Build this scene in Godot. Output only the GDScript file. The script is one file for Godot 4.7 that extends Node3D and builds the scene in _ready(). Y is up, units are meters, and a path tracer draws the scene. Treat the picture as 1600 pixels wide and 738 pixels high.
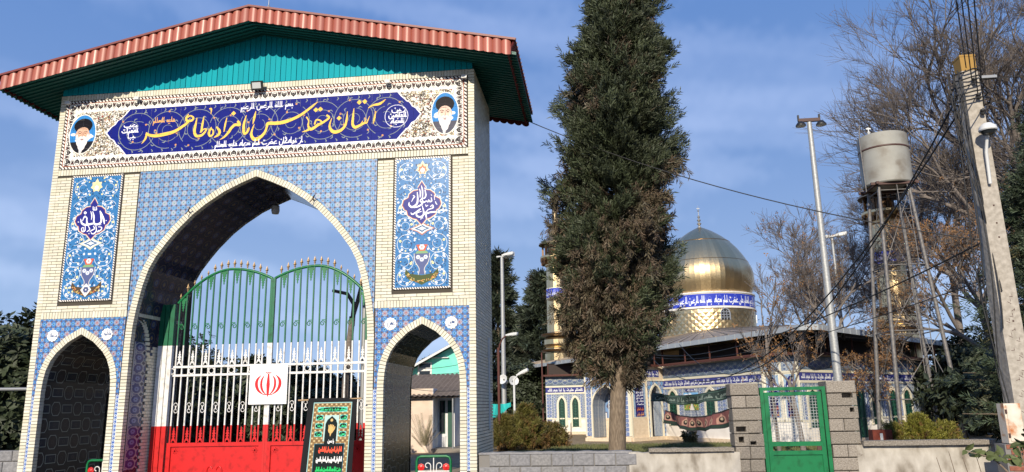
extends Node3D
# A tiled shrine gateway beside a gold-domed shrine, seen from the road. y up, metres; the gateway's front face is the plane z = 0.

var rng := RandomNumberGenerator.new()
var used := {}
var mats := {}


class Shape:
	# collects triangles (clockwise = front) and becomes one ArrayMesh
	var v := PackedVector3Array()
	var n := PackedVector3Array()
	var t := PackedVector2Array()
	var c := PackedColorArray()
	var tint := Color(1, 1, 1)

	func tri(a: Vector3, b: Vector3, d: Vector3, ua := Vector2.ZERO, ub := Vector2.ZERO, ud := Vector2.ZERO) -> void:
		var nn := (d - a).cross(b - a).normalized()
		v.append_array([a, b, d])
		n.append_array([nn, nn, nn])
		t.append_array([ua, ub, ud])
		c.append_array([tint, tint, tint])

	func quad(a: Vector3, b: Vector3, d: Vector3, e: Vector3, u0 := Vector2(0, 0), u1 := Vector2(1, 1)) -> void:
		# a top left, b top right, d bottom right, e bottom left as seen from the front
		tri(a, b, d, u0, Vector2(u1.x, u0.y), u1)
		tri(a, d, e, u0, u1, Vector2(u0.x, u1.y))

	func hexa(p: Array) -> void:
		# eight corners: 0-3 the front (top left, top right, bottom right, bottom left), 4-7 the back in the same order
		quad(p[0], p[1], p[2], p[3])
		quad(p[5], p[4], p[7], p[6])
		quad(p[4], p[5], p[1], p[0])
		quad(p[3], p[2], p[6], p[7])
		quad(p[4], p[0], p[3], p[7])
		quad(p[1], p[5], p[6], p[2])

	func box(at: Vector3, size: Vector3, turn := Basis()) -> void:
		var x := turn.x * size.x / 2
		var y := turn.y * size.y / 2
		var z := turn.z * size.z / 2
		hexa([at - x + y + z, at + x + y + z, at + x - y + z, at - x - y + z, at - x + y - z, at + x + y - z, at + x - y - z, at - x - y - z])

	func span(a: Vector3, b: Vector3) -> void:
		box((a + b) / 2, (b - a).abs())

	func bar(a: Vector3, b: Vector3, wide: float, deep := -1.0) -> void:
		var y := (b - a).normalized()
		var x := y.cross(Vector3.BACK if absf(y.z) < 0.9 else Vector3.UP).normalized()
		box((a + b) / 2, Vector3(wide, a.distance_to(b), wide if deep < 0 else deep), Basis(x, y, x.cross(y)))

	func tube(p: Array, r: Array, sides := 6, ends := true) -> void:
		# smooth tube along points p with radii r
		var rings := []
		var side := Vector3.ZERO
		for i in p.size():
			var dir: Vector3 = (p[mini(i + 1, p.size() - 1)] - p[maxi(i - 1, 0)]).normalized()
			if side == Vector3.ZERO:
				side = dir.cross(Vector3(0.3, 0.1, 1) if absf(dir.z) < 0.8 else Vector3.UP).normalized()
			side = (side - dir * side.dot(dir)).normalized()
			var up := dir.cross(side)
			var ring := []
			for k in sides:
				var a := TAU * k / sides
				ring.append(side * cos(a) + up * sin(a))
			rings.append(ring)
		for i in p.size() - 1:
			for k in sides:
				var k2 := (k + 1) % sides
				var a: Vector3 = p[i] + rings[i][k] * r[i]
				var b: Vector3 = p[i] + rings[i][k2] * r[i]
				var d: Vector3 = p[i + 1] + rings[i + 1][k2] * r[i + 1]
				var e: Vector3 = p[i + 1] + rings[i + 1][k] * r[i + 1]
				v.append_array([a, d, b, a, e, d])
				n.append_array([rings[i][k], rings[i + 1][k2], rings[i][k2], rings[i][k], rings[i + 1][k], rings[i + 1][k2]])
				var u0 := float(k) / sides
				var u1 := float(k + 1) / sides
				t.append_array([Vector2(u0, i), Vector2(u1, i + 1), Vector2(u1, i), Vector2(u0, i), Vector2(u0, i + 1), Vector2(u1, i + 1)])
				c.append_array([tint, tint, tint, tint, tint, tint])
		if ends:
			for k in range(1, sides - 1):
				tri(p[0] + rings[0][0] * r[0], p[0] + rings[0][k] * r[0], p[0] + rings[0][k + 1] * r[0])
				var l := p.size() - 1
				tri(p[l] + rings[l][0] * r[l], p[l] + rings[l][k + 1] * r[l], p[l] + rings[l][k] * r[l])

	func lathe(prof: Array, sides := 24, at := Vector3.ZERO, smooth := true, from := 0.0, to := TAU) -> void:
		# prof: Vector2(radius, height) from bottom to top
		for i in prof.size() - 1:
			var p0: Vector2 = prof[i]
			var p1: Vector2 = prof[i + 1]
			var d := p1 - p0
			var nr := Vector2(d.y, -d.x).normalized()
			for k in sides:
				var a0 := from + (to - from) * k / sides
				var a1 := from + (to - from) * (k + 1) / sides
				var c0 := Vector3(cos(a0), 0, sin(a0))
				var c1 := Vector3(cos(a1), 0, sin(a1))
				var cm := (c0 + c1).normalized()
				var q := [at + c0 * p0.x + Vector3.UP * p0.y, at + c1 * p0.x + Vector3.UP * p0.y, at + c1 * p1.x + Vector3.UP * p1.y, at + c0 * p1.x + Vector3.UP * p1.y]
				var n0 := (c0 if smooth else cm) * nr.x + Vector3.UP * nr.y
				var n1 := (c1 if smooth else cm) * nr.x + Vector3.UP * nr.y
				v.append_array([q[0], q[1], q[2], q[0], q[2], q[3]])
				n.append_array([n0, n1, n1, n0, n1, n0])
				var u0 := 1.0 - float(k) / sides
				var u1 := 1.0 - float(k + 1) / sides
				var w0 := 1.0 - float(i) / (prof.size() - 1)
				var w1 := 1.0 - float(i + 1) / (prof.size() - 1)
				t.append_array([Vector2(u0, w0), Vector2(u1, w0), Vector2(u1, w1), Vector2(u0, w0), Vector2(u1, w1), Vector2(u0, w1)])
				c.append_array([tint, tint, tint, tint, tint, tint])

	func prism(poly: PackedVector2Array, z0: float, z1: float, uvs := 1.0) -> void:
		# a flat outline in x, y given depth from z0 (back) to z1 (front); UV in metres times uvs
		var idx := Geometry2D.triangulate_polygon(poly)
		for i in range(0, idx.size(), 3):
			var a := poly[idx[i]]
			var b := poly[idx[i + 1]]
			var d := poly[idx[i + 2]]
			if (b - a).cross(d - a) > 0:
				var s := b
				b = d
				d = s
			tri(Vector3(a.x, a.y, z1), Vector3(b.x, b.y, z1), Vector3(d.x, d.y, z1), Vector2(a.x, -a.y) * uvs, Vector2(b.x, -b.y) * uvs, Vector2(d.x, -d.y) * uvs)
			tri(Vector3(a.x, a.y, z0), Vector3(d.x, d.y, z0), Vector3(b.x, b.y, z0))
		var area := 0.0
		for i in poly.size():
			area += poly[i].cross(poly[(i + 1) % poly.size()])
		for i in poly.size():
			var a := poly[i]
			var b := poly[(i + 1) % poly.size()]
			if area < 0:
				var s := a
				a = b
				b = s
			quad(Vector3(b.x, b.y, z1), Vector3(b.x, b.y, z0), Vector3(a.x, a.y, z0), Vector3(a.x, a.y, z1))

	func mesh() -> ArrayMesh:
		var a := []
		a.resize(Mesh.ARRAY_MAX)
		a[Mesh.ARRAY_VERTEX] = v
		a[Mesh.ARRAY_NORMAL] = n
		a[Mesh.ARRAY_TEX_UV] = t
		a[Mesh.ARRAY_COLOR] = c
		var m := ArrayMesh.new()
		m.add_surface_from_arrays(Mesh.PRIMITIVE_TRIANGLES, a)
		return m


class Paint:
	# a picture painted with spans: what is printed or glazed on flat things
	var im: Image
	var w: int
	var h: int

	func _init(wide: int, high: int, col: Color) -> void:
		w = wide
		h = high
		im = Image.create(w, h, false, Image.FORMAT_RGB8)
		im.fill(col)

	func rect(x: float, y: float, ww: float, hh: float, col: Color) -> void:
		im.fill_rect(Rect2i(roundi(x), roundi(y), maxi(1, roundi(ww)), maxi(1, roundi(hh))), col)

	func circ(x: float, y: float, r: float, col: Color) -> void:
		for yy in range(floori(y - r), ceili(y + r) + 1):
			var d := r * r - (yy + 0.5 - y) * (yy + 0.5 - y)
			if d > 0:
				var s := sqrt(d)
				im.fill_rect(Rect2i(roundi(x - s), yy, maxi(1, roundi(2 * s)), 1), col)

	func oval(x: float, y: float, rx: float, ry: float, col: Color) -> void:
		for yy in range(floori(y - ry), ceili(y + ry) + 1):
			var d := 1.0 - (yy + 0.5 - y) * (yy + 0.5 - y) / (ry * ry)
			if d > 0:
				var s := rx * sqrt(d)
				im.fill_rect(Rect2i(roundi(x - s), yy, maxi(1, roundi(2 * s)), 1), col)

	func poly(p: PackedVector2Array, col: Color) -> void:
		var y0 := 1e9
		var y1 := -1e9
		for q in p:
			y0 = minf(y0, q.y)
			y1 = maxf(y1, q.y)
		for yy in range(maxi(0, floori(y0)), mini(h, ceili(y1) + 1)):
			var xs := []
			var yc := yy + 0.5
			for i in p.size():
				var a := p[i]
				var b := p[(i + 1) % p.size()]
				if (a.y <= yc) != (b.y <= yc):
					xs.append(a.x + (yc - a.y) / (b.y - a.y) * (b.x - a.x))
			xs.sort()
			for i in range(0, xs.size() - 1, 2):
				im.fill_rect(Rect2i(roundi(xs[i]), yy, maxi(1, roundi(xs[i + 1] - xs[i])), 1), col)

	func ring(x: float, y: float, r: float, lw: float, col: Color, a0 := 0.0, a1 := TAU) -> void:
		var steps := maxi(6, int(r * absf(a1 - a0) / maxf(1.0, lw * 0.6)))
		for i in steps + 1:
			var a := lerpf(a0, a1, float(i) / steps)
			circ(x + cos(a) * r, y + sin(a) * r, lw / 2, col)

	func stroke(p: Array, col: Color, grow := 1.0) -> void:
		# p: Vector3(x, y, width), a smooth pen line
		for i in p.size() - 1:
			var a: Vector3 = p[maxi(i - 1, 0)]
			var b: Vector3 = p[i]
			var d: Vector3 = p[i + 1]
			var e: Vector3 = p[mini(i + 2, p.size() - 1)]
			var steps := maxi(2, int(Vector2(b.x - d.x, b.y - d.y).length() / maxf(1.0, minf(b.z, d.z) * 0.3)))
			for k in steps + 1:
				var q := b.cubic_interpolate(d, a, e, float(k) / steps)
				circ(q.x, q.y, maxf(0.6, q.z * 0.5 * grow), col)

	func strokes(list: Array, col: Color, at := Vector2.ZERO, s := 1.0, grow := 1.0) -> void:
		for line: String in list:
			var p := []
			for q in line.split(" "):
				var f := q.split_floats(",")
				p.append(Vector3(at.x + f[0] * s, at.y + f[1] * s, f[2] * s))
			stroke(p, col, grow)

	func diamond(x: float, y: float, r: float, col: Color) -> void:
		poly(PackedVector2Array([Vector2(x, y - r), Vector2(x + r, y), Vector2(x, y + r), Vector2(x - r, y)]), col)

	func star(x: float, y: float, r0: float, r1: float, tips: int, col: Color) -> void:
		var p := PackedVector2Array()
		for i in tips * 2:
			var a := PI * i / tips
			p.append(Vector2(x, y) + Vector2(cos(a), sin(a)) * (r0 if i % 2 == 0 else r1))
		poly(p, col)

	func tex() -> ImageTexture:
		return ImageTexture.create_from_image(im)


# ---------------------------------------------------------------- small helpers

func numbered(called: String) -> String:
	var k: int = used.get(called, 0)
	used[called] = k + 1
	return called if k == 0 else "%s_%03d" % [called, k]


func tag(o: Node3D, label := "", category := "", group := "", kind := "") -> Node3D:
	if label:
		o.set_meta("label", label)
	if category:
		o.set_meta("category", category)
	if group:
		o.set_meta("group", group)
	if kind:
		o.set_meta("kind", kind)
	return o


func thing(called: String, label: String, category: String, at := Vector3.ZERO, group := "") -> Node3D:
	var o := Node3D.new()
	o.name = numbered(called)
	o.position = at
	add_child(o)
	tag(o, label, category, group)
	return o


func obj(called: String, m: Mesh, mat: Material, parent: Node3D = self, at := Vector3.ZERO, turn := Basis()) -> MeshInstance3D:
	var o := MeshInstance3D.new()
	o.name = numbered(called) if parent == self else called
	o.mesh = m
	o.material_override = mat
	o.transform = Transform3D(turn, at)
	parent.add_child(o, true)
	return o


func struct(called: String, m: Mesh, mat: Material, at := Vector3.ZERO) -> MeshInstance3D:
	var o := obj(called, m, mat, self, at)
	o.set_meta("kind", "structure")
	return o


func stuff(o: Node3D) -> Node3D:
	o.set_meta("kind", "stuff")
	return o


func many(called: String, m: Mesh, mat: Material, where: Array, tints: Array, parent: Node3D = self) -> MultiMeshInstance3D:
	var mm := MultiMesh.new()
	mm.transform_format = MultiMesh.TRANSFORM_3D
	mm.use_colors = true
	mm.mesh = m
	mm.instance_count = where.size()
	for i in where.size():
		mm.set_instance_transform(i, where[i])
		mm.set_instance_color(i, tints[i])
	var o := MultiMeshInstance3D.new()
	o.name = numbered(called) if parent == self else called
	o.multimesh = mm
	o.material_override = mat
	parent.add_child(o, true)
	return o


func srgb(r: float, g: float, b: float) -> Color:
	return Color(r / 255.0, g / 255.0, b / 255.0)


func lin(r: float, g: float, b: float) -> Color:
	return Color(r, g, b).linear_to_srgb()


func mat(called: String, col: Color, rough := 0.7, metal := 0.0, vcol := false) -> StandardMaterial3D:
	var m := StandardMaterial3D.new()
	m.resource_name = called
	m.albedo_color = col
	m.roughness = rough
	m.metallic = metal
	m.vertex_color_use_as_albedo = vcol
	mats[called] = m
	return m


func noise(freq: float, seed_: int, c0: Color, c1: Color, size := 256, octaves := 4, c_mid = null, mid := 0.5, kind := FastNoiseLite.TYPE_SIMPLEX_SMOOTH) -> NoiseTexture2D:
	var f := FastNoiseLite.new()
	f.noise_type = kind
	f.frequency = freq
	f.seed = seed_
	f.fractal_octaves = octaves
	var g := Gradient.new()
	g.set_color(0, c0)
	g.set_color(1, c1)
	if c_mid != null:
		g.add_point(mid, c_mid)
	var tx := NoiseTexture2D.new()
	tx.noise = f
	tx.width = size
	tx.height = size
	tx.seamless = true
	tx.color_ramp = g
	return tx


func world_tex(m: StandardMaterial3D, tx: Texture2D, scale: float, bump: Texture2D = null, depth := 0.0) -> StandardMaterial3D:
	m.albedo_texture = tx
	m.uv1_triplanar = true
	m.uv1_world_triplanar = true
	m.uv1_scale = Vector3.ONE * scale
	if bump:
		m.heightmap_enabled = true
		m.heightmap_texture = bump
		m.heightmap_scale = depth
	return m


func printed(called: String, tx: Texture2D, rough := 0.3) -> StandardMaterial3D:
	var m := mat(called, Color(1, 1, 1), rough)
	m.albedo_texture = tx
	m.metallic_specular = 0.35
	return m


func sag(a: Vector3, b: Vector3, drop: float, steps := 14) -> Array:
	var p := []
	for i in steps + 1:
		var s := float(i) / steps
		p.append(a.lerp(b, s) + Vector3.DOWN * drop * 4 * s * (1 - s))
	return p


func fill_list(x, count: int) -> Array:
	var a := []
	a.resize(count)
	a.fill(x)
	return a


# ---------------------------------------------------------------- a small pen alphabet for the Arabic-script writing
# each letter: width | strokes of (x from the right, y up from the line); #n above / _n below are dots. Second form: at the end of a word.
var PEN := {
	"ا": ["0.4|0,0 0.2,0.1 0.22,1.5", "0.4|0,0 0.2,0.1 0.22,1.5"], "آ": ["0.6|0.25,0 0.27,1.3|0,1.55 0.25,1.75 0.55,1.6", "0.6|0.25,0 0.27,1.3|0,1.55 0.25,1.75 0.55,1.6"],
	"ب": ["0.5|0,0 0.15,0.1 0.22,0.55|0.2,0.1 0.5,0|_1", "1.4|0,0.1 0.2,-0.02 1,-0.02 1.3,0.45|_1"],
	"ت": ["0.5|0,0 0.15,0.1 0.22,0.55|0.2,0.1 0.5,0|#2", "1.4|0,0.1 0.2,-0.02 1,-0.02 1.3,0.45|#2"],
	"ن": ["0.5|0,0 0.15,0.1 0.22,0.55|0.2,0.1 0.5,0|#1", "1.0|0,0.3 0.1,-0.3 0.45,-0.55 0.8,-0.3 0.88,0.4|#1"],
	"ی": ["0.5|0,0 0.15,0.1 0.22,0.55|0.2,0.1 0.5,0|_2", "1.3|0,0.1 0.3,0.3 0.2,-0.1 0.5,-0.5 1,-0.4 1.2,0.05"],
	"س": ["0.9|0,0 0.12,0.5 0.22,0.05 0.36,0.5 0.46,0.05 0.6,0.55 0.7,0.02 0.9,0", "1.6|0,0 0.12,0.5 0.22,0.05 0.36,0.5 0.46,0.05 0.6,0.4 0.65,-0.3 0.95,-0.55 1.35,-0.3 1.45,0.4"],
	"ش": ["0.9|0,0 0.12,0.5 0.22,0.05 0.36,0.5 0.46,0.05 0.6,0.55 0.7,0.02 0.9,0|#2", "1.6|0,0 0.12,0.5 0.22,0.05 0.36,0.5 0.46,0.05 0.6,0.4 0.65,-0.3 0.95,-0.55 1.35,-0.3 1.45,0.4|#2"],
	"ج": ["0.85|0,0 0.85,0|0.1,0.62 0.4,0.6 0.75,0.1|_1", "1.1|0,0.5 0.75,0.5 0.3,0.1 0.2,-0.4 0.55,-0.8 1,-0.65|_1"],
	"ح": ["0.85|0,0 0.85,0|0.1,0.62 0.4,0.6 0.75,0.1", "1.1|0,0.5 0.75,0.5 0.3,0.1 0.2,-0.4 0.55,-0.8 1,-0.65"],
	"د": ["0.6|0,0.05 0.15,0.7 0.4,0.3 0.35,0 0.6,0", "0.6|0,0.05 0.1,0.75 0.4,0.3 0.35,0 0.6,0.02"],
	"ذ": ["0.6|0,0.05 0.1,0.75 0.4,0.3 0.35,0 0.6,0.02|#1", "0.6|0,0.05 0.1,0.75 0.4,0.3 0.35,0 0.6,0.02|#1"],
	"ر": ["0.6|0,0.25 0.08,-0.05 0.3,-0.4 0.65,-0.55", "0.6|0,0.25 0.08,-0.05 0.3,-0.4 0.65,-0.55"],
	"ز": ["0.6|0,0.25 0.08,-0.05 0.3,-0.4 0.65,-0.55|#1", "0.6|0,0.25 0.08,-0.05 0.3,-0.4 0.65,-0.55|#1"],
	"ص": ["1.1|0,0 0.25,0.4 0.6,0.5 0.75,0.25 0.6,0.02 0,0|0.75,0 0.82,0.4 0.9,0 1.1,0", "1.1|0,0 0.25,0.4 0.6,0.5 0.75,0.25 0.6,0.02 0,0"],
	"ض": ["1.1|0,0 0.25,0.4 0.6,0.5 0.75,0.25 0.6,0.02 0,0|0.75,0 0.82,0.4 0.9,0 1.1,0|#1", "1.1|0,0 0.25,0.4 0.6,0.5 0.75,0.25 0.6,0.02 0,0|#1"],
	"ط": ["1.0|0,0 0.25,0.4 0.6,0.5 0.75,0.25 0.6,0.02 0,0 1,0|0.72,0 0.75,1.4", "1.0|0,0 0.25,0.4 0.6,0.5 0.75,0.25 0.6,0.02 0,0 1,0|0.72,0 0.75,1.4"],
	"ع": ["0.7|0,0 0.7,0|0.5,0.7 0.2,0.6 0.25,0.25 0.55,0.2", "0.9|0.5,0.6 0.15,0.5 0.4,0.2 0.1,-0.3 0.45,-0.8 0.9,-0.65"],
	"ف": ["0.6|0,0 0.6,0|0.3,0.05 0.12,0.3 0.3,0.5 0.45,0.3 0.3,0.05|#1", "1.4|0,0.3 0.2,0.5 0.3,0.25 0.2,0 1.1,0 1.3,0.4|#1"],
	"ق": ["0.6|0,0 0.6,0|0.3,0.05 0.12,0.3 0.3,0.5 0.45,0.3 0.3,0.05|#2", "1.1|0.3,0.1 0.1,0.3 0.28,0.5 0.4,0.1 0.4,-0.4 0.8,-0.55 1.05,0.1|#2"],
	"ک": ["0.9|0,0 0.6,0 0.7,0.25 0.35,0.85 0.8,1.4|0.6,0 0.9,0", "1.4|0,0 1,0 1.3,0.3|0.9,0.1 0.5,0.8 0.95,1.4"],
	"گ": ["0.9|0,0 0.6,0 0.7,0.25 0.35,0.85 0.8,1.4|0.6,0 0.9,0|0.3,1.2 0.7,1.7", "1.4|0,0 1,0 1.3,0.3|0.9,0.1 0.5,0.8 0.95,1.4|0.6,1.2 0.9,1.7"],
	"ل": ["0.45|0,0 0.2,0.05 0.45,0|0.2,0.05 0.22,1.5", "0.95|0.1,1.5 0.08,-0.1 0.4,-0.55 0.8,-0.3 0.88,0.3"],
	"م": ["0.55|0,0 0.15,0.3 0.35,0.2 0.25,-0.12 0.05,0|0.25,0 0.55,0", "0.6|0,0 0.15,0.3 0.35,0.2 0.25,-0.1 0.1,0|0.32,0 0.38,-0.8"],
	"ه": ["0.8|0,0 0.3,0.55 0.55,0.3 0.3,0 0.1,0.3|0.3,0 0.8,0", "0.6|0,0 0.2,0.5 0.45,0.35 0.4,0.02 0.1,0"],
	"و": ["0.7|0.35,0.1 0.12,0.2 0.28,0.45 0.4,0.1 0.35,-0.3 0.7,-0.5", "0.7|0.35,0.1 0.12,0.2 0.28,0.45 0.4,0.1 0.35,-0.3 0.7,-0.5"],
}


func write_line(p: Paint, words: String, right: float, line: float, size: float, wide: float, pen: float, col: Color, squeeze := 0.0) -> float:
	# writes from the right edge; returns the left end. squeeze: fit to this width
	if squeeze > 0:
		var len := 0.0
		for w in words.split(" "):
			for i in w.length():
				len += float(PEN[w[i]][1 if i == w.length() - 1 or w[i] in "ادذرزوآ" else 0].split("|")[0]) + 0.0
			len += 0.5
		wide = squeeze / (len * size)
	var x := right
	for w in words.split(" "):
		for i in w.length():
			var f: PackedStringArray = PEN[w[i]][1 if i == w.length() - 1 or w[i] in "ادذرزوآ" else 0].split("|")
			var gw := float(f[0])
			for k in range(1, f.size()):
				if f[k][0] in "#_":
					var up := 1.0 if f[k][0] == "#" else -0.55
					for q in int(f[k][1]):
						p.diamond(x - (gw * 0.4 + q * 0.28) * size * wide, line - up * size, pen * 0.75, col)
					continue
				var pts := []
				for q in f[k].split(" "):
					var a := q.split_floats(",")
					pts.append(Vector3(x - a[0] * size * wide, line - a[1] * size, pen * (0.75 if absf(a[1]) > 0.9 else 1.0)))
				p.stroke(pts, col)
			x -= gw * size * wide
		x -= 0.5 * size * wide
	return x


func write_knot(p: Paint, words: Array, x: float, y: float, r: float, pen: float, col: Color) -> void:
	# words stacked inside a roundel
	var k := words.size()
	for i in k:
		var yy := y - r + (i + 0.85) * 2.0 * r / (k + 0.4)
		var half := sqrt(maxf(0.1, r * r - (yy - y) * (yy - y))) * 0.98
		write_line(p, words[i], x + half, yy, r * 0.9 / k, 1.0, pen, col, half * 2.0)


# the large brush lettering of the gateway, as pen lines (x, y, width in the picture of its panel)
var ALLAH_WORDS := [
	"318,356,6.3 338,393,15 361,438,16.3 372,480,11.3",
	"315,358,7.5 331,407,15 338,460,17.5 312,483,18.8 278,480,17.5 264,454,15 259,403,13.8 242,357,6.3",
	"269,474,13.8 242,477,17.5 211,481,18.8 195,460,16.3 190,417,10",
	"221,354,5 237,395,11.3 237,436,5",
	"216,482,17.5 176,483,18.8 144,465,16.3 128,425,6.3",
	"149,445,6.3 167,402,12.5 193,423,10",
	"165,355,7.5 178,366,8.8 169,377,8.8 157,367,7.5 165,355,7.5",
	"241,311,7.5 246,340,8.8 260,344,6.3 259,317,6.3 264,344,6.3 279,340,8.8 273,312,6.3",
	"315,509,6.3 347,515,8.8 346,538,11.3 314,557,11.3 322,543,7.5",
	"289,498,7.5 299,545,11.3 280,571,12.5 256,571,8.8 249,558,5",
	"265,502,6.3 279,524,10 249,542,10 235,552,6.3",
	"212,496,6.3 231,529,10 208,549,8.8",
	"183,497,7.5 184,540,10 159,547,11.3 148,518,8.8 166,509,6.3 172,539,6.3",
	"226,571,7.5 230,571,7.5",
	"106,453,8.8 111,454,8.8",
	"386,452,8.8 389,452,8.8",
	"268,492,3.8 286,484,5",
	"324,494,3.8 340,487,5",
]
var RASUL_WORDS := [
	"247,269,4.7 257,318,12.9 257,388,9.4",
	"279,310,7 287,356,12.9 278,385,10.6 248,389,8.2",
	"230,298,4.7 237,335,9.4 235,377,7",
	"274,292,5.9 283,298,7 292,290,5.9",
	"337,385,5.9 340,416,12.9 323,421,10.6 314,404,5.9 307,423,10.6 291,413,7 278,423,10.6 250,421,14.1 236,410,9.4 248,395,8.2 260,414,10.6 253,440,14.1 219,461,14.1 181,472,4.7",
	"209,330,7 214,388,14.1 206,436,16.4 166,464,17.6 137,445,14.1 136,418,4.7",
	"174,359,9.4 186,368,8.2 174,383,9.4 158,413,4.7",
	"330,468,7 349,455,10.6 353,480,11.7 308,494,7",
	"374,518,14.1 326,521,14.1 283,531,14.1 308,496,7",
	"286,531,12.9 294,566,11.7 291,576,3.5",
	"255,455,4.7 270,517,14.1 262,548,15.3 232,558,15.3 206,544,14.1 209,520,9.4 249,509,5.9",
	"237,487,12.9 202,512,12.9 167,531,11.7 153,517,5.9",
	"244,580,7 250,564,7 263,571,5.9",
	"287,449,7 293,464,7 307,454,5.9",
	"337,358,5.9 342,365,5.9",
	"376,426,8.2 380,438,8.2 390,451,5.9",
	"365,366,4.7 367,408,4.7",
]
var SIGN_WORDS := [
	"656,108,5.3 646,126,11.6 652,142,12.5 676,141,11.6 683,127,8.9 667,116,7.1 655,123,6.2",
	"664,142,10.7 648,157,13.4 629,170,14.3 591,193,16 543,204,17.8 493,210,16 458,204,12.5 443,191,4.5",
	"445,197,10.7 442,218,10.7 433,235,7.1 423,247,2.2",
	"702,130,3.6 697,169,11.6 694,199,14.3 706,223,14.3 732,222,12.5 749,206,9.8 755,192,7.1 742,191,5.3 729,205,6.2",
	"738,127,3.6 733,162,10.7 730,196,9.8 724,206,4.5",
	"766,86,7.1 773,88,8 773,114,2.7",
	"780,184,5.3 770,211,11.6 777,229,9.8 791,220,8.9 791,201,8 780,192,6.2",
	"809,185,8 824,206,13.4 820,224,12.5 806,233,8 798,238,2.2",
	"857,139,3.6 851,174,8.9 847,208,5.3",
	"917,163,13.4 925,180,13.4 902,178,14.3 884,193,14.3 869,217,12.5 850,238,8.9 828,251,2.2",
	"957,133,2.7 948,170,11.6 947,207,14.3 953,227,12.5 966,220,11.6 971,206,11.6 974,199,7.1",
	"1004,114,2.7 998,148,11.6 992,180,2.7",
	"1201,166,9.8 1157,181,12.5 1109,183,17.8 1070,182,16 1064,202,11.6 1056,226,12.5 1036,249,16 1009,260,17.8 992,246,15.2 988,222,10.7 999,183,3.6",
	"1316,86,2.7 1281,114,10.7 1230,150,13.4 1178,171,15.2 1121,182,16 1073,182,16",
	"1366,159,9.8 1376,172,9.8 1346,194,11.6 1318,207,14.3 1300,220,14.3 1284,224,13.4 1273,204,8.9 1275,182,6.2 1264,162,7.1",
	"1286,222,11.6 1265,231,8.9 1244,236,2.2",
	"1305,199,8 1313,179,8 1332,183,8 1342,195,7.1",
	"1466,146,2.7 1464,184,9.8 1456,218,12.5 1433,241,15.2 1405,246,17.8 1387,233,14.3 1380,209,8.9 1389,175,2.7",
	"1498,132,2.7 1495,172,10.7 1494,211,13.4 1506,228,15.2 1531,220,12.5 1552,209,9.8 1564,208,6.2 1576,177,2.7",
	"1532,220,8 1543,199,3.6",
	"1550,212,8 1559,193,3.6",
	"1605,156,2.9 1601,188,8.8 1595,217,2.4",
	"1570,134,3.9 1594,121,8.8 1625,116,12.6 1653,96,2.9",
]


# ---------------------------------------------------------------- glazed and printed pictures

func curl(p: Paint, x: float, y: float, r: float, turn: float, lw: float, col: Color) -> void:
	var pts := []
	for i in 9:
		var a := turn + i * 0.62
		var rr := r * (1.0 - i * 0.1)
		pts.append(Vector3(x + cos(a) * rr, y + sin(a) * rr, lw * (1.0 - i * 0.06)))
	p.stroke(pts, col)


func lotus_border(p: Paint, x0: float, y0: float, x1: float, y1: float, deep: float, pitch: float) -> void:
	# black lotus buds in a white band round the edge of a panel
	var ink := srgb(52, 48, 52)
	for side in 4:
		var length := x1 - x0 if side < 2 else y1 - y0
		var count := roundi(length / pitch)
		for i in count:
			var s := (i + 0.5) * length / count
			var c := Vector2(x0 + s, y0 + deep / 2) if side == 0 else Vector2(x0 + s, y1 - deep / 2) if side == 1 else Vector2(x0 + deep / 2, y0 + s) if side == 2 else Vector2(x1 - deep / 2, y0 + s)
			var out := [Vector2(0, -1), Vector2(0, 1), Vector2(-1, 0), Vector2(1, 0)][side] as Vector2
			var al := Vector2(out.y, out.x).abs()
			var r := deep * 0.36
			var q := c + out * deep * 0.06
			p.circ(q.x, q.y, r, ink)
			var tip := c - out * deep * 0.42
			p.poly(PackedVector2Array([q + al * r, tip, q - al * r]), ink)
			p.circ(q.x + out.x * r * 0.25, q.y + out.y * r * 0.25, r * 0.62, srgb(225, 222, 216))
			p.circ(q.x, q.y, r * 0.34, ink)
			p.circ(q.x - al.x * r * 0.5 + out.x * r * 0.1, q.y - al.y * r * 0.5 + out.y * r * 0.1, r * 0.2, ink)
			p.circ(q.x + al.x * r * 0.5 + out.x * r * 0.1, q.y + al.y * r * 0.5 + out.y * r * 0.1, r * 0.2, ink)
			# the red bud between two lotus flowers
			var m := c + al * length / count / 2
			p.circ(m.x + out.x * deep * 0.2, m.y + out.y * deep * 0.2, deep * 0.13, srgb(150, 70, 62))
			p.stroke([Vector3(m.x + out.x * deep * 0.4, m.y + out.y * deep * 0.4, 2.5), Vector3(m.x, m.y, 3), Vector3(m.x - out.x * deep * 0.4, m.y - out.y * deep * 0.4, 2)], ink)
			for e: float in [-1.0, 1.0]:
				var b := m + al * e * deep * 0.2
				p.stroke([Vector3(b.x + out.x * deep * 0.4, b.y + out.y * deep * 0.4, 5), Vector3(b.x - al.x * e * deep * 0.1, b.y - al.y * e * deep * 0.1, 4), Vector3(b.x - out.x * deep * 0.25, b.y - out.y * deep * 0.25, 2)], ink)


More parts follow.
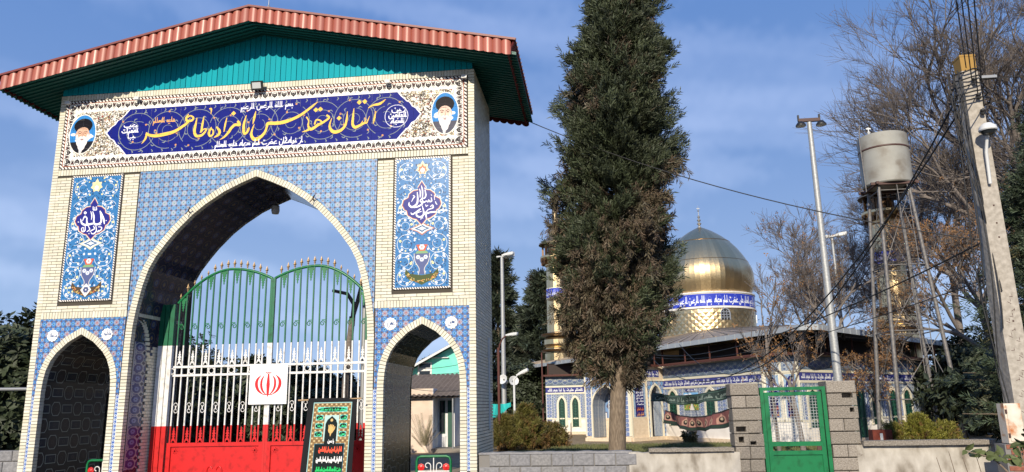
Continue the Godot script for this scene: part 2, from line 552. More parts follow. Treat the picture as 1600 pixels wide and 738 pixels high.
func rope(p: Paint, x0: float, y0: float, x1: float, y1: float, wide: float) -> void:
	# a black and white twisted edge
	p.rect(x0, y0, x1 - x0, y1 - y0, srgb(236, 232, 224))
	var across := x1 - x0 < y1 - y0
	var length := (y1 - y0) if across else (x1 - x0)
	var step := wide * 1.5
	for i in int(length / step) + 1:
		var s := i * step
		if across:
			p.poly(PackedVector2Array([Vector2(x0, y0 + s), Vector2(x1, y0 + s + wide * 0.7), Vector2(x1, y0 + s + wide * 1.4), Vector2(x0, y0 + s + wide * 0.7)]), srgb(58, 44, 48))
		else:
			p.poly(PackedVector2Array([Vector2(x0 + s, y0), Vector2(x0 + s + wide * 0.7, y1), Vector2(x0 + s + wide * 1.4, y1), Vector2(x0 + s + wide * 0.7, y0)]), srgb(58, 44, 48))


func portrait(p: Paint, x: float, y: float, rx: float, ry: float, glasses: bool) -> void:
	# an oval print: an elderly bearded man in a black turban before a blue cloudy sky
	p.oval(x, y, rx, ry, srgb(56, 132, 202))
	for i in 9:
		var a := rng.randf() * TAU
		var q := Vector2(cos(a) * rx * rng.randf_range(0.5, 0.8), absf(sin(a)) * ry * 0.35)
		p.oval(x + q.x, y + q.y, rx * 0.2, ry * 0.08, srgb(222, 232, 240))
	var skin := srgb(222, 178, 152) if glasses else srgb(236, 200, 182)
	var cloth := srgb(34, 34, 42) if glasses else srgb(84, 84, 98)
	for yy in range(int(y + ry * 0.4), int(y + ry)):
		var half := rx * sqrt(maxf(0.0, 1.0 - pow((yy - y) / ry, 2)))
		p.rect(x - half, yy, half * 2, 1, cloth)
	p.poly(PackedVector2Array([Vector2(x - rx * 0.22, y + ry * 0.5), Vector2(x + rx * 0.2, y + ry * 0.5), Vector2(x + rx * 0.04, y + ry * 0.99), Vector2(x - rx * 0.14, y + ry * 0.99)]), srgb(216, 214, 216))
	p.oval(x, y + ry * 0.02, rx * 0.52, ry * 0.5, skin)
	p.oval(x - rx * 0.5, y + ry * 0.02, rx * 0.07, ry * 0.1, skin.darkened(0.1))
	p.oval(x + rx * 0.5, y + ry * 0.02, rx * 0.07, ry * 0.1, skin.darkened(0.1))
	# turban
	p.oval(x, y - ry * 0.44, rx * 0.72, ry * 0.38, srgb(24, 23, 30))
	p.oval(x, y - ry * 0.12, rx * 0.47, ry * 0.24, skin)
	for k in 3:
		p.ring(x - rx * 0.1, y + ry * 0.1, rx * (0.62 + k * 0.16), 1.6, srgb(44, 42, 52), PI * 1.2, PI * 1.7)
	# beard and moustache
	p.oval(x, y + ry * 0.4, rx * 0.43, ry * 0.3, srgb(226, 224, 224))
	p.oval(x, y + ry * 0.62, rx * 0.28, ry * 0.24, srgb(232, 230, 230))
	p.oval(x - rx * 0.42, y + ry * 0.18, rx * 0.1, ry * 0.2, srgb(214, 212, 212))
	p.oval(x + rx * 0.42, y + ry * 0.18, rx * 0.1, ry * 0.2, srgb(214, 212, 212))
	p.oval(x, y + ry * 0.23, rx * 0.2, ry * 0.05, srgb(210, 208, 208))
	p.oval(x, y + ry * 0.29, rx * 0.12, ry * 0.022, srgb(150, 84, 78))
	# nose, eyes and brows
	p.stroke([Vector3(x + 1, y - ry * 0.08, 2), Vector3(x + 2, y + ry * 0.08, 3), Vector3(x - 2, y + ry * 0.13, 3)], skin.darkened(0.2))
	for e: float in [-1.0, 1.0]:
		p.oval(x + e * rx * 0.22, y - ry * 0.05, rx * 0.1, ry * 0.025, srgb(60, 46, 42))
		p.stroke([Vector3(x + e * rx * 0.08, y - ry * 0.11, 3), Vector3(x + e * rx * 0.24, y - ry * 0.155, 3.5), Vector3(x + e * rx * 0.38, y - ry * 0.12, 2)], srgb(120, 112, 110) if glasses else srgb(56, 50, 52))
		if glasses:
			p.ring(x + e * rx * 0.22, y - ry * 0.03, rx * 0.16, 1.6, srgb(110, 84, 70))


func sign_picture() -> ImageTexture:
	var p := Paint.new(2048, 358, srgb(238, 235, 226))
	var ink := srgb(58, 50, 50)
	# dense scrollwork of the end fields
	for i in 2000:
		var x := rng.randf_range(60, 400) if i % 2 else rng.randf_range(1650, 1990)
		var y := rng.randf_range(62, 300)
		var r := rng.randf_range(5, 12)
		var lean := rng.randf() * TAU
		p.ring(x, y, r, 2.4, ink if i % 5 else srgb(176, 150, 96), lean, lean + 2.6)
		if i % 3 == 0:
			p.circ(x + cos(lean) * r, y + sin(lean) * r, 3.4, [srgb(150, 74, 64), ink, srgb(120, 112, 84)][i / 3 % 3])
	# bands of the frame
	p.rect(0, 0, 2048, 62, srgb(240, 238, 232))
	p.rect(0, 300, 2048, 58, srgb(240, 238, 232))
	p.rect(0, 0, 60, 358, srgb(240, 238, 232))
	p.rect(1988, 0, 60, 358, srgb(240, 238, 232))
	lotus_border(p, 18, 17, 2030, 341, 38, 48)
	for f: Array in [[0, 0, 2048, 12], [0, 346, 2048, 358], [0, 0, 12, 358], [2036, 0, 2048, 358]]:
		rope(p, f[0], f[1], f[2], f[3], 12)
	for f: Array in [[12, 12, 2024, 4], [12, 342, 2024, 4], [12, 12, 4, 334], [2032, 12, 4, 334]]:
		p.rect(f[0], f[1], f[2], f[3], srgb(150, 82, 60))
	for f: Array in [[56, 56, 1936, 4], [56, 298, 1936, 4], [56, 56, 4, 246], [1988, 56, 4, 246]]:
		p.rect(f[0], f[1], f[2], f[3], srgb(250, 249, 246))
	# the navy cartouche with stepped, pointed ends
	var half := [Vector2(347, 62), Vector2(330, 84), Vector2(302, 112), Vector2(288, 118), Vector2(274, 140), Vector2(258, 150), Vector2(234, 180), Vector2(258, 210), Vector2(276, 220), Vector2(292, 244), Vector2(304, 250), Vector2(330, 280), Vector2(347, 300)]
	for k in 2:
		var out := PackedVector2Array()
		for q: Vector2 in half:
			out.append(q + (Vector2(-7, 0) if k == 0 else Vector2.ZERO))
		for i in half.size():
			var q: Vector2 = half[half.size() - 1 - i]
			out.append(Vector2(2058 - q.x + (7 if k == 0 else 0), q.y))
		p.poly(out, srgb(250, 250, 250) if k == 0 else srgb(22, 32, 122))
	# spirals of the ground
	var vine := srgb(140, 150, 142)
	for i in 9:
		var cx := 392.0 + i * 158.0
		var cy := 182.0
		p.ring(cx, cy, 96, 3.2, vine, 0.4 + i, 5.9 + i)
		p.ring(cx + 4, cy + 4, 56, 2.8, vine, i * 0.7, i * 0.7 + 5.2)
		p.ring(cx + 3, cy + 2, 27, 2.4, vine, i * 1.3, i * 1.3 + 4.4)
		for k in 10:
			var a := k * TAU / 10 + i
			var r: float = [96.0, 56.0][k % 2]
			var q := Vector2(cx + cos(a) * r, cy + sin(a) * r)
			if q.y < 74 or q.y > 290:
				continue
			p.stroke([Vector3(q.x, q.y, 2.5), Vector3(q.x + cos(a + 0.5) * 11, q.y + sin(a + 0.5) * 11, 5), Vector3(q.x + cos(a + 1.1) * 19, q.y + sin(a + 1.1) * 19, 2)], vine)
			if k % 3 == 0:
				p.circ(q.x, q.y, 5.2, srgb(206, 150, 104))
	for i in 26:
		var x := 372.0 + i * 52.0
		for e: float in [0.0, 1.0]:
			var y := 84.0 + e * 196.0
			p.stroke([Vector3(x, y, 2.5), Vector3(x + 7, y - 8 + 16 * e, 5), Vector3(x + 3, y - 17 + 30 * e, 2)], vine)
	# lettering: a dark edge, then gold
	p.strokes(SIGN_WORDS, srgb(24, 30, 98), Vector2(1.5, 2), 1.0, 1.18)
	p.strokes(SIGN_WORDS, srgb(250, 202, 96))
	for d: Array in [[890, 118], [1426, 177], [1308, 127], [1331, 125], [1524, 102], [1551, 100]]:
		p.diamond(d[0], d[1], 12.5, srgb(250, 202, 96))
	var white := srgb(240, 240, 246)
	write_line(p, "علیه السلام", 588, 140, 17, 1, 4.2, srgb(236, 176, 96), 128)
	write_line(p, "بسم الله الرحمن الرحیم", 1192, 98, 19, 1, 4.6, white, 280)
	write_line(p, "از نوادگان حضرت امام سجاد علیه السلام", 1248, 286, 19, 1, 4.8, white, 456)
	write_knot(p, ["مجیب", "الدعوات", "یا"], 350, 180, 50, 5.0, white)
	p.ring(350, 180, 54, 3, vine, 2.4, 5.8)
	write_knot(p, ["زین", "العابدین", "السجاد"], 1708, 184, 50, 5.0, white)
	p.ring(1708, 184, 56, 3, white)
	for q: Array in [[103, 178, 68, 100, true], [1943, 184, 63, 102, false]]:
		p.oval(q[0], q[1], q[2] + 5, q[3] + 5, srgb(238, 235, 226))
		portrait(p, q[0], q[1], q[2], q[3], q[4])
	return p.tex()


func flower(p: Paint, x: float, y: float, r: float, col: Color, eye: Color) -> void:
	for k in 6:
		p.circ(x + cos(k * TAU / 6) * r * 0.6, y + sin(k * TAU / 6) * r * 0.6, r * 0.5, col)
	p.circ(x, y, r * 0.55, col)
	p.circ(x, y, r * 0.28, eye)


func vine_panel(words: Array, green_boat: bool, sky: Color) -> ImageTexture:
	# a tall panel: white scrolls and flowers on blue, a navy cartouche with lettering, a vase in a boat below
	var p := Paint.new(512, 1204, sky)
	var white := srgb(214, 219, 226)
	var dark := srgb(38, 44, 82)
	var bloom := [srgb(226, 230, 240), srgb(226, 230, 240), srgb(232, 222, 168), srgb(214, 220, 236)]
	for i in 760:
		var x := rng.randf_range(24, 256)
		var y := rng.randf_range(24, 1180)
		var r := rng.randf_range(4, 10)
		var a := rng.randf() * TAU
		for e in 2:
			var xx := x if e == 0 else 512 - x
			var aa := a if e == 0 else PI - a
			if i % 2:
				p.stroke([Vector3(xx, y, 2), Vector3(xx + cos(aa) * r, y + sin(aa) * r, 7), Vector3(xx + cos(aa + 0.5) * r * 2, y + sin(aa + 0.5) * r * 2, 2)], dark if i % 4 == 1 else sky.darkened(0.45))
			elif i % 3 == 0:
				flower(p, xx, y, r, bloom[i / 6 % 4], srgb(90, 90, 120) if i % 4 else srgb(220, 180, 90))
	# scrolls, both halves alike
	for f: Array in [[120, 130, 82, 0.3, 5.2], [110, 330, 74, 3.6, 8.6], [92, 480, 52, 0.6, 5.0], [104, 640, 78, 2.6, 7.8], [118, 800, 86, 0.2, 5.4], [100, 960, 80, 3.2, 8.4], [110, 1100, 74, 0.6, 5.2]]:
		for e in 2:
			var cx: float = f[0] if e == 0 else 512 - f[0]
			var a0: float = f[3] if e == 0 else PI - f[3]
			var a1: float = f[4] if e == 0 else PI - f[4]
			p.ring(cx, f[1], f[2], 4.8, white, a0, a1)
			p.ring(cx, f[1], f[2] * 0.5, 4, white, a0 + 1, a1 + 0.4)
			for k in 4:
				var a := a0 + (a1 - a0) * (0.15 + k * 0.25)
				flower(p, cx + cos(a) * f[2] * 0.75, f[1] + sin(a) * f[2] * 0.75, 11, bloom[k], srgb(120, 100, 110) if k % 2 else srgb(226, 190, 90))
	# crest above the cartouche
	var rust := srgb(184, 104, 70) if green_boat else srgb(226, 214, 160)
	for f: Array in [[256, 110, 62, srgb(232, 214, 170)], [256, 118, 44, rust], [256, 126, 26, white]]:
		var q := PackedVector2Array()
		for k in 14:
			var a := TAU * k / 14 - PI / 2
			var r: float = f[2] * (1.0 if k % 2 == 0 else 0.72) * (1.25 if k == 0 else 1.0)
			q.append(Vector2(f[0] + cos(a) * r, f[1] + sin(a) * r))
		p.poly(q, f[3])
	# lower star medallion
	for f: Array in [[118, 62, rust], [104, 50, white], [70, 34, sky.darkened(0.2)], [44, 20, white]]:
		p.poly(PackedVector2Array([Vector2(256 - f[0], 664), Vector2(256 - f[0] * 0.4, 664 - f[1] * 0.45), Vector2(256, 664 - f[1]), Vector2(256 + f[0] * 0.4, 664 - f[1] * 0.45), Vector2(256 + f[0], 664), Vector2(256 + f[0] * 0.4, 664 + f[1] * 0.45), Vector2(256, 664 + f[1]), Vector2(256 - f[0] * 0.4, 664 + f[1] * 0.45)]), f[2])
	# vase
	p.poly(PackedVector2Array([Vector2(206, 810), Vector2(306, 810), Vector2(284, 866), Vector2(228, 866)]), srgb(204, 92, 62))
	flower(p, 256, 832, 24, white, srgb(204, 92, 62))
	p.poly(PackedVector2Array([Vector2(214, 866), Vector2(298, 866), Vector2(316, 890), Vector2(196, 890)]), srgb(128, 164, 120))
	p.poly(PackedVector2Array([Vector2(182, 890), Vector2(330, 890), Vector2(322, 950), Vector2(284, 1020), Vector2(288, 1076), Vector2(224, 1076), Vector2(228, 1020), Vector2(190, 950)]), srgb(86, 96, 140))
	for k in 3:
		flower(p, 222 + k * 34, 922 + (k % 2) * 22, 18, white, srgb(70, 110, 190))
	p.stroke([Vector3(186, 890, 5), Vector3(196, 960, 5), Vector3(232, 1024, 5), Vector3(226, 1076, 5)], srgb(226, 220, 206))
	p.stroke([Vector3(326, 890, 5), Vector3(316, 960, 5), Vector3(280, 1024, 5), Vector3(286, 1076, 5)], srgb(226, 220, 206))
	# boat
	var boat := srgb(72, 84, 46) if green_boat else srgb(84, 70, 56)
	p.poly(PackedVector2Array([Vector2(112, 1024), Vector2(152, 1068), Vector2(256, 1084), Vector2(360, 1068), Vector2(400, 1024), Vector2(408, 1070), Vector2(372, 1120), Vector2(300, 1148), Vector2(256, 1170), Vector2(212, 1148), Vector2(140, 1120), Vector2(104, 1070)]), boat)
	for i in 60:
		var a := rng.randf_range(0.15, PI - 0.15)
		var r := rng.randf_range(0.75, 0.98)
		p.circ(256 + cos(a) * 150 * r, 1056 + sin(a) * 92 * r, 4.5, srgb(206, 176, 104) if i % 3 else srgb(200, 110, 60))
	if not green_boat:
		p.poly(PackedVector2Array([Vector2(256, 1040), Vector2(310, 1100), Vector2(256, 1168), Vector2(202, 1100)]), srgb(226, 226, 222))
		flower(p, 256, 1100, 26, srgb(80, 90, 130), white)
	# the navy cartouche
	var cart := [Vector2(0, -205), Vector2(36, -146), Vector2(30, -128), Vector2(74, -122), Vector2(112, -92), Vector2(118, -62), Vector2(160, -40), Vector2(172, 6), Vector2(150, 46), Vector2(132, 54), Vector2(122, 96), Vector2(76, 126), Vector2(44, 134), Vector2(0, 184)]
	for k in 3:
		var out := PackedVector2Array()
		var grow: float = [1.09, 1.045, 1.0][k]
		for q: Vector2 in cart:
			out.append(Vector2(250, 440) + q * grow)
		for i in cart.size():
			var q: Vector2 = cart[cart.size() - 1 - i]
			out.append(Vector2(250, 440) + Vector2(-q.x, q.y) * grow)
		p.poly(out, [srgb(230, 226, 214), srgb(176, 100, 72), srgb(42, 44, 130)][k])
	p.strokes(words, srgb(245, 245, 250))
	# edges
	for f: Array in [[0, 0, 512, 16], [0, 1188, 512, 1204], [0, 0, 16, 1204], [496, 0, 512, 1204]]:
		rope(p, f[0], f[1], f[2], f[3], 15)
	return p.tex()


func star_tile(heart: Color, ring_col: Color, ground: Color) -> ImageTexture:
	# one repeat of the eight-pointed-star tiling
	var p := Paint.new(256, 256, ground)
	var brown := srgb(92, 86, 104)
	var white := srgb(206, 208, 212)
	for q: Vector2 in [Vector2(128, 0), Vector2(0, 128), Vector2(256, 128), Vector2(128, 256)]:
		p.diamond(q.x, q.y, 46, srgb(112, 172, 218))
		p.diamond(q.x, q.y, 22, ground.darkened(0.4))
	for k in 4:
		var a := PI / 4 + k * PI / 2
		p.diamond(128 + cos(a) * 96, 128 + sin(a) * 96, 34, brown)
	for q: Vector2 in [Vector2(0, 0), Vector2(256, 0), Vector2(0, 256), Vector2(256, 256)]:
		p.rect(q.x - 32, q.y - 32, 64, 64, brown)
		p.rect(q.x - 27, q.y - 27, 54, 54, white)
		p.rect(q.x - 17, q.y - 17, 34, 34, brown.lightened(0.1))
	for q: Array in [[82, brown], [74, white], [60, ring_col], [40, white], [32, heart]]:
		p.star(128, 128, q[0], q[0] * 0.7, 8, q[1])
	p.circ(128, 128, 10, brown)
	return p.tex()


func dark_tiles() -> ImageTexture:
	# navy and brown arabesque tiles of the passage
	var p := Paint.new(512, 512, srgb(40, 42, 66))
	for i in 4:
		for k in 4:
			var x := 64.0 + i * 128
			var y := 64.0 + k * 128
			if (i + k) % 2:
				p.star(x, y, 62, 44, 8, srgb(92, 74, 66))
				p.star(x, y, 50, 36, 8, srgb(40, 52, 100))
				flower(p, x, y, 26, srgb(92, 96, 116), srgb(104, 76, 50))
			else:
				p.ring(x, y, 50, 5, srgb(112, 100, 82))
				p.star(x, y, 40, 22, 6, srgb(48, 56, 92))
				flower(p, x, y, 16, srgb(120, 104, 80), srgb(60, 50, 60))
	for i in 60:
		p.ring(rng.randf() * 512, rng.randf() * 512, rng.randf_range(8, 16), 2.5, srgb(104, 100, 98), rng.randf() * 6, 7.5)
	return p.tex()


func arabesque(ground: Color, line: Color, spot: Color, wide := 256, high := 512) -> ImageTexture:
	# a mirrored scroll of small flowers
	var p := Paint.new(wide, high, ground)
	var steps := int(high / 64.0)
	for i in steps:
		for e: float in [-1.0, 1.0]:
			var x := wide / 2.0 + e * wide * 0.22
			var y := 32.0 + i * 64.0
			p.ring(x, y, 28, 5, line, 0.5 * e + i, 5 * e + i)
			flower(p, x, y, 13, spot, ground.darkened(0.3))
			flower(p, wide / 2.0 + e * wide * 0.42, y + 32, 10, line, spot)
		p.diamond(wide / 2.0, 64.0 * i, 20, line)
		p.diamond(wide / 2.0, 64.0 * i, 12, ground.darkened(0.35))
	p.rect(0, 0, 8, high, line)
	p.rect(wide - 8, 0, 8, high, line)
	return p.tex()


func hex_tiles() -> ImageTexture:
	# pale outlines of long hexagons and oblongs on near-black tile, as inside the small arches
	var p := Paint.new(256, 256, srgb(60, 58, 58))
	var line := srgb(160, 166, 156)
	for i in 2:
		for k in 2:
			var x := 64.0 + i * 128
			var y := 64.0 + k * 128
			for s: Array in [[line, 0.0], [srgb(64, 58, 58) if (i + k) % 2 else srgb(48, 52, 62), 5.0]]:
				var g: float = s[1]
				if (i + k) % 2:
					p.poly(PackedVector2Array([Vector2(x - 30 + g, y - 54 + g), Vector2(x + 30 - g, y - 54 + g), Vector2(x + 52 - g, y - 22), Vector2(x + 52 - g, y + 22), Vector2(x + 30 - g, y + 54 - g), Vector2(x - 30 + g, y + 54 - g), Vector2(x - 52 + g, y + 22), Vector2(x - 52 + g, y - 22)]), s[0])
				else:
					p.rect(x - 58 + g, y - 34 + g, 116 - 2 * g, 68 - 2 * g, s[0])
			p.ring(x, y, 12, 3, srgb(86, 84, 84))
	return p.tex()


func inscription(words: String, wide: int, high: int, ground: Color, ink: Color, times := 1) -> ImageTexture:
	var p := Paint.new(wide, high, ground)
	for i in 26 * wide / 1024:
		p.ring(rng.randf() * wide, rng.randf_range(0.3, 0.7) * high, high * 0.22, 2.5, ground.lightened(0.35), rng.randf() * 6, 8)
	for k in times:
		write_line(p, words, wide * (k + 1.0) / times - 8, high * 0.66, high * 0.3, 1, high * 0.09, ink, wide / float(times) - 20)
	p.rect(0, 0, wide, high * 0.06, srgb(214, 210, 190))
	p.rect(0, high * 0.94, wide, high * 0.06, srgb(214, 210, 190))
	return p.tex()


func palmette_frieze() -> ImageTexture:
	var p := Paint.new(256, 256, srgb(92, 106, 124))
	for q: Array in [[0, 150], [256, 150], [128, 110]]:
		var y: float = q[1]
		p.star(q[0], y, 78, 66, 9, srgb(150, 160, 166))
		p.star(q[0], y, 66, 54, 9, srgb(84, 98, 134))
		for k in 5:
			var a := -PI / 2 + (k - 2) * 0.5
			p.oval(q[0] + cos(a) * 34, y + sin(a) * 40, 8, 14, srgb(186, 184, 168))
	for i in 60:
		p.circ(rng.randf() * 256, rng.randf() * 256, 5, srgb(120, 134, 150) if i % 2 else srgb(36, 46, 74))
	p.rect(0, 0, 256, 10, srgb(206, 200, 176))
	p.rect(0, 244, 256, 12, srgb(206, 200, 176))
	return p.tex()


func writing_panel() -> ImageTexture:
	# a tall blue panel of stacked script with a red and gold foot
	var p := Paint.new(256, 512, srgb(146, 170, 196))
	for i in 120:
		flower(p, rng.randf() * 256, rng.randf() * 512, 7, srgb(200, 206, 214) if i % 2 else srgb(92, 112, 150), srgb(70, 80, 110))
	var dome := PackedVector2Array([Vector2(44, 500), Vector2(44, 120), Vector2(70, 70), Vector2(128, 24), Vector2(186, 70), Vector2(212, 120), Vector2(212, 500)])
	p.poly(dome, srgb(36, 36, 104))
	for k in 6:
		write_line(p, ["بسم الله", "الرحمن الرحیم", "السلام علی", "حضرت امام", "سجاد و ال", "محمد"][k], 204, 104 + k * 44, 22, 1, 6, srgb(226, 228, 236), 150 if k else 90)
	p.rect(44, 360, 168, 60, srgb(54, 22, 78))
	write_line(p, "علیه السلام", 200, 402, 24, 1, 6, srgb(208, 120, 70), 140)
	p.rect(44, 424, 168, 76, srgb(36, 30, 110))
	write_line(p, "السلام علیکم", 200, 476, 26, 1, 6, srgb(214, 150, 90), 140)
	p.rect(0, 0, 256, 10, srgb(220, 214, 192))
	p.rect(0, 502, 256, 10, srgb(220, 214, 192))
	p.rect(0, 0, 10, 512, srgb(220, 214, 192))
	p.rect(246, 0, 10, 512, srgb(220, 214, 192))
	return p.tex()


func mural() -> ImageTexture:
	# a small painted landscape: sky, a pale domed hall among trees, a garden
	var p := Paint.new(256, 256, srgb(120, 176, 224))
	for i in 14:
		p.oval(rng.randf() * 256, rng.randf_range(20, 100), 36, 12, srgb(226, 236, 244))
	p.rect(0, 150, 256, 106, srgb(110, 140, 70))
	for i in 20:
		p.circ(rng.randf() * 256, rng.randf_range(130, 165), 16, srgb(60, 96, 56))
	p.rect(120, 110, 90, 56, srgb(206, 190, 150))
	p.oval(165, 108, 26, 22, srgb(190, 160, 90))
	for i in 40:
		p.circ(rng.randf() * 256, rng.randf_range(180, 250), 6, srgb(206, 70, 70) if i % 2 else srgb(236, 214, 110))
	p.poly(PackedVector2Array([Vector2(130, 166), Vector2(160, 166), Vector2(190, 256), Vector2(100, 256)]), srgb(220, 214, 204))
	return p.tex()


func emblem_picture() -> ImageTexture:
	# four crescents and an upright blade, red on white
	var p := Paint.new(512, 512, srgb(243, 243, 245))
	var red := srgb(206, 36, 44)
	for e: float in [-1.0, 1.0]:
		p.stroke([Vector3(256 + e * 96, 118, 3), Vector3(256 + e * 150, 184, 34), Vector3(256 + e * 158, 260, 42), Vector3(256 + e * 122, 336, 30), Vector3(256 + e * 46, 392, 4)], red)
		p.stroke([Vector3(256 + e * 52, 122, 3), Vector3(256 + e * 88, 186, 26), Vector3(256 + e * 92, 270, 32), Vector3(256 + e * 66, 340, 24), Vector3(256 + e * 14, 392, 4)], red)
		p.stroke([Vector3(256, 88, 12), Vector3(256 + e * 22, 96, 14), Vector3(256 + e * 40, 78, 6)], red)
		p.stroke([Vector3(256, 384, 10), Vector3(256 + e * 40, 386, 10), Vector3(256 + e * 66, 376, 4)], red)
	p.poly(PackedVector2Array([Vector2(246, 104), Vector2(266, 104), Vector2(280, 250), Vector2(272, 380), Vector2(256, 420), Vector2(240, 380), Vector2(232, 250)]), red)
	return p.tex()


func banner_picture() -> ImageTexture:
	# black mourning banner: brown bead frame, green name plates, a niche with an open hand, rows of script
	var p := Paint.new(512, 768, srgb(26, 26, 30))
	var buff := srgb(140, 112, 76)
	p.rect(62, 40, 400, 728, srgb(150, 196, 198))
	p.rect(70, 48, 384, 720, buff)
	for iy in 30:
		for ix in 16:
			if ix % 2 == 0 or iy % 2 == 0:
				p.oval(84 + ix * 24, 60 + iy * 24, 9, 7, srgb(206, 186, 140) if (ix + iy) % 2 else srgb(104, 84, 62))
	var teal := srgb(104, 206, 196)
	var ink := srgb(18, 28, 30)
	var jade := srgb(60, 214, 140)
	p.rect(112, 84, 306, 46, teal)
	p.oval(265, 107, 146, 20, ink)
	write_line(p, "السلام علیک یا ابا عبد الله", 400, 114, 14, 1, 5, jade, 270)
	for k in 3:
		for e in 2:
			var x := 104.0 if e == 0 else 350.0
			p.rect(x, 158 + k * 76, 74, 48, teal)
			p.oval(x + 37, 182 + k * 76, 34, 21, ink)
			write_line(p, ["حسن", "علی", "رضا", "محمد", "زهرا", "حسین"][k * 2 + e], x + 64, 190 + k * 76, 18, 1, 5, jade, 52)
	p.poly(PackedVector2Array([Vector2(192, 400), Vector2(192, 160), Vector2(340, 160), Vector2(340, 400)]), srgb(176, 206, 204))
	p.poly(PackedVector2Array([Vector2(206, 420), Vector2(206, 240), Vector2(222, 204), Vector2(266, 168), Vector2(310, 204), Vector2(326, 240), Vector2(326, 420)]), ink)
	p.star(266, 206, 18, 10, 8, srgb(214, 180, 120))
	var hand := srgb(216, 176, 112)
	p.oval(264, 296, 27, 34, hand)
	for k in 4:
		p.stroke([Vector3(246 + k * 13, 280, 13), Vector3(242 + k * 15, 248 + absf(k - 1.4) * 5, 11)], hand)
	p.stroke([Vector3(284, 306, 13), Vector3(298, 286, 12), Vector3(302, 268, 9)], hand)
	p.stroke([Vector3(264, 326, 18), Vector3(262, 352, 6)], hand)
	p.rect(112, 420, 306, 348, srgb(60, 110, 130))
	p.rect(118, 426, 294, 342, ink)
	p.rect(206, 400, 120, 40, ink)
	write_line(p, "یا حسین", 306, 410, 20, 1, 6, srgb(235, 235, 235), 70)
	write_line(p, "السلام علی الحسین و علی اولاد الحسین", 392, 490, 26, 1, 9, srgb(226, 84, 62), 236)
	write_line(p, "السلام علی الحسین و علی اصحاب الحسین", 402, 580, 26, 1, 9, srgb(224, 224, 224), 262)
	write_line(p, "حضرت ابا عبد الله الحسین علیه السلام", 402, 670, 24, 1, 9, srgb(40, 186, 100), 262)
	return p.tex()


func streamer_picture(row: int) -> ImageTexture:
	var p := Paint.new(1024, 128, srgb(58, 74, 70) if row == 0 else srgb(60, 58, 60))
	if row == 0:
		p.rect(0, 18, 1024, 6, srgb(92, 124, 112))
		p.rect(0, 104, 1024, 6, srgb(92, 124, 112))
		write_line(p, "یا حسین شهید السلام علیک یا ابا عبد الله الحسین", 1010, 84, 34, 1, 9, srgb(140, 156, 146), 980)
	else:
		p.rect(0, 12, 1024, 84, srgb(150, 98, 94))
		for i in 10:
			var x := 52.0 + i * 102
			p.poly(PackedVector2Array([Vector2(x - 36, 92), Vector2(x - 36, 50), Vector2(x, 18), Vector2(x + 36, 50), Vector2(x + 36, 92)]), srgb(206, 160, 140))
			p.circ(x, 62, 22, srgb(50, 44, 44))
			p.circ(x, 56, 11, srgb(196, 178, 150))
		p.rect(0, 98, 1024, 24, srgb(52, 70, 62))
	return p.tex()


func roundel_picture(words: Array) -> ImageTexture:
	var p := Paint.new(256, 256, srgb(240, 240, 238))
	write_knot(p, words, 128, 124, 100, 12, srgb(60, 84, 130))
	return p.tex()


# ---------------------------------------------------------------- the scene

func _ready() -> void:
	rng.seed = 7
	var cam := Camera3D.new()
	cam.name = "camera"
	cam.position = Vector3(5.4875, 1.6, 11.3764)
	cam.basis = Basis(Vector3.UP, 0.1101) * Basis(Vector3.RIGHT, 0.2232) * Basis(Vector3.BACK, -0.0189)
	cam.fov = 34.75
	cam.near = 0.1
	cam.far = 2000.0
	add_child(cam)
	cam.current = true

	var sky_mat := ProceduralSkyMaterial.new()
	sky_mat.sky_top_color = srgb(82, 122, 184)
	sky_mat.sky_horizon_color = srgb(172, 196, 226)
	sky_mat.sky_curve = 0.16
	sky_mat.ground_horizon_color = srgb(150, 160, 165)
	sky_mat.ground_bottom_color = srgb(70, 66, 60)
	sky_mat.sky_cover = cirrus()
	sky_mat.sky_cover_modulate = Color(0.55, 0.55, 0.56)
	sky_mat.energy_multiplier = 1.12
	var sky := Sky.new()
	sky.sky_material = sky_mat
	var env := Environment.new()
	env.background_mode = Environment.BG_SKY
	env.sky = sky
	env.background_energy_multiplier = 1.0
	env.ambient_light_source = Environment.AMBIENT_SOURCE_SKY
	env.tonemap_mode = Environment.TONE_MAPPER_LINEAR
	env.tonemap_exposure = 1.12
	env.sdfgi_enabled = true
	env.ssao_enabled = true
	env.ssil_enabled = true
	var we := WorldEnvironment.new()
	we.name = "environment"
	we.environment = env
	add_child(we)

	var sun := DirectionalLight3D.new()
	sun.name = "sun"
	sun.light_color = Color(1.0, 0.95, 0.86)
	sun.light_energy = 1.55
	sun.light_angular_distance = 0.5
	sun.shadow_enabled = true
	add_child(sun)
	sun.look_at_from_position(Vector3.ZERO, Vector3(0.09, -0.305, -0.60))

	make_materials()
	build_ground()
	build_gateway()
	build_metal_gate()
	build_gateway_fittings()
	build_walls()
	build_shrine()
	build_houses()
	build_tower()
	build_poles()
	build_trees()
	build_shrubs()
	build_wires()


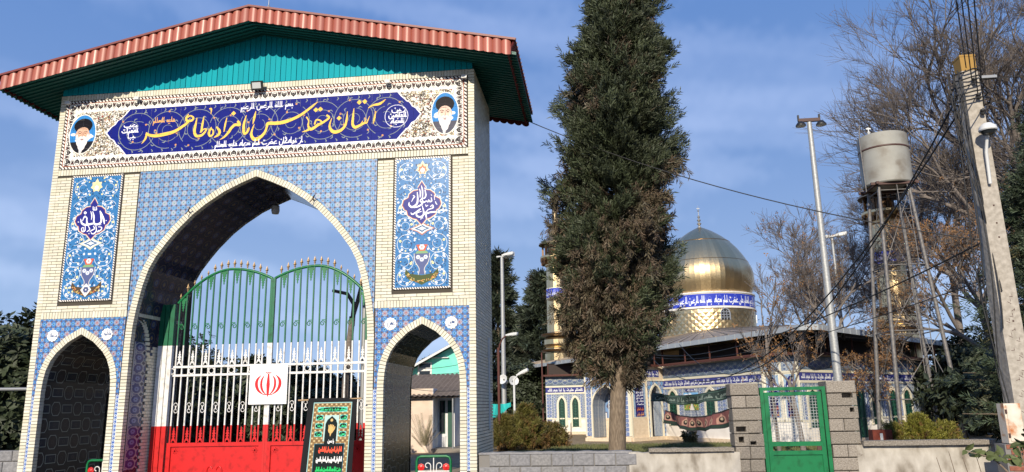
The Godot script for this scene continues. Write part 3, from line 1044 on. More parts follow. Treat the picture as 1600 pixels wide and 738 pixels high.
func cirrus() -> ImageTexture:
	# thin, drawn-out veils of high cloud, denser low down
	var f := FastNoiseLite.new()
	f.seed = 11
	f.frequency = 0.9
	f.fractal_octaves = 5
	f.domain_warp_enabled = true
	f.domain_warp_amplitude = 0.6
	f.domain_warp_frequency = 0.7
	var im := Image.create(1024, 512, false, Image.FORMAT_RGBA8)
	for y in 256:
		var up := (0.5 - (y + 0.5) / 512.0) * PI
		var fade := clampf(1.25 - up * 0.75, 0.25, 1.0)
		for x in 1024:
			var a := (x + 0.5) / 1024.0 * TAU
			var d := Vector3(sin(a) * cos(up), sin(up), -cos(a) * cos(up))
			var s := f.get_noise_3d(d.x * 1.7 + d.y * 1.2, d.y * 9.0 + d.x * 1.2, d.z * 1.7)
			var c := clampf((s + 0.16) * 1.35, 0.0, 1.0)
			im.set_pixel(x, y, Color(1, 1, 1, c * 0.52 * fade))
	return ImageTexture.create_from_image(im)


var grit: NoiseTexture2D
var lumps: NoiseTexture2D


func make_materials() -> void:
	grit = noise(0.06, 3, Color(0.2, 0.2, 0.2), Color(0.9, 0.9, 0.9), 256, 4)
	lumps = noise(0.012, 5, Color(0.1, 0.1, 0.1), Color(0.95, 0.95, 0.95), 256, 5)
	var speck := noise(0.02, 21, Color(0.93, 0.925, 0.91), Color(1, 1, 1), 256, 5)
	for k in 4:
		var b := mat("glazed brick %d" % k, [lin(0.745, 0.715, 0.60), lin(0.71, 0.675, 0.545), lin(0.765, 0.74, 0.635), lin(0.70, 0.67, 0.57)][k], 0.42)
		world_tex(b, speck, 0.9)
		b.metallic_specular = 0.22
	var bb := mat("glazed bricks", Color(1, 1, 1), 0.42, 0.0, true)
	world_tex(bb, speck, 0.9)
	bb.metallic_specular = 0.22
	mat("mortar", lin(0.065, 0.055, 0.042), 0.9)
	mat("grout", lin(0.42, 0.42, 0.42), 0.8)
	var pr := mat("plaster", Color(1, 1, 1), 0.95)
	world_tex(pr, noise(0.012, 31, srgb(104, 95, 84), srgb(196, 191, 183), 512, 6, srgb(166, 160, 151), 0.46), 0.35, grit, 0.9)
	pr.uv1_scale = Vector3(0.55, 0.3, 0.55)
	for k in 3:
		var bl := mat("concrete block %d" % k, [lin(0.76, 0.76, 0.78), lin(0.66, 0.66, 0.68), lin(0.71, 0.70, 0.69)][k], 0.95)
		world_tex(bl, noise(0.03 + 0.01 * k, 41 + k, srgb(132, 132, 134), srgb(172, 171, 172), 256, 6), 1.6, grit, 0.5)
	for k in 2:
		var bl := mat("rough block %d" % k, Color(1, 1, 1), 0.97)
		world_tex(bl, noise(0.04, 51 + k, [srgb(116, 109, 100), srgb(126, 118, 109)][k], [srgb(160, 152, 142), srgb(171, 163, 153)][k], 256, 6), 3.4, grit, 1.4)
	mat("wall mortar", lin(0.20, 0.19, 0.18), 0.95)
	for k in 3:
		mat("teal board %d" % k, [lin(0.0, 0.31, 0.39), lin(0.0, 0.285, 0.355), lin(0.0, 0.325, 0.40)][k], 0.62)
		mats["teal board %d" % k].metallic_specular = 0.25
	mat("teal groove", lin(0.004, 0.07, 0.08), 0.6)
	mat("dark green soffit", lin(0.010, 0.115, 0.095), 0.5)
	for k in 4:
		mat("terracotta metal %d" % k, [lin(0.37, 0.105, 0.072), lin(0.33, 0.095, 0.068), lin(0.39, 0.12, 0.085), lin(0.35, 0.10, 0.066)][k], [0.4, 0.5, 0.36, 0.45][k])
	mat("maroon and shaded tile metal", lin(0.16, 0.022, 0.018), 0.5)  # dark red of the roof sheet; on edge tiles it stands for shade
	var worn := noise(0.03, 151, Color(0.78, 0.76, 0.72), Color(1, 1, 1), 256, 6, Color(0.97, 0.965, 0.96), 0.4)
	mat("gate paint", Color(1, 1, 1), 0.42, 0.0, true)
	world_tex(mats["gate paint"], worn, 0.9)
	mat("green paint", lin(0.004, 0.165, 0.055), 0.38)
	mat("red paint", lin(0.60, 0.012, 0.012), 0.36)
	mat("white paint", lin(0.74, 0.74, 0.74), 0.45)
	for q in ["green paint", "red paint", "white paint"]:
		world_tex(mats[q], worn, 0.8)
	mat("pale gold", lin(0.62, 0.43, 0.24), 0.42, 0.6)
	mat("black", lin(0.012, 0.012, 0.013), 0.5)
	mat("rubber", lin(0.015, 0.015, 0.016), 0.6)
	mat("grey metal", lin(0.32, 0.33, 0.34), 0.45, 0.5)
	mat("lens", lin(0.55, 0.57, 0.58), 0.15)
	mat("lamp grey", lin(0.62, 0.63, 0.63), 0.4)
	mat("wood", lin(0.42, 0.28, 0.15), 0.7)
	mat("brown metal", lin(0.075, 0.035, 0.028), 0.55)
	mat("galvanised", Color(1, 1, 1), 0.55, 0.45)
	world_tex(mats["galvanised"], noise(0.05, 61, srgb(148, 150, 152), srgb(186, 188, 188), 256, 4), 1.2)


func build_ground() -> void:
	var earth := mat("earth", Color(1, 1, 1), 0.97)
	world_tex(earth, noise(0.02, 71, srgb(108, 92, 70), srgb(156, 138, 110), 512, 6), 0.14, grit, 2.0)
	var s := Shape.new()
	s.quad(Vector3(-700, 0, -900), Vector3(700, 0, -900), Vector3(700, 0, 300), Vector3(-700, 0, 300))
	struct("ground", s.mesh(), earth, Vector3(0, -0.03, 0))
	var road := mat("asphalt", Color(1, 1, 1), 0.95)
	world_tex(road, noise(0.06, 73, srgb(50, 49, 48), srgb(74, 72, 70), 512, 5), 0.5, grit, 0.6)
	s = Shape.new()
	s.quad(Vector3(-60, 0, 4.5), Vector3(60, 0, 4.5), Vector3(60, 0, 20), Vector3(-60, 0, 20))
	struct("road", s.mesh(), road, Vector3(0, -0.024, 0))
	var pave := mat("pavement", Color(1, 1, 1), 0.95)
	world_tex(pave, noise(0.03, 75, srgb(78, 75, 71), srgb(104, 100, 94), 512, 5), 0.4, grit, 0.6)
	s = Shape.new()
	s.span(Vector3(-60, -0.2, 0.5), Vector3(60, 0.0, 4.4))
	struct("pavement", s.mesh(), pave)
	var lawn := mat("lawn soil", Color(1, 1, 1), 0.97)
	world_tex(lawn, noise(0.02, 77, srgb(104, 100, 56), srgb(150, 138, 90), 512, 6), 0.2, grit, 2.0)
	s = Shape.new()
	s.quad(Vector3(1.5, 0, -21.5), Vector3(15.5, 0, -18), Vector3(12, 0, -1), Vector3(4, 0, -1))
	struct("lawn", s.mesh(), lawn, Vector3(0, -0.012, 0))
	# short grass, thickest towards the shrine
	var blade := Shape.new()
	for k in 5:
		var a := k * 2.4
		var d := Vector3(cos(a), 0, sin(a))
		var side := Vector3(-d.z, 0, d.x) * 0.012
		var b := d * 0.03
		blade.tri(b - side, b + d * 0.05 + Vector3.UP * (0.07 + 0.012 * k), b + side)
	var at := []
	var tints := []
	for i in 26000:
		var z := -rng.randf_range(3.0, 20.5)
		var x := rng.randf_range(2.5 - (z + 10) * 0.12, 12.0 - z * 0.1)
		at.append(Transform3D(Basis(Vector3.UP, rng.randf() * TAU).scaled(Vector3.ONE * rng.randf_range(0.7, 1.5)), Vector3(x, -0.012, z)))
		tints.append(Color(0.105, 0.125, 0.042).lerp(Color(0.19, 0.165, 0.075), rng.randf() * rng.randf()))
	var gm := mat("grass blades", Color(1, 1, 1), 0.8, 0.0, true)
	tag(stuff(many("grass", blade.mesh(), gm, at, tints)), "short green lawn grass between the block wall and the shrine", "grass", "", "stuff")


# ---------------------------------------------------------------- the gateway

const MAIN := [Vector2(1.95, 0), Vector2(1.95, 2.7), Vector2(1.937, 3.0), Vector2(1.90, 3.28), Vector2(1.83, 3.64), Vector2(1.745, 3.92), Vector2(1.64, 4.12), Vector2(1.48, 4.34), Vector2(1.33, 4.525), Vector2(1.07, 4.79), Vector2(0.85, 4.965), Vector2(0.54, 5.165), Vector2(0.25, 5.3), Vector2(0, 5.40)]
const SMALL := [Vector2(0.59, 0), Vector2(0.59, 1.98), Vector2(0.578, 2.15), Vector2(0.55, 2.31), Vector2(0.485, 2.47), Vector2(0.40, 2.59), Vector2(0.22, 2.755), Vector2(0, 2.88)]


func offset(prof: Array, by: float) -> Array:
	var out := []
	for i in prof.size():
		var a: Vector2 = prof[maxi(i - 1, 0)]
		var b: Vector2 = prof[mini(i + 1, prof.size() - 1)]
		if i == prof.size() - 1:
			out.append(Vector2(0, prof[i].y + by * 1.12))
			continue
		var d := (b - a).normalized()
		out.append(prof[i] + Vector2(d.y, -d.x) * by)
	return out


func arch_front(s: Shape, x0: float, x1: float, y1: float, cx: float, prof: Array, z: float, y0 := 0.0, uv := 1.0) -> void:
	# the face of a wall from x0 to x1 and up to y1, with an arched opening about cx
	for e: float in [-1.0, 1.0]:
		var edge := absf((x0 if e < 0 else x1) - cx)
		var first := true
		for i in prof.size() - 1:
			var a: Vector2 = prof[i]
			var b: Vector2 = prof[i + 1]
			if b.y <= y0:
				continue
			if a.y < y0:
				a = a.lerp(b, (y0 - a.y) / (b.y - a.y))
			if first:
				first = false
				if edge > a.x + 0.0005:
					quad_xy(s, cx, e, a.x, edge, y0, y1, z, uv)
			if b.x >= edge:
				continue
			if a.x > edge:
				a = a.lerp(b, (a.x - edge) / (a.x - b.x))
			if a.x - b.x > 0.0003:
				poly_xy(s, cx, e, [Vector2(a.x, minf(a.y, y1)), Vector2(b.x, minf(b.y, y1)), Vector2(b.x, y1), Vector2(a.x, y1)], z, uv)


func quad_xy(s: Shape, cx: float, e: float, xa: float, xb: float, ya: float, yb: float, z: float, uv: float) -> void:
	poly_xy(s, cx, e, [Vector2(xb, ya), Vector2(xa, ya), Vector2(xa, yb), Vector2(xb, yb)], z, uv)


func poly_xy(s: Shape, cx: float, e: float, p: Array, z: float, uv: float) -> void:
	var q := []
	for a: Vector2 in p:
		q.append(Vector3(cx + e * a.x, a.y, z))
	if e < 0:
		q.reverse()
	# p runs clockwise for e > 0 when seen from the front: bottom right, bottom left, top left, top right
	var t := []
	for a: Vector3 in q:
		t.append(Vector2(a.x, -a.y) * uv)
	s.tri(q[0], q[1], q[2], t[0], t[1], t[2])
	s.tri(q[0], q[2], q[3], t[0], t[2], t[3])


func soffit(s: Shape, cx: float, prof: Array, z0: float, z1: float, y0 := 0.0, uv := 1.0) -> void:
	# the inner face of an arched passage from z0 (back) to z1 (front)
	for e: float in [-1.0, 1.0]:
		var run := 0.0
		for i in prof.size() - 1:
			var a: Vector2 = prof[i]
			var b: Vector2 = prof[i + 1]
			var l := a.distance_to(b)
			if b.y > y0:
				if a.y < y0:
					a = Vector2(lerpf(a.x, b.x, (y0 - a.y) / (b.y - a.y)), y0)
				var va := run + l - a.distance_to(b)
				var q := [Vector3(cx + e * b.x, b.y, z1), Vector3(cx + e * b.x, b.y, z0), Vector3(cx + e * a.x, a.y, z0), Vector3(cx + e * a.x, a.y, z1)]
				var t := [Vector2(z1, -run - l) * uv, Vector2(z0, -run - l) * uv, Vector2(z0, -va) * uv, Vector2(z1, -va) * uv]
				if e > 0:
					q = [q[1], q[0], q[3], q[2]]
					t = [t[1], t[0], t[3], t[2]]
				s.tri(q[0], q[1], q[2], t[0], t[1], t[2])
				s.tri(q[0], q[2], q[3], t[0], t[2], t[3])
			run += l


func brick_tint() -> Color:
	return [Color(0.745, 0.715, 0.60), Color(0.71, 0.675, 0.545), Color(0.765, 0.74, 0.635), Color(0.70, 0.67, 0.57)][rng.randi() % 4] * rng.randf_range(0.93, 1.04)


func arch_bricks(s: Shape, cx: float, prof: Array, deep: float, z0: float, z1: float, y0 := 0.0) -> void:
	# wedge bricks set round an opening
	var outer := offset(prof, deep)
	for e: float in [-1.0, 1.0]:
		for i in prof.size() - 1:
			var a: Vector2 = prof[i]
			var b: Vector2 = prof[i + 1]
			var oa: Vector2 = outer[i]
			var ob: Vector2 = outer[i + 1]
			if i == 0:
				oa = Vector2(a.x + deep, a.y)
			var count := maxi(1, roundi((oa.distance_to(ob) + a.distance_to(b)) / 2 / 0.051))
			for k in count:
				var f0 := (k + 0.08) / count
				var f1 := (k + 0.92) / count
				var p := [oa.lerp(ob, f1), a.lerp(b, f1), a.lerp(b, f0), oa.lerp(ob, f0)]
				if p[2].y < y0:
					continue
				s.tint = brick_tint()
				var q := []
				for z: float in [z1, z0]:
					for c: Vector2 in p:
						q.append(Vector3(cx + e * c.x, c.y, z))
				if e > 0:
					q = [q[1], q[0], q[3], q[2], q[5], q[4], q[7], q[6]]
				s.hexa(q)


func tiled(s: Shape, cx: float, left: float, right: float, top: float, prof: Array, low: float, pitch: float) -> void:
	# square glazed tiles round an arch, each set a hair out of true and of its own tone
	for e: float in [-1.0, 1.0]:
		var edge := left if e < 0 else right
		var region := PackedVector2Array()
		for i in prof.size():
			var q: Vector2 = prof[i]
			region.append(Vector2(cx + e * minf(q.x, edge), maxf(q.y, low)))
		region.append(Vector2(cx, top))
		region.append(Vector2(cx + e * edge, top))
		region.append(Vector2(cx + e * edge, low))
		for iy in int((top - low) / pitch) + 2:
			for ix in int(edge / pitch) + 2:
				var x0 := cx + (e * ix - (1.0 if e < 0 else 0.0)) * pitch
				var y1 := top - iy * pitch
				var g := 0.0009
				var cell := PackedVector2Array([Vector2(x0 + g, y1 - pitch + g), Vector2(x0 + pitch - g, y1 - pitch + g), Vector2(x0 + pitch - g, y1 - g), Vector2(x0 + g, y1 - g)])
				var tx := rng.randf_range(-0.009, 0.009)
				var ty := rng.randf_range(-0.009, 0.009)
				s.tint = Color(1, 1, 1) * rng.randf_range(0.9, 1.04)
				for part: PackedVector2Array in Geometry2D.intersect_polygons(cell, region):
					var first := s.v.size()
					s.prism(part, -0.019, -0.006)
					for i in range(first, s.v.size()):
						var p := s.v[i]
						s.t[i] = Vector2((p.x - x0) / pitch, (y1 - p.y) / pitch)
						if p.z > -0.01:
							s.v[i].z += (p.x - x0 - pitch / 2) * tx + (p.y - y1 + pitch / 2) * ty
						if s.n[i].z > 0.9:
							s.n[i] = Vector3(-tx, -ty, 1).normalized()


func roof_line(x: float) -> float:
	return 8.13 - 0.2137 * absf(x)


func build_gateway() -> void:
	var gate := thing("shrine_gateway", "tall cream brick gateway with blue tile panels, three pointed arches and a red gabled roof", "gateway")
	var mortar: Material = mats["mortar"]
	# ---- the body behind the facing
	var s := Shape.new()
	arch_front(s, -1.95, 1.95, 7.05, 0, MAIN, -0.02)
	for e: float in [-1.0, 1.0]:
		arch_front(s, minf(e * 1.95, e * 3.63), maxf(e * 1.95, e * 3.63), 7.05, e * 2.81, SMALL, -0.02)
		# outer flank and back
		var x := e * 3.63
		var f := [Vector3(x, 7.05, -0.02), Vector3(x, 7.05, -1.75), Vector3(x, 0, -1.75), Vector3(x, 0, -0.02)]
		if e < 0:
			f = [f[1], f[0], f[3], f[2]]
		s.quad(f[0], f[1], f[2], f[3])
		var st := Shape.new()
		arch_front(st, minf(-e * 1.95, -e * 3.63), maxf(-e * 1.95, -e * 3.63), 7.05, -e * 2.81, SMALL, 1.75)
		var back := Transform3D(Basis(Vector3.UP, PI), Vector3.ZERO)
		for i in st.v.size():
			s.v.append(back * st.v[i])
			s.n.append(back.basis * st.n[i])
			s.t.append(st.t[i])
			s.c.append(Color(1, 1, 1))
		s.quad(Vector3(e * 1.95 - 0.001, 7.05, -1.45), Vector3(e * 1.95 - 0.001, 7.05, -1.75), Vector3(e * 1.95 - 0.001, 2.6, -1.75), Vector3(e * 1.95 - 0.001, 2.6, -1.45))
	var sb := Shape.new()
	arch_front(sb, -1.95, 1.95, 7.05, 0, MAIN, 1.45)
	var turn := Basis(Vector3.UP, PI)
	for i in sb.v.size():
		s.v.append(turn * sb.v[i])
		s.n.append(turn * sb.n[i])
		s.t.append(sb.t[i])
		s.c.append(Color(1, 1, 1))
	s.quad(Vector3(-3.63, 7.05, -1.75), Vector3(3.63, 7.05, -1.75), Vector3(3.63, 7.05, -0.02), Vector3(-3.63, 7.05, -0.02))
	obj("wall", s.mesh(), mortar, gate)
	# ---- the three passages
	var hexm := printed("hexagon tile", hex_tiles(), 0.22)
	var darkm := printed("dark tile", dark_tiles(), 0.18)
	s = Shape.new()
	soffit(s, 0, MAIN, -1.45, -0.1, 0.0, 1.1)
	obj("passage_lining", s.mesh(), darkm, gate)
	for e: float in [-1.0, 1.0]:
		s = Shape.new()
		soffit(s, e * 2.81, SMALL, -1.75, -0.1, 0.0, 1.9)
		obj("passage_lining", s.mesh(), hexm, gate)
	# ---- brick facing
	var bricks := Shape.new()
	arch_bricks(bricks, 0, MAIN, 0.105, -0.11, 0.0)
	arch_bricks(bricks, 0, MAIN, 0.105, -1.46, -1.38)
	for e: float in [-1.0, 1.0]:
		arch_bricks(bricks, e * 2.81, SMALL, 0.10, -0.11, 0.0)
		arch_bricks(bricks, e * 2.81, SMALL, 0.10, -1.76, -1.66)
		for r in 141:
			bricks.tint = brick_tint()
			bricks.box(Vector3(e * 3.6, r * 0.05 + 0.025, -0.03), Vector3(0.1, 0.042, 0.062))
		# soldier course over the small arch
		for k in 30:
			bricks.tint = brick_tint()
			bricks.box(Vector3(e * (2.08 + k * 0.05), 3.195, -0.012), Vector3(0.043, 0.105, 0.026))
	for k in 142:
		for y: float in [5.64, 7.0]:
			bricks.tint = brick_tint()
			bricks.box(Vector3(-3.525 + k * 0.05, y, -0.012), Vector3(0.043, 0.1, 0.026))
	# flanks
	for e: float in [-1.0, 1.0]:
		for r in 141:
			for k in 10:
				var z0 := -0.068 - k * 0.19 + (0.095 if r % 2 else 0.0)
				var z1 := maxf(z0 - 0.183, -1.77)
				z0 = minf(z0, -0.068)
				if z0 - z1 < 0.02:
					continue
				bricks.tint = brick_tint()
				bricks.box(Vector3(e * 3.64, r * 0.05 + 0.025, (z0 + z1) / 2), Vector3(0.022, 0.0405, z0 - z1 - 0.003))
	# jambs of the main arch: plain brick by the metal gate, a course at impost height, half niches edged in brick
	for e: float in [-1.0, 1.0]:
		for k in 26:
			bricks.tint = brick_tint()
			bricks.box(Vector3(e * 1.925, 3.2, -0.135 - k * 0.05), Vector3(0.03, 0.105, 0.043))
		for r in 54:
			for k in 3:
				if 0.025 + r * 0.05 > 2.55 and k == 0:
					continue
				bricks.tint = brick_tint()
				bricks.box(Vector3(e * 1.945, 0.025 + r * 0.05, -0.52 - k * 0.1 - (0.05 if r % 2 else 0.0)), Vector3(0.02, 0.043, 0.094))
		for k in 14:
			var a := k / 14.0
			var y := 3.12 - a * a * 0.75
			bricks.tint = brick_tint()
			bricks.box(Vector3(e * 1.937, y, -0.12 - 0.36 * sin(a * PI / 2)), Vector3(0.03, 0.05, 0.1))
	stuff(obj("brickwork", bricks.mesh(), mats["glazed bricks"], gate))
	# running bond of the two piers, brick by brick
	var whole := Shape.new()
	whole.box(Vector3.ZERO, Vector3(0.183, 0.042, 0.026))
	var whole_mesh := whole.mesh()
	var rest := Shape.new()
	var placed := 0
	for r in 46:
		for e: float in [1.0, -1.0]:
			var y := 3.275 + r * 0.05
			var spans := [[2.06, 3.55]]
			if y > 3.37:
				spans = [[2.06, 2.325], [3.29, 3.55]]
			for sp: Array in spans:
				var x: float = sp[0] - (0.095 if r % 2 else 0.0)
				while x < sp[1] - 0.01:
					var a := maxf(x, sp[0])
					var b := minf(x + 0.19, sp[1])
					x += 0.19
					if b - a < 0.02:
						continue
					if b - a > 0.185 and placed < 290:
						obj("brick", whole_mesh, mats["glazed brick %d" % (rng.randi() % 4)], gate, Vector3(e * (a + b) / 2, y, -0.012))
						placed += 1
					else:
						rest.tint = brick_tint()
						rest.box(Vector3(e * (a + b) / 2, y, -0.012), Vector3(b - a - 0.007, 0.042, 0.026))
	stuff(obj("brickwork", rest.mesh(), mats["glazed bricks"], gate))
	# ---- tile panels
	var spandrel := printed("star tile", star_tile(srgb(136, 172, 176), srgb(124, 138, 172), srgb(110, 146, 190)), 0.3)
	var pier_tile := printed("red star tile", star_tile(srgb(168, 110, 112), srgb(96, 92, 140), srgb(76, 122, 184)), 0.3)
	var strip := printed("vine strip", arabesque(srgb(90, 132, 198), srgb(206, 212, 222), srgb(54, 84, 160), 64, 512), 0.3)
	spandrel.vertex_color_use_as_albedo = true
	pier_tile.vertex_color_use_as_albedo = true
	s = Shape.new()
	tiled(s, 0, 2.045, 2.045, 5.585, offset(MAIN, 0.108), 2.0, 0.165)
	obj("spandrel_tiling", s.mesh(), spandrel, gate)
	for e: float in [-1.0, 1.0]:
		s = Shape.new()
		tiled(s, e * 2.81, 0.752 if e < 0 else 0.738, 0.738 if e < 0 else 0.752, 3.14, offset(SMALL, 0.102), 1.9, 0.168)
		obj("arch_tiling", s.mesh(), pier_tile, gate)
		for q: Array in [[2.058, 2.114], [3.506, 3.548]]:
			s = Shape.new()
			s.quad(Vector3(minf(e * q[0], e * q[1]), 1.9, -0.006), Vector3(maxf(e * q[0], e * q[1]), 1.9, -0.006), Vector3(maxf(e * q[0], e * q[1]), 0.7, -0.006), Vector3(minf(e * q[0], e * q[1]), 0.7, -0.006), Vector2(0, 0), Vector2(1, 2.4))
			obj("tile_strip", s.mesh(), strip, gate)
	# white roundels with short lettering
	var words := [["محمد"], ["فاطمه"], ["حسن"], ["حسین"]]
	for k in 4:
		var q: Vector2 = [Vector2(-3.304, 2.869), Vector2(-2.36, 2.867), Vector2(2.315, 2.889), Vector2(3.269, 2.884)][k]
		s = Shape.new()
		var rim := PackedVector2Array()
		for i in 24:
			var r := 0.094 + 0.006 * cos(i * PI)
			rim.append(Vector2(cos(i * TAU / 24), sin(i * TAU / 24)) * r)
		s.prism(rim, -0.006, 0.004, 5.0)
		for i in s.t.size():
			s.t[i] += Vector2(0.5, 0.5)
		obj("roundel", s.mesh(), printed("roundel %d" % k, roundel_picture(words[k]), 0.3), gate, Vector3(q.x, q.y, 0))
	# jamb panels of navy scrollwork in the main arch
	var jamb := printed("navy scroll tile", arabesque(srgb(48, 54, 112), srgb(150, 152, 160), srgb(110, 122, 170), 128, 512), 0.2)
	for e: float in [-1.0, 1.0]:
		s = Shape.new()
		var a := Vector3(e * 1.944, 2.75, -0.11)
		var b := Vector3(e * 1.944, 2.75, -0.46)
		if e > 0:
			s.quad(b, a, Vector3(a.x, 0.75, a.z), Vector3(b.x, 0.75, b.z), Vector2(0, 0), Vector2(0.6, 1.5))
		else:
			s.quad(a, b, Vector3(b.x, 0.75, b.z), Vector3(a.x, 0.75, a.z), Vector2(0, 0), Vector2(0.6, 1.5))
		obj("jamb_panel", s.mesh(), jamb, gate)
	# tall panels of the piers
	for e: float in [-1.0, 1.0]:
		s = Shape.new()
		var x := -3.27 if e < 0 else 2.345
		s.box(Vector3(x + 0.457, 4.495, -0.014), Vector3(0.914, 2.15, 0.03))
		var at := s.mesh()
		s = Shape.new()
		s.quad(Vector3(x, 5.57, 0.003), Vector3(x + 0.914, 5.57, 0.003), Vector3(x + 0.914, 3.42, 0.003), Vector3(x, 3.42, 0.003))
		var back := obj("scroll_panel", at, mats["grout"], gate)
		tag(back, "tall blue panel with the name of God in white on navy" if e < 0 else "tall blue panel with the name of the Prophet in white on navy")
		obj("tile_face", s.mesh(), printed("scroll panel %d" % int(e), vine_panel(ALLAH_WORDS if e < 0 else RASUL_WORDS, e > 0, srgb(58, 118, 174)), 0.25), back)
	# ---- the name board, tile by tile
	s = Shape.new()
	s.box(Vector3(0, 6.3175, -0.004), Vector3(7.06, 1.235, 0.02))
	var board := obj("name_board", s.mesh(), mats["grout"], gate)
	var sign_mat := printed("name board glaze", sign_picture(), 0.45)
	sign_mat.metallic_specular = 0.16
	for iy in 7:
		for ix in 40:
			var x0 := -3.53 + ix * 0.1765
			var y1 := 6.935 - iy * 1.235 / 7
			var w := 0.1765
			var h := 1.235 / 7
			s = Shape.new()
			var u0 := Vector2(ix / 40.0, iy / 7.0)
			var u1 := Vector2((ix + 1) / 40.0, (iy + 1) / 7.0)
			var g := 0.0012
			var q := [Vector3(-w / 2 + g, h / 2 - g, 0.004), Vector3(w / 2 - g, h / 2 - g, 0.004), Vector3(w / 2 - g, -h / 2 + g, 0.004), Vector3(-w / 2 + g, -h / 2 + g, 0.004)]
			s.quad(q[0], q[1], q[2], q[3], u0, u1)
			for k in 4:
				var a: Vector3 = q[k]
				var b: Vector3 = q[(k + 1) % 4]
				s.quad(b, a, a + Vector3(0, 0, -0.008), b + Vector3(0, 0, -0.008), u0, u0)
			obj("tile", s.mesh(), sign_mat, board, Vector3(x0 + w / 2, y1 - h / 2, 0.008 + rng.randf() * 0.0006), Basis(Vector3(rng.randf_range(-1, 1), rng.randf_range(-1, 1), 0).normalized(), rng.randf() * 0.004))
	# ---- gable boards
	s = Shape.new()
	s.prism(PackedVector2Array([Vector2(-3.63, 7.055), Vector2(3.63, 7.055), Vector2(3.63, 7.2), Vector2(0, 7.96), Vector2(-3.63, 7.2)]), -0.12, -0.012)
	obj("gable_backing", s.mesh(), mats["teal groove"], gate)
	s = Shape.new()
	s.prism(PackedVector2Array([Vector2(-3.63, 7.055), Vector2(3.63, 7.055), Vector2(3.63, 7.2), Vector2(0, 7.96), Vector2(-3.63, 7.2)]), -1.75, -1.7)
	obj("gable_backing", s.mesh(), mats["teal groove"], gate)
	for k in 77:
		var x0 := -3.63 + k * 0.0943
		var x1 := x0 + 0.086
		s = Shape.new()
		s.prism(PackedVector2Array([Vector2(0, 0), Vector2(x1 - x0, 0), Vector2(x1 - x0, roof_line(x1) - 0.17 - 7.055), Vector2(0, roof_line(x0) - 0.17 - 7.055)]), -0.012, 0.004 + 0.003 * (k % 3))
		obj("gable_board", s.mesh(), mats["teal board %d" % (rng.randi() % 3)], gate, Vector3(x0, 7.055, 0))
	# ---- roof
	var half := 4.35
	for e: float in [-1.0, 1.0]:
		s = Shape.new()
		var a := Vector3(0, roof_line(0), 0)
		var b := Vector3(e * (half + 0.06), roof_line(half + 0.06), 0)
		var f := Vector3(0, 0, 0.64)
		var k := Vector3(0, 0, -2.5)
		var up := Vector3(0, 0.035, 0)
		var p := [a + f + up, b + f + up, b + f, a + f, a + k + up, b + k + up, b + k, a + k]
		if e < 0:
			p = [p[1], p[0], p[3], p[2], p[5], p[4], p[7], p[6]]
		s.hexa(p)
		# standing pan-tile ribs on top
		for i in 22:
			var z := 0.55 - i * 0.143
			s.bar(a + up + Vector3(0, 0.01, z), b + up + Vector3(0, 0.01, z), 0.05, 0.03)
		obj("roof_sheet", s.mesh(), mats["maroon and shaded tile metal"], gate)
		# boarded underside with its ribs
		s = Shape.new()
		var dn := Vector3(0, -0.17, 0)
		f = Vector3(0, 0, 0.56)
		k = Vector3(0, 0, -2.42)
		p = [a + f + dn, b + f + dn, b + f + dn * 1.1, a + f + dn * 1.1, a + k + dn, b + k + dn, b + k + dn * 1.1, a + k + dn * 1.1]
		if e < 0:
			p = [p[1], p[0], p[3], p[2], p[5], p[4], p[7], p[6]]
		s.hexa(p)
		for i in 30:
			var z := 0.54 - i * 0.1
			s.bar(a + dn * 1.15 + Vector3(0, 0, z), b + dn * 1.15 + Vector3(0, 0, z), 0.03, 0.024)
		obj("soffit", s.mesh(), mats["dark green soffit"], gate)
	# hanging pan-tile edge: one rounded piece beside another, front and both eaves
	for e: float in [-1.0, 0.0, 1.0]:
		s = Shape.new()
		var n := 10
		var rows := [0.0, 0.35, 1.0]
		for i in n:
			for r in 2:
				var q := []
				for c: Array in [[i, r], [i + 1, r], [i + 1, r + 1], [i, r + 1]]:
					var fx: float = c[0] / float(n)
					var bulge := pow(sin(fx * PI), 0.65)
					var fr: float = rows[c[1]]
					q.append(Vector3(fx * 0.1445, -e * 0.2137 * fx * 0.1445 - 0.015 * (1 - bulge) * (1 - fr) - fr * (0.235 + 0.03 * bulge), 0.034 * bulge + 0.012 * fr))
				s.quad(q[0], q[1], q[2], q[3])
				s.quad(q[1] + Vector3(0, 0, -0.004), q[0] + Vector3(0, 0, -0.004), q[3] + Vector3(0, 0, -0.004), q[2] + Vector3(0, 0, -0.004))
		var piece := s.mesh()
		if e == 0.0:
			for i in 21:  # eave tiles out of the sun carry their shade as a darker red
				obj("edge_tile", piece, mats["maroon and shaded tile metal"], gate, Vector3(half + 0.03, roof_line(half), 0.6 - i * 0.1445), Basis(Vector3.UP, PI / 2) * Basis(Vector3.RIGHT, 0.55))
				obj("edge_tile", piece, mats["maroon and shaded tile metal"], gate, Vector3(-half - 0.03, roof_line(half), 0.4555 - i * 0.1445), Basis(Vector3.UP, -PI / 2) * Basis(Vector3.RIGHT, 0.55))
		else:
			for i in 30:
				var x := i * 0.1445  # the back row takes the same shaded red, only the front is terracotta
				obj("edge_tile", piece, mats["maroon and shaded tile metal"], gate, Vector3(-x, roof_line(x), -2.46) if e > 0 else Vector3(x + 0.1445, roof_line(x + 0.1445), -2.46), Basis(Vector3.UP, PI))
				if e > 0:
					obj("edge_tile", piece, mats["terracotta metal %d" % (rng.randi() % 4)], gate, Vector3(x, roof_line(x), 0.59))
				else:
					obj("edge_tile", piece, mats["terracotta metal %d" % (rng.randi() % 4)], gate, Vector3(-x - 0.1445, roof_line(x + 0.1445), 0.59))
	# finial on the ridge
	s = Shape.new()
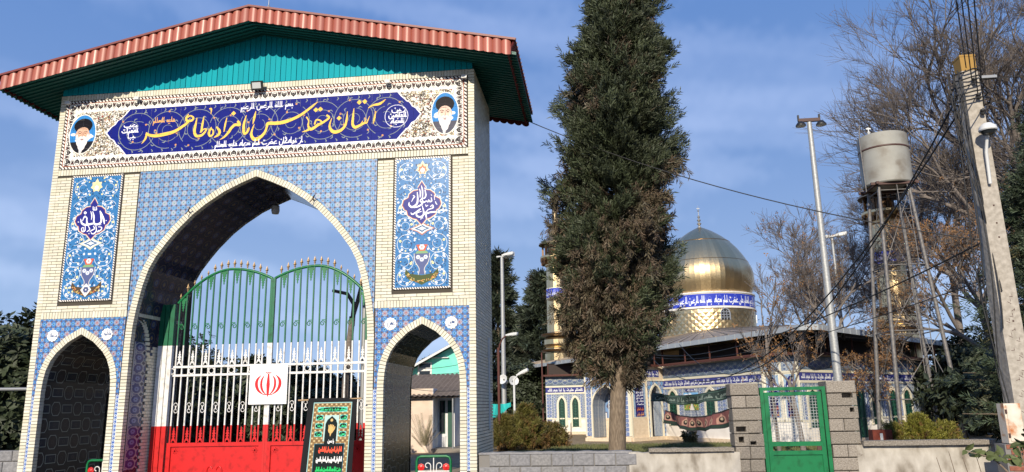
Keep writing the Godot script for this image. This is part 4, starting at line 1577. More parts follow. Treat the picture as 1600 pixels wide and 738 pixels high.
	s.lathe([Vector2(0.07, 0), Vector2(0.05, 0.06), Vector2(0.03, 0.09), Vector2(0.075, 0.15), Vector2(0.085, 0.2), Vector2(0.06, 0.25), Vector2(0.02, 0.28), Vector2(0.045, 0.33), Vector2(0.03, 0.37), Vector2(0.008, 0.4), Vector2(0.004, 0.6), Vector2(0.0, 0.62)], 16)
	obj("roof_finial", s.mesh(), mats["grey metal"], gate, Vector3(0.02, 8.14, -0.05))


func arc_y(x: float) -> float:
	# top edge of a gate leaf; x from the middle post (0) to the outer post (1.68)
	var t := (x - 0.76) / 0.92
	return 4.0 - 0.56 * pow(maxf(t, 0.0), 1.9) - 0.2 * pow(maxf(-(x - 0.76) / 0.76, 0.0), 2.0)


func flag_bar(s: Shape, a: Vector3, b: Vector3, wide: float) -> void:
	# an upright painted red, white and green by height
	for k in 3:
		var lo: float = [0.0, 1.40, 2.72][k]
		var hi: float = [1.40, 2.72, 9.0][k]
		if a.y < hi and b.y > lo:
			s.tint = [Color(0.58, 0.012, 0.014), Color(0.76, 0.76, 0.76), Color(0.004, 0.135, 0.06)][k]
			var y0 := maxf(a.y, lo)
			var y1 := minf(b.y, hi)
			s.box(Vector3(a.x, (y0 + y1) / 2, a.z), Vector3(wide, y1 - y0, wide))


func cross_flat(s: Shape, pts: Array, deep := 0.012) -> void:
	var p := PackedVector2Array()
	for q: Vector2 in pts:
		p.append(q)
	for i in pts.size():
		var q: Vector2 = pts[pts.size() - 1 - i]
		if q.x > 0.0005:
			p.append(Vector2(-q.x, q.y))
	s.prism(p, -deep / 2, deep / 2)


func build_metal_gate() -> void:
	var paint: Material = mats["gate paint"]
	# shared ornaments
	var tree := Shape.new()   # a cast sprig standing on a scroll foot
	cross_flat(tree, [Vector2(0, 0.25), Vector2(0.014, 0.22), Vector2(0.008, 0.205), Vector2(0.026, 0.18), Vector2(0.012, 0.17), Vector2(0.036, 0.135), Vector2(0.014, 0.128), Vector2(0.03, 0.095), Vector2(0.01, 0.085), Vector2(0.034, 0.05), Vector2(0.044, 0.012), Vector2(0.03, 0), Vector2(0.02, 0.03), Vector2(0, 0.04)])
	var tree_mesh := tree.mesh()
	var drop := Shape.new()   # the hanging leaf under the arc
	cross_flat(drop, [Vector2(0, 0.0), Vector2(0.05, 0.0), Vector2(0.046, -0.05), Vector2(0.03, -0.055), Vector2(0.036, -0.09), Vector2(0.018, -0.1), Vector2(0.03, -0.13), Vector2(0.012, -0.14), Vector2(0.024, -0.17), Vector2(0.008, -0.185), Vector2(0.012, -0.21), Vector2(0, -0.235)])
	var drop_mesh := drop.mesh()
	var ess := Shape.new()    # S scroll
	var pts := []
	for k in 22:
		var a := -PI * 0.9 + k * PI * 1.9 / 21
		pts.append(Vector3(cos(a) * (0.018 + k * 0.0011), 0.045 + sin(a) * (0.018 + k * 0.0011), 0))
	var ring_pts := pts.duplicate()
	ess.tube(ring_pts, fill_list(0.007, ring_pts.size()), 5)
	ring_pts = []
	for q: Vector3 in pts:
		ring_pts.append(Vector3(-q.x, -q.y, 0))
	ess.tube(ring_pts, fill_list(0.007, ring_pts.size()), 5)
	ess.box(Vector3.ZERO, Vector3(0.018, 0.05, 0.012))
	var ess_mesh := ess.mesh()
	var hoop := Shape.new()
	pts = []
	for k in 15:
		pts.append(Vector3(cos(k * TAU / 14) * 0.046, sin(k * TAU / 14) * 0.046, 0))
	hoop.tube(pts, fill_list(0.009, 15), 6, false)
	var hoop_mesh := hoop.mesh()
	var curlm := Shape.new()
	pts = []
	for k in 20:
		var a := k * 0.42
		pts.append(Vector3(cos(a) * (0.05 - k * 0.002), sin(a) * (0.05 - k * 0.002), 0))
	curlm.tube(pts, fill_list(0.008, 20), 5)
	curlm.box(Vector3(0.02, 0.06, 0), Vector3(0.07, 0.012, 0.012))
	var curl_mesh := curlm.mesh()
	var spear := Shape.new()
	spear.lathe([Vector2(0.006, 0), Vector2(0.008, 0.03), Vector2(0.02, 0.05), Vector2(0.01, 0.06), Vector2(0.03, 0.085), Vector2(0.014, 0.12), Vector2(0, 0.165)], 6, Vector3.ZERO, false)
	var spear_mesh := spear.mesh()
	for e: float in [-1.0, 1.0]:
		var leaf := thing("gate_leaf", "left leaf of the red, white and green barred metal gate" if e < 0 else "right leaf of the red, white and green barred metal gate, behind the black banner", "gate", Vector3(0.06, 0, -0.75), "leaves of the painted metal gate")
		var lim := 1.68
		for k in 14:
			var x := 0.13 + k * 0.1165
			var s := Shape.new()
			flag_bar(s, Vector3(e * x, 1.1, 0), Vector3(e * x, arc_y(x), 0), 0.022)
			obj("bar", s.mesh(), paint, leaf)
			obj("spear_finial", spear_mesh, mats["pale gold"], leaf, Vector3(e * x, arc_y(x) + 0.01, 0), Basis().scaled(Vector3.ONE * (1.0 if k < 9 or k == 12 else 0.72)))
			if k % 2 == 0 and k < 13:
				var c := x + 0.058
				for o: Array in [["sprig", tree_mesh, 1.13, "red paint"], ["sprig", tree_mesh, 2.385, "white paint"], ["leaf_drop", drop_mesh, arc_y(c) - 0.02, "green paint"], ["curl", curl_mesh, 3.02, "green paint"], ["scroll", ess_mesh, 1.69, "white paint"]]:
					obj(o[0], o[1], mats[o[3]], leaf, Vector3(e * c, o[2], 0), Basis().scaled(Vector3(0.9, 1, 1)) if o[0] != "curl" else Basis().scaled(Vector3(e * 0.9, 1, 1)) if e > 0 else Basis(Vector3.UP, PI).scaled(Vector3(0.9, 1, 1)))
			if k % 3 == 1:
				obj("hoop", hoop_mesh, mats["white paint"], leaf, Vector3(e * (x + 0.058), 2.29, 0))
		for y: float in [2.36, 2.22]:
			var s := Shape.new()
			s.box(Vector3(e * (0.02 + lim) / 2, y, 0.004), Vector3(lim - 0.03, 0.036, 0.03))
			obj("rail", s.mesh(), mats["white paint"], leaf)
		# arched head rail
		var s := Shape.new()
		pts = []
		for k in 25:
			var x := 0.02 + k * (lim - 0.02) / 24
			pts.append(Vector3(e * x, arc_y(x), 0))
		s.tube(pts, fill_list(0.024, 25), 6)
		obj("head_rail", s.mesh(), mats["green paint"], leaf)
		# meeting stile
		s = Shape.new()
		flag_bar(s, Vector3(e * 0.022, 0.06, 0.004), Vector3(e * 0.022, arc_y(0) + 0.01, 0), 0.042)
		obj("meeting_stile", s.mesh(), paint, leaf)
		# sheet metal foot with its raised frame and ornaments
		s = Shape.new()
		s.span(Vector3(e * 0.04, 0.08, -0.012), Vector3(e * lim, 1.1, 0.0))
		obj("foot_panel", s.mesh(), mats["red paint"], leaf)
		s = Shape.new()
		for q: Array in [[0.04, lim, 1.07, 1.13], [0.04, lim, 0.08, 0.13], [0.04, 0.1, 0.13, 1.07], [lim - 0.07, lim, 0.13, 1.07]]:
			s.span(Vector3(e * q[0], q[2], 0.001), Vector3(e * q[1], q[3], 0.026))
		obj("panel_frame", s.mesh(), mats["red paint"], leaf)
		s = Shape.new()
		for q: Vector2 in [Vector2(0.17, 1.0), Vector2(lim - 0.14, 1.0)]:
			for k in 4:
				s.box(Vector3(e * q.x, q.y, 0.004), Vector3(0.09, 0.014, 0.012), Basis(Vector3.BACK, k * PI / 4))
		for k in 2:
			pts = []
			for i in 20:
				var a := i * 0.36
				pts.append(Vector3(e * lim / 2 + (1 if k else -1) * (0.02 + (0.16 - i * 0.006) * (1 - cos(a)) * 0.5), 0.62 + sin(a) * (0.16 - i * 0.006), 0.004))
			s.tube(pts, fill_list(0.011, 20), 5)
		s.box(Vector3(e * lim / 2, 0.66, 0.006), Vector3(0.1, 0.1, 0.014), Basis(Vector3.BACK, PI / 4))
		obj("panel_ornament", s.mesh(), mats["red paint"], leaf)
	# hinge posts
	for e: float in [-1.0, 1.0]:
		var post := thing("gate_post", "fluted hinge post in red, white and green at the left jamb of the main arch" if e < 0 else "hinge post in red, white and green at the right jamb of the main arch", "gate post", Vector3(e * 1.80 + 0.02, 0, -0.75))
		var s := Shape.new()
		for q: Array in [[-0.09, 0.075], [0.0, 0.075], [0.09, 0.075]]:
			flag_bar(s, Vector3(q[0], 0, 0), Vector3(q[0], 3.42, 0), q[1])
		obj("column", s.mesh(), paint, post)
		s = Shape.new()
		for q: float in [-0.045, 0.045]:
			flag_bar(s, Vector3(q, 0, -0.012), Vector3(q, 3.4, 0), 0.03)
		obj("flute", s.mesh(), paint, post)
	# the white board with the red emblem
	var board := thing("emblem_board", "square white board with the red four-crescent emblem on the metal gate", "sign", Vector3(0.085, 1.72, -0.69))
	var s := Shape.new()
	s.span(Vector3(-0.325, 0, -0.008), Vector3(0.325, 0.62, 0.0))
	obj("backing", s.mesh(), mats["white paint"], board)
	s = Shape.new()
	s.quad(Vector3(-0.322, 0.617, 0.004), Vector3(0.322, 0.617, 0.004), Vector3(0.322, 0.003, 0.004), Vector3(-0.322, 0.003, 0.004))
	obj("print", s.mesh(), printed("emblem", emblem_picture(), 0.5), board)


func build_gateway_fittings() -> void:
	# black banner on its stand
	var stand := thing("banner_stand", "thin wooden cross pole on a stand holding up the black banner", "stand", Vector3(1.45, 0, 0.17))
	var s := Shape.new()
	s.tube([Vector3(-0.48, 1.76, 0.03), Vector3(0.5, 1.772, 0.03)], [0.012, 0.012], 7)
	obj("cross_pole", s.mesh(), mats["wood"], stand)
	s = Shape.new()
	s.tube([Vector3(0, 0, -0.04), Vector3(0, 1.76, 0.0)], [0.016, 0.014], 7)
	obj("upright", s.mesh(), mats["brown metal"], stand)
	s = Shape.new()
	for k in 3:
		var a := k * TAU / 3 + 0.5
		s.tube([Vector3(0, 0.35, -0.03), Vector3(cos(a) * 0.3, 0.01, sin(a) * 0.3 - 0.03)], [0.012, 0.012], 6)
	obj("foot", s.mesh(), mats["brown metal"], stand)
	s = Shape.new()
	var n := 16
	var front := []
	for i in n + 1:
		var row := []
		for k in n + 1:
			var u := k / float(n)
			var v := i / float(n)
			var x := lerpf(lerpf(1.139, 1.887, u), lerpf(1.05, 1.83, u), v * 1.05)
			row.append(Vector3(x, 1.785 - v * 1.2, 0.215 + 0.018 * sin(u * 7.0 + v * 2.0) * v + 0.01 * sin(u * 3 + 1)))
		front.append(row)
	for i in n:
		for k in n:
			var u0 := Vector2(k, i) / n
			var u1 := Vector2(k + 1, i + 1) / n
			s.quad(front[i][k], front[i][k + 1], front[i + 1][k + 1], front[i + 1][k], u0, u1)
			var b := Vector3(0, 0, -0.004)
			s.quad(front[i][k + 1] + b, front[i][k] + b, front[i + 1][k] + b, front[i + 1][k + 1] + b, Vector2.ZERO, Vector2.ZERO)
	tag(obj("banner", s.mesh(), printed("banner cloth", banner_picture(), 0.8)), "black cloth banner with a niche, an open hand and rows of coloured script", "banner")
	# tubular barriers with red rosettes inside the small arches
	for k in 2:
		var at := Vector3(2.895, 0, -0.5) if k == 0 else Vector3(-2.555, 0, -0.5)
		var bar := thing("tubular_barrier", "low green tubular barrier with red rosettes in the right arch" if k == 0 else "low green tubular barrier half hidden in the left arch", "barrier", at)
		s = Shape.new()
		var p := [Vector3(-0.265, 0, 0), Vector3(-0.265, 0.82, 0), Vector3(-0.245, 0.868, 0), Vector3(-0.2, 0.885, 0), Vector3(0.2, 0.885, 0), Vector3(0.245, 0.868, 0), Vector3(0.265, 0.82, 0), Vector3(0.265, 0, 0)]
		s.tube(p, fill_list(0.021, 8), 8)
		obj("frame", s.mesh(), mats["green paint"], bar)
		s = Shape.new()
		s.box(Vector3(0, 0.665, 0), Vector3(0.5, 0.018, 0.014))
		s.box(Vector3(0, 0.3, 0), Vector3(0.5, 0.018, 0.014))
		s.box(Vector3(0, 0.58, 0), Vector3(0.014, 0.57, 0.012))
		obj("rail", s.mesh(), mats["white paint"], bar)
		for e: float in [-1.0, 1.0]:
			s = Shape.new()
			var q := [Vector3(e * 0.045, 0.3, 0), Vector3(e * 0.045, 0.74, 0)]
			for i in 12:
				var a := PI - i * 0.42
				var r := 0.05 - i * 0.0022
				q.append(Vector3(e * (0.095 + cos(a) * r), 0.745 + sin(a) * r, 0))
			s.tube(q, fill_list(0.0085, q.size()), 6)
			obj("scroll", s.mesh(), mats["white paint"], bar)
			s = Shape.new()
			for i in 8:
				var a := i * TAU / 8
				s.lathe([Vector2(0, -0.008), Vector2(0.026, -0.006), Vector2(0.026, 0.006), Vector2(0, 0.01)], 8, Vector3(e * 0.195 + cos(a) * 0.03, 0, -0.725 + sin(a) * 0.03))
			s.lathe([Vector2(0, -0.008), Vector2(0.03, -0.004), Vector2(0.03, 0.01), Vector2(0, 0.018)], 10, Vector3(e * 0.195, 0, -0.725))
			obj("rosette", s.mesh(), mats["red paint"], bar, Vector3(0, 0, 0), Basis(Vector3.RIGHT, PI / 2))
	# floodlight over the name board
	var fl := thing("floodlight", "black floodlight with a pale lens over the middle of the name board", "floodlight", Vector3(-0.025, 6.96, 0.02))
	s = Shape.new()
	s.box(Vector3(0, 0, 0.09), Vector3(0.2, 0.15, 0.05), Basis(Vector3.RIGHT, 0.35))
	s.box(Vector3(0, -0.01, 0.04), Vector3(0.05, 0.05, 0.09))
	obj("housing", s.mesh(), mats["black"], fl)
	s = Shape.new()
	s.box(Vector3(0, -0.009, 0.116), Vector3(0.15, 0.1, 0.006), Basis(Vector3.RIGHT, 0.35))
	obj("lens", s.mesh(), mats["lens"], fl)
	var spots := [[-2.19, "small white spotlight on the name board, left of the floodlight"], [2.215, "small white spotlight on the name board, right of the floodlight"], [3.5, "small white spotlight at the top right corner of the name board"], [-3.46, "small white spotlight at the top left corner of the name board"]]
	for q: Array in spots:
		var sp := thing("wall_spotlight", q[1], "spotlight", Vector3(q[0], 6.885, 0.01), "small spotlights along the name board")
		s = Shape.new()
		s.box(Vector3(0, 0, 0.07), Vector3(0.085, 0.05, 0.05))
		obj("housing", s.mesh(), mats["lamp grey"], sp)
		s = Shape.new()
		s.box(Vector3(0, 0.0, 0.022), Vector3(0.03, 0.02, 0.045))
		obj("bracket", s.mesh(), mats["black"], sp)
	# lantern and brackets in the main arch
	var lan := thing("hanging_lantern", "small grey lantern hanging under the crown of the main arch", "lantern", Vector3(-0.2, 5.17, -1.25))
	s = Shape.new()
	s.lathe([Vector2(0.0, -0.09), Vector2(0.06, -0.085), Vector2(0.075, -0.03), Vector2(0.07, 0.05)], 12)
	obj("shade", s.mesh(), mats["lens"], lan)
	s = Shape.new()
	s.lathe([Vector2(0.075, 0.05), Vector2(0.05, 0.08), Vector2(0.02, 0.1), Vector2(0.012, 0.16)], 12)
	obj("cap", s.mesh(), mats["grey metal"], lan)
	var hooks := [[Vector3(1.0, 4.93, 0.0), "rusty iron bracket on the right haunch of the main arch"], [Vector3(-1.12, 4.83, 0.0), "rusty iron bracket on the left haunch of the main arch"]]
	for q: Array in hooks:
		s = Shape.new()
		s.tube([Vector3(0, 0, -0.02), Vector3(0.01, 0.02, 0.05), Vector3(0.05, 0.07, 0.09)], [0.012, 0.01, 0.008], 6)
		s.tube([Vector3(0.01, 0.02, 0.05), Vector3(-0.03, -0.05, 0.08)], [0.009, 0.007], 6)
		tag(obj("iron_bracket", s.mesh(), mats["brown metal"], self, q[0]), q[1], "bracket")
	# white conduit and box on the right flank
	var con := thing("conduit", "thin white conduit with a small box on the shaded right flank", "conduit", Vector3(3.655, 1.35, -1.3))
	s = Shape.new()
	s.box(Vector3(0.008, 0.65, 0), Vector3(0.02, 1.5, 0.035))
	obj("pipe", s.mesh(), mats["lamp grey"], con)
	s = Shape.new()
	s.box(Vector3(0.02, 0.42, -0.03), Vector3(0.045, 0.14, 0.1))
	obj("junction_box", s.mesh(), mats["lamp grey"], con)


# ---------------------------------------------------------------- the boundary walls

func rough_face(s: Shape, x0: float, x1: float, y0: float, y1: float, z: float, amp: float, seed_: int) -> void:
	# a hand-plastered face with gentle hollows
	var f := FastNoiseLite.new()
	f.seed = seed_
	f.frequency = 1.3
	f.fractal_octaves = 3
	var nx := maxi(2, int((x1 - x0) / 0.07))
	var ny := maxi(2, int((y1 - y0) / 0.07))
	var at := func(i: int, k: int) -> Vector3:
		var x := lerpf(x0, x1, i / float(nx))
		var y := lerpf(y0, y1, k / float(ny))
		return Vector3(x, y + (f.get_noise_2d(x * 3, 9) * amp if k == ny else 0.0), z + f.get_noise_2d(x, y) * amp)
	for i in nx:
		for k in ny:
			s.quad(at.call(i, k + 1), at.call(i + 1, k + 1), at.call(i + 1, k), at.call(i, k))
	for i in nx:
		s.quad(at.call(i, ny) + Vector3(0, 0, -0.2), at.call(i + 1, ny) + Vector3(0, 0, -0.2), at.call(i + 1, ny), at.call(i, ny))
	s.span(Vector3(x0, y0, z - 0.2), Vector3(x1, y1 - amp, z - amp - 0.004))


func hollow_block(size: Vector3, hole: Rect2) -> Mesh:
	# a block whose face has broken through into its cell; hole in the face, from its lower left corner
	var s := Shape.new()
	var h := size / 2
	var x0 := -h.x + hole.position.x
	var x1 := x0 + hole.size.x
	var y0 := -h.y + hole.position.y
	var y1 := y0 + hole.size.y
	s.span(Vector3(-h.x, -h.y, -h.z), Vector3(h.x, h.y, h.z - 0.16))
	var zf := h.z
	var zb := h.z - 0.162
	s.span(Vector3(-h.x, -h.y, zb), Vector3(x0, h.y, zf))
	s.span(Vector3(x1, -h.y, zb), Vector3(h.x, h.y, zf))
	if y0 > -h.y + 0.002:
		s.span(Vector3(x0, -h.y, zb), Vector3(x1, y0, zf - 0.001))
	if y1 < h.y - 0.002:
		s.span(Vector3(x0, y1, zb), Vector3(x1, h.y, zf - 0.001))
	return s.mesh()


func block_mesh(size: Vector3, seed_: int) -> Mesh:
	# a cast block with worn, chamfered arrises
	var r := RandomNumberGenerator.new()
	r.seed = seed_
	var s := Shape.new()
	var h := size / 2
	var c := 0.008
	var f := []
	for q: Vector2 in [Vector2(-1, 1), Vector2(1, 1), Vector2(1, -1), Vector2(-1, -1)]:
		f.append(Vector3(q.x * (h.x - c - r.randf() * 0.006), q.y * (h.y - c - r.randf() * 0.006), h.z + r.randf() * 0.004))
	var m := []
	for q: Vector2 in [Vector2(-1, 1), Vector2(1, 1), Vector2(1, -1), Vector2(-1, -1)]:
		m.append(Vector3(q.x * h.x, q.y * h.y, h.z - c))
	s.quad(f[0], f[1], f[2], f[3])
	for k in 4:
		var k2 := (k + 1) % 4
		s.quad(m[k], m[k2], f[k2], f[k])
		s.quad(m[k2], m[k], m[k] + Vector3(0, 0, -size.z + c), m[k2] + Vector3(0, 0, -size.z + c))
	s.quad(m[1] + Vector3(0, 0, -size.z + c), m[0] + Vector3(0, 0, -size.z + c), m[3] + Vector3(0, 0, -size.z + c), m[2] + Vector3(0, 0, -size.z + c))
	return s.mesh()


func build_walls() -> void:
	var wall := thing("block_wall", "low grey concrete block wall from the gateway's right pier to the plastered wall", "wall", Vector3(3.67, 0, 0))
	var s := Shape.new()
	s.span(Vector3(0, 0, -0.25), Vector3(2.22, 0.935, -0.068))
	obj("mortar", s.mesh(), mats["wall mortar"], wall)
	s = Shape.new()
	rough_face(s, 0.0, 2.24, 0.925, 0.953, -0.052, 0.012, 4)
	obj("mortar_bed", s.mesh(), mats["concrete block 0"], wall)
	var full := []
	for k in 4:
		full.append(block_mesh(Vector3(0.296, 0.163, 0.2), k))
	for r in 6:
		for k in 8:
			var x := 0.15 + k * 0.308 - (0.154 if r % 2 == 0 else 0.0)
			if x < 0.05 or x > 2.2:
				continue
			obj("block", full[rng.randi() % 4], mats["concrete block %d" % (rng.randi() % 3)], wall, Vector3(x + 0.0, 0.838 - r * 0.175, -0.15 + rng.randf() * 0.006))
	# plastered stretch up to the green gate
	var pl := thing("plastered_wall", "low stained plaster wall between the block wall and the left gate pillar", "wall", Vector3(0, 0, 0))
	s = Shape.new()
	rough_face(s, 5.86, 7.42, 0.0, 0.93, -0.055, 0.02, 8)
	obj("render", s.mesh(), mats["plaster"], pl)
	s = Shape.new()
	rough_face(s, 6.15, 7.34, 0.935, 0.985, 0.0, 0.008, 9)
	obj("coping", s.mesh(), mats["rough block 0"], pl)
	pl = thing("plastered_wall", "low stained plaster wall with a concrete coping right of the green gate", "wall", Vector3(0, 0, 0))
	s = Shape.new()
	rough_face(s, 9.02, 10.9, 0.0, 0.985, -0.055, 0.02, 12)
	obj("render", s.mesh(), mats["plaster"], pl)
	s = Shape.new()
	rough_face(s, 9.1, 10.82, 0.985, 1.05, 0.02, 0.008, 13)
	obj("coping", s.mesh(), mats["rough block 0"], pl)
	s = Shape.new()
	rough_face(s, 10.9, 13.5, 0.0, 0.9, -0.4, 0.02, 14)
	tag(obj("garden_wall", s.mesh(), mats["plaster"]), "shaded low wall set back behind the utility pole", "wall")
	# wall and rail at the far left
	var left := thing("block_wall", "low grey block wall at the left edge, left of the gateway", "wall", Vector3(-3.75, 0, 0))
	s = Shape.new()
	s.span(Vector3(-4.5, 0, -0.52), Vector3(0.08, 1.05, -0.32))
	obj("mortar", s.mesh(), mats["wall mortar"], left)
	for r in 6:
		for k in 13:
			obj("block", full[rng.randi() % 4], mats["concrete block %d" % (rng.randi() % 3)], left, Vector3(-0.1 - k * 0.308 - (0.154 if r % 2 else 0.0), 0.98 - r * 0.175, -0.4 + rng.randf() * 0.006))
	s = Shape.new()
	s.tube([Vector3(-9, 2.12, -0.9), Vector3(-3.4, 2.05, -0.9)], [0.03, 0.03], 8)
	s.tube([Vector3(-5.6, 0, -0.9), Vector3(-5.6, 2.07, -0.9)], [0.03, 0.03], 8)
	tag(obj("pipe_rail", s.mesh(), mats["grey metal"]), "grey pipe rail in front of the dark trees, left of the gateway", "railing")
	# pillars of the green gate
	for side in 2:
		var x := 7.57 if side == 0 else 8.9
		var pil := thing("gate_pillar", "rough block pillar left of the green gate, with two broken cells" if side == 0 else "rough block pillar right of the green gate, with a chipped upper corner", "pillar", Vector3(x, 0, -0.26), "block pillars of the green gate")
		s = Shape.new()
		s.span(Vector3(-0.18, 0, -0.18), Vector3(0.18, 1.86, 0.02))
		s.span(Vector3(-0.19, 0, 0.021), Vector3(0.19, 0.6, 0.185))
		obj("mortar", s.mesh(), mats["wall mortar"], pil)
		for r in 11:
			var y := 1.79 - r * 0.177 if side == 0 else 1.80 - r * 0.177
			if y < 0:
				continue
			var m: Material = mats["rough block %d" % (rng.randi() % 2)]
			var shift := rng.randf_range(-0.01, 0.01)
			var split := r in ([1, 3, 5, 6, 8] if side == 0 else [3, 5, 7, 9])
			if not split:
				if side == 0 and r == 4:
					obj("block", hollow_block(Vector3(0.2, 0.165, 0.4), Rect2(0.055, 0.045, 0.075, 0.085)), m, pil, Vector3(-0.102, y, 0))
					obj("block", hollow_block(Vector3(0.2, 0.165, 0.4), Rect2(0.01, 0.015, 0.085, 0.05)), m, pil, Vector3(0.102, y, 0))
				elif side == 1 and r == 1:
					obj("block", hollow_block(Vector3(0.4, 0.165, 0.4), Rect2(0.2, 0.105, 0.15, 0.06)), m, pil, Vector3(0, y, 0))
				elif side == 1 and r == 2:
					obj("block", hollow_block(Vector3(0.4, 0.165, 0.4), Rect2(0.29, 0.085, 0.06, 0.06)), m, pil, Vector3(0, y, 0))
				else:
					obj("block", block_mesh(Vector3(0.4, 0.165, 0.4), r), m, pil, Vector3(shift, y, shift * 0.5))
			else:
				for e: float in [-1.0, 1.0]:
					if side == 0 and r == 3 and e < 0:
						obj("block", hollow_block(Vector3(0.2, 0.165, 0.4), Rect2(0.03, 0.02, 0.14, 0.075)), m, pil, Vector3(-0.102, y, 0))
					else:
						obj("block", block_mesh(Vector3(0.196, 0.165, 0.4), r + 20), mats["rough block %d" % (rng.randi() % 2)], pil, Vector3(e * 0.102 + shift, y, shift * 0.5))
	# the green gate
	var green: Material = mats["green paint"]
	var gt := thing("garden_gate", "small green metal gate with a wire mesh upper half, between block pillars", "gate", Vector3(8.23, 0, -0.12))
	s = Shape.new()
	s.span(Vector3(-0.455, 0, -0.05), Vector3(-0.405, 1.81, 0.05))
	s.span(Vector3(0.405, 0, -0.05), Vector3(0.455, 1.81, 0.05))
	s.span(Vector3(-0.4049, 1.765, -0.05), Vector3(0.4049, 1.81, 0.05))
	obj("frame", s.mesh(), green, gt)
	var door := Node3D.new()
	door.name = "leaf"
	gt.add_child(door)
	s = Shape.new()
	for q: Array in [[-0.395, -0.335, 0.03, 1.74], [0.335, 0.395, 0.03, 1.74], [-0.335, 0.335, 1.69, 1.74], [-0.335, 0.335, 0.99, 1.05], [-0.335, 0.335, 0.87, 0.925]]:
		s.span(Vector3(q[0], q[2], -0.02), Vector3(q[1], q[3], 0.025))
	obj("leaf_frame", s.mesh(), green, door)
	s = Shape.new()
	s.span(Vector3(-0.335, 0.05, -0.006), Vector3(0.335, 0.87, 0.004))
	obj("sheet", s.mesh(), green, door)
	s = Shape.new()
	for k in 17:
		s.box(Vector3(-0.315 + k * 0.0394, 1.37, 0.0), Vector3(0.0055, 0.66, 0.0055))
	for k in 16:
		s.box(Vector3(0, 1.07 + k * 0.0405, 0.006), Vector3(0.68, 0.0055, 0.0055))
	stuff(obj("wire_mesh", s.mesh(), mats["galvanised"], door))
	s = Shape.new()
	s.box(Vector3(0.3, 0.96, 0.02), Vector3(0.06, 0.05, 0.03))
	obj("lock", s.mesh(), mats["brown metal"], door)
	# cloth streamers tied to the left pillar
	for row in 2:
		s = Shape.new()
		var n := 40
		var a := Vector3(7.40, 1.86, -0.1) if row == 0 else Vector3(7.39, 1.56, -0.1)
		var b := Vector3(6.55, 1.84, -4.3) if row == 0 else Vector3(6.75, 1.50, -4.0)
		for k in n:
			var q := []
			for c: Array in [[k, 0], [k + 1, 0], [k + 1, 1], [k, 1]]:
				var u: float = 1.0 - c[0] / float(n)
				var p := a.lerp(b, u) + Vector3.DOWN * (0.10 if row == 0 else 0.14) * 4 * u * (1 - u)
				var swing := 0.02 * sin(u * 23.0) + 0.014 * sin(u * 51)
				q.append(p + Vector3(swing + 0.06 * c[1] * sin(u * 17), -(0.16 if row == 0 else 0.24) * c[1] + 0.01 * sin(u * 30) * c[1], swing))
			s.quad(q[1], q[0], q[3], q[2], Vector2((k + 1) / float(n), 0), Vector2(k / float(n), 1))
			s.quad(q[0] + Vector3(-0.002, 0, -0.002), q[1] + Vector3(-0.002, 0, -0.002), q[2] + Vector3(-0.002, 0, -0.002), q[3] + Vector3(-0.002, 0, -0.002), Vector2(k / float(n), 0), Vector2((k + 1) / float(n), 1))
		tag(obj("cloth_streamer", s.mesh(), printed("streamer %d" % row, streamer_picture(row), 0.85)), "dark green lettered streamer, upper of two tied to the block pillar" if row == 0 else "red and dark green streamer with a row of arches, lower of two", "streamer")


# ---------------------------------------------------------------- the shrine

const LEVELS := [3.38, 2.76, 2.36, 0.86]


func pointed(w: float, y0: float, ys: float, ya: float) -> Array:
	var h := ya - ys
	return [Vector2(w, y0), Vector2(w, ys), Vector2(w * 0.94, ys + h * 0.32), Vector2(w * 0.76, ys + h * 0.6), Vector2(w * 0.42, ys + h * 0.84), Vector2(0, ya)]


func arch_frame(s: Shape, cx: float, prof: Array, wide: float, z0: float, z1: float) -> void:
	var outer := offset(prof, wide)
	outer[0] = Vector2(prof[0].x + wide, prof[0].y)
	for e: float in [-1.0, 1.0]:
		for i in prof.size() - 1:
			var q := []
			for z: float in [z1, z0]:
				for c: Vector2 in [outer[i + 1], prof[i + 1], prof[i], outer[i]]:
					q.append(Vector3(cx + e * c.x, c.y, z))
			if e > 0:
				q = [q[1], q[0], q[3], q[2], q[5], q[4], q[7], q[6]]
			s.hexa(q)


func arch_fill(s: Shape, cx: float, prof: Array, z: float, uv := 1.0) -> void:
	var p := PackedVector2Array()
	for q: Vector2 in prof:
		p.append(Vector2(cx + q.x, q.y))
	for i in prof.size() - 1:
		var q: Vector2 = prof[prof.size() - 2 - i]
		p.append(Vector2(cx - q.x, q.y))
	s.prism(p, z - 0.01, z, uv)


func tile_panel(called: String, parent: Node3D, x0: float, x1: float, y0: float, y1: float, m: Material, u := 1.0, v := 1.0, z := 0.012) -> void:
	var s := Shape.new()
	s.span(Vector3(x0, y0, minf(-0.01, z - 0.02)), Vector3(x1, y1, z))
	for i in s.t.size():
		s.t[i] = Vector2((s.v[i].x - x0) / (x1 - x0) * u, (y1 - s.v[i].y) / (y1 - y0) * v)
	obj(called, s.mesh(), m, parent)


func trim(s: Shape, x0: float, x1: float, y0: float, y1: float) -> void:
	s.span(Vector3(x0, y0, -0.02), Vector3(x1, y1, 0.03))


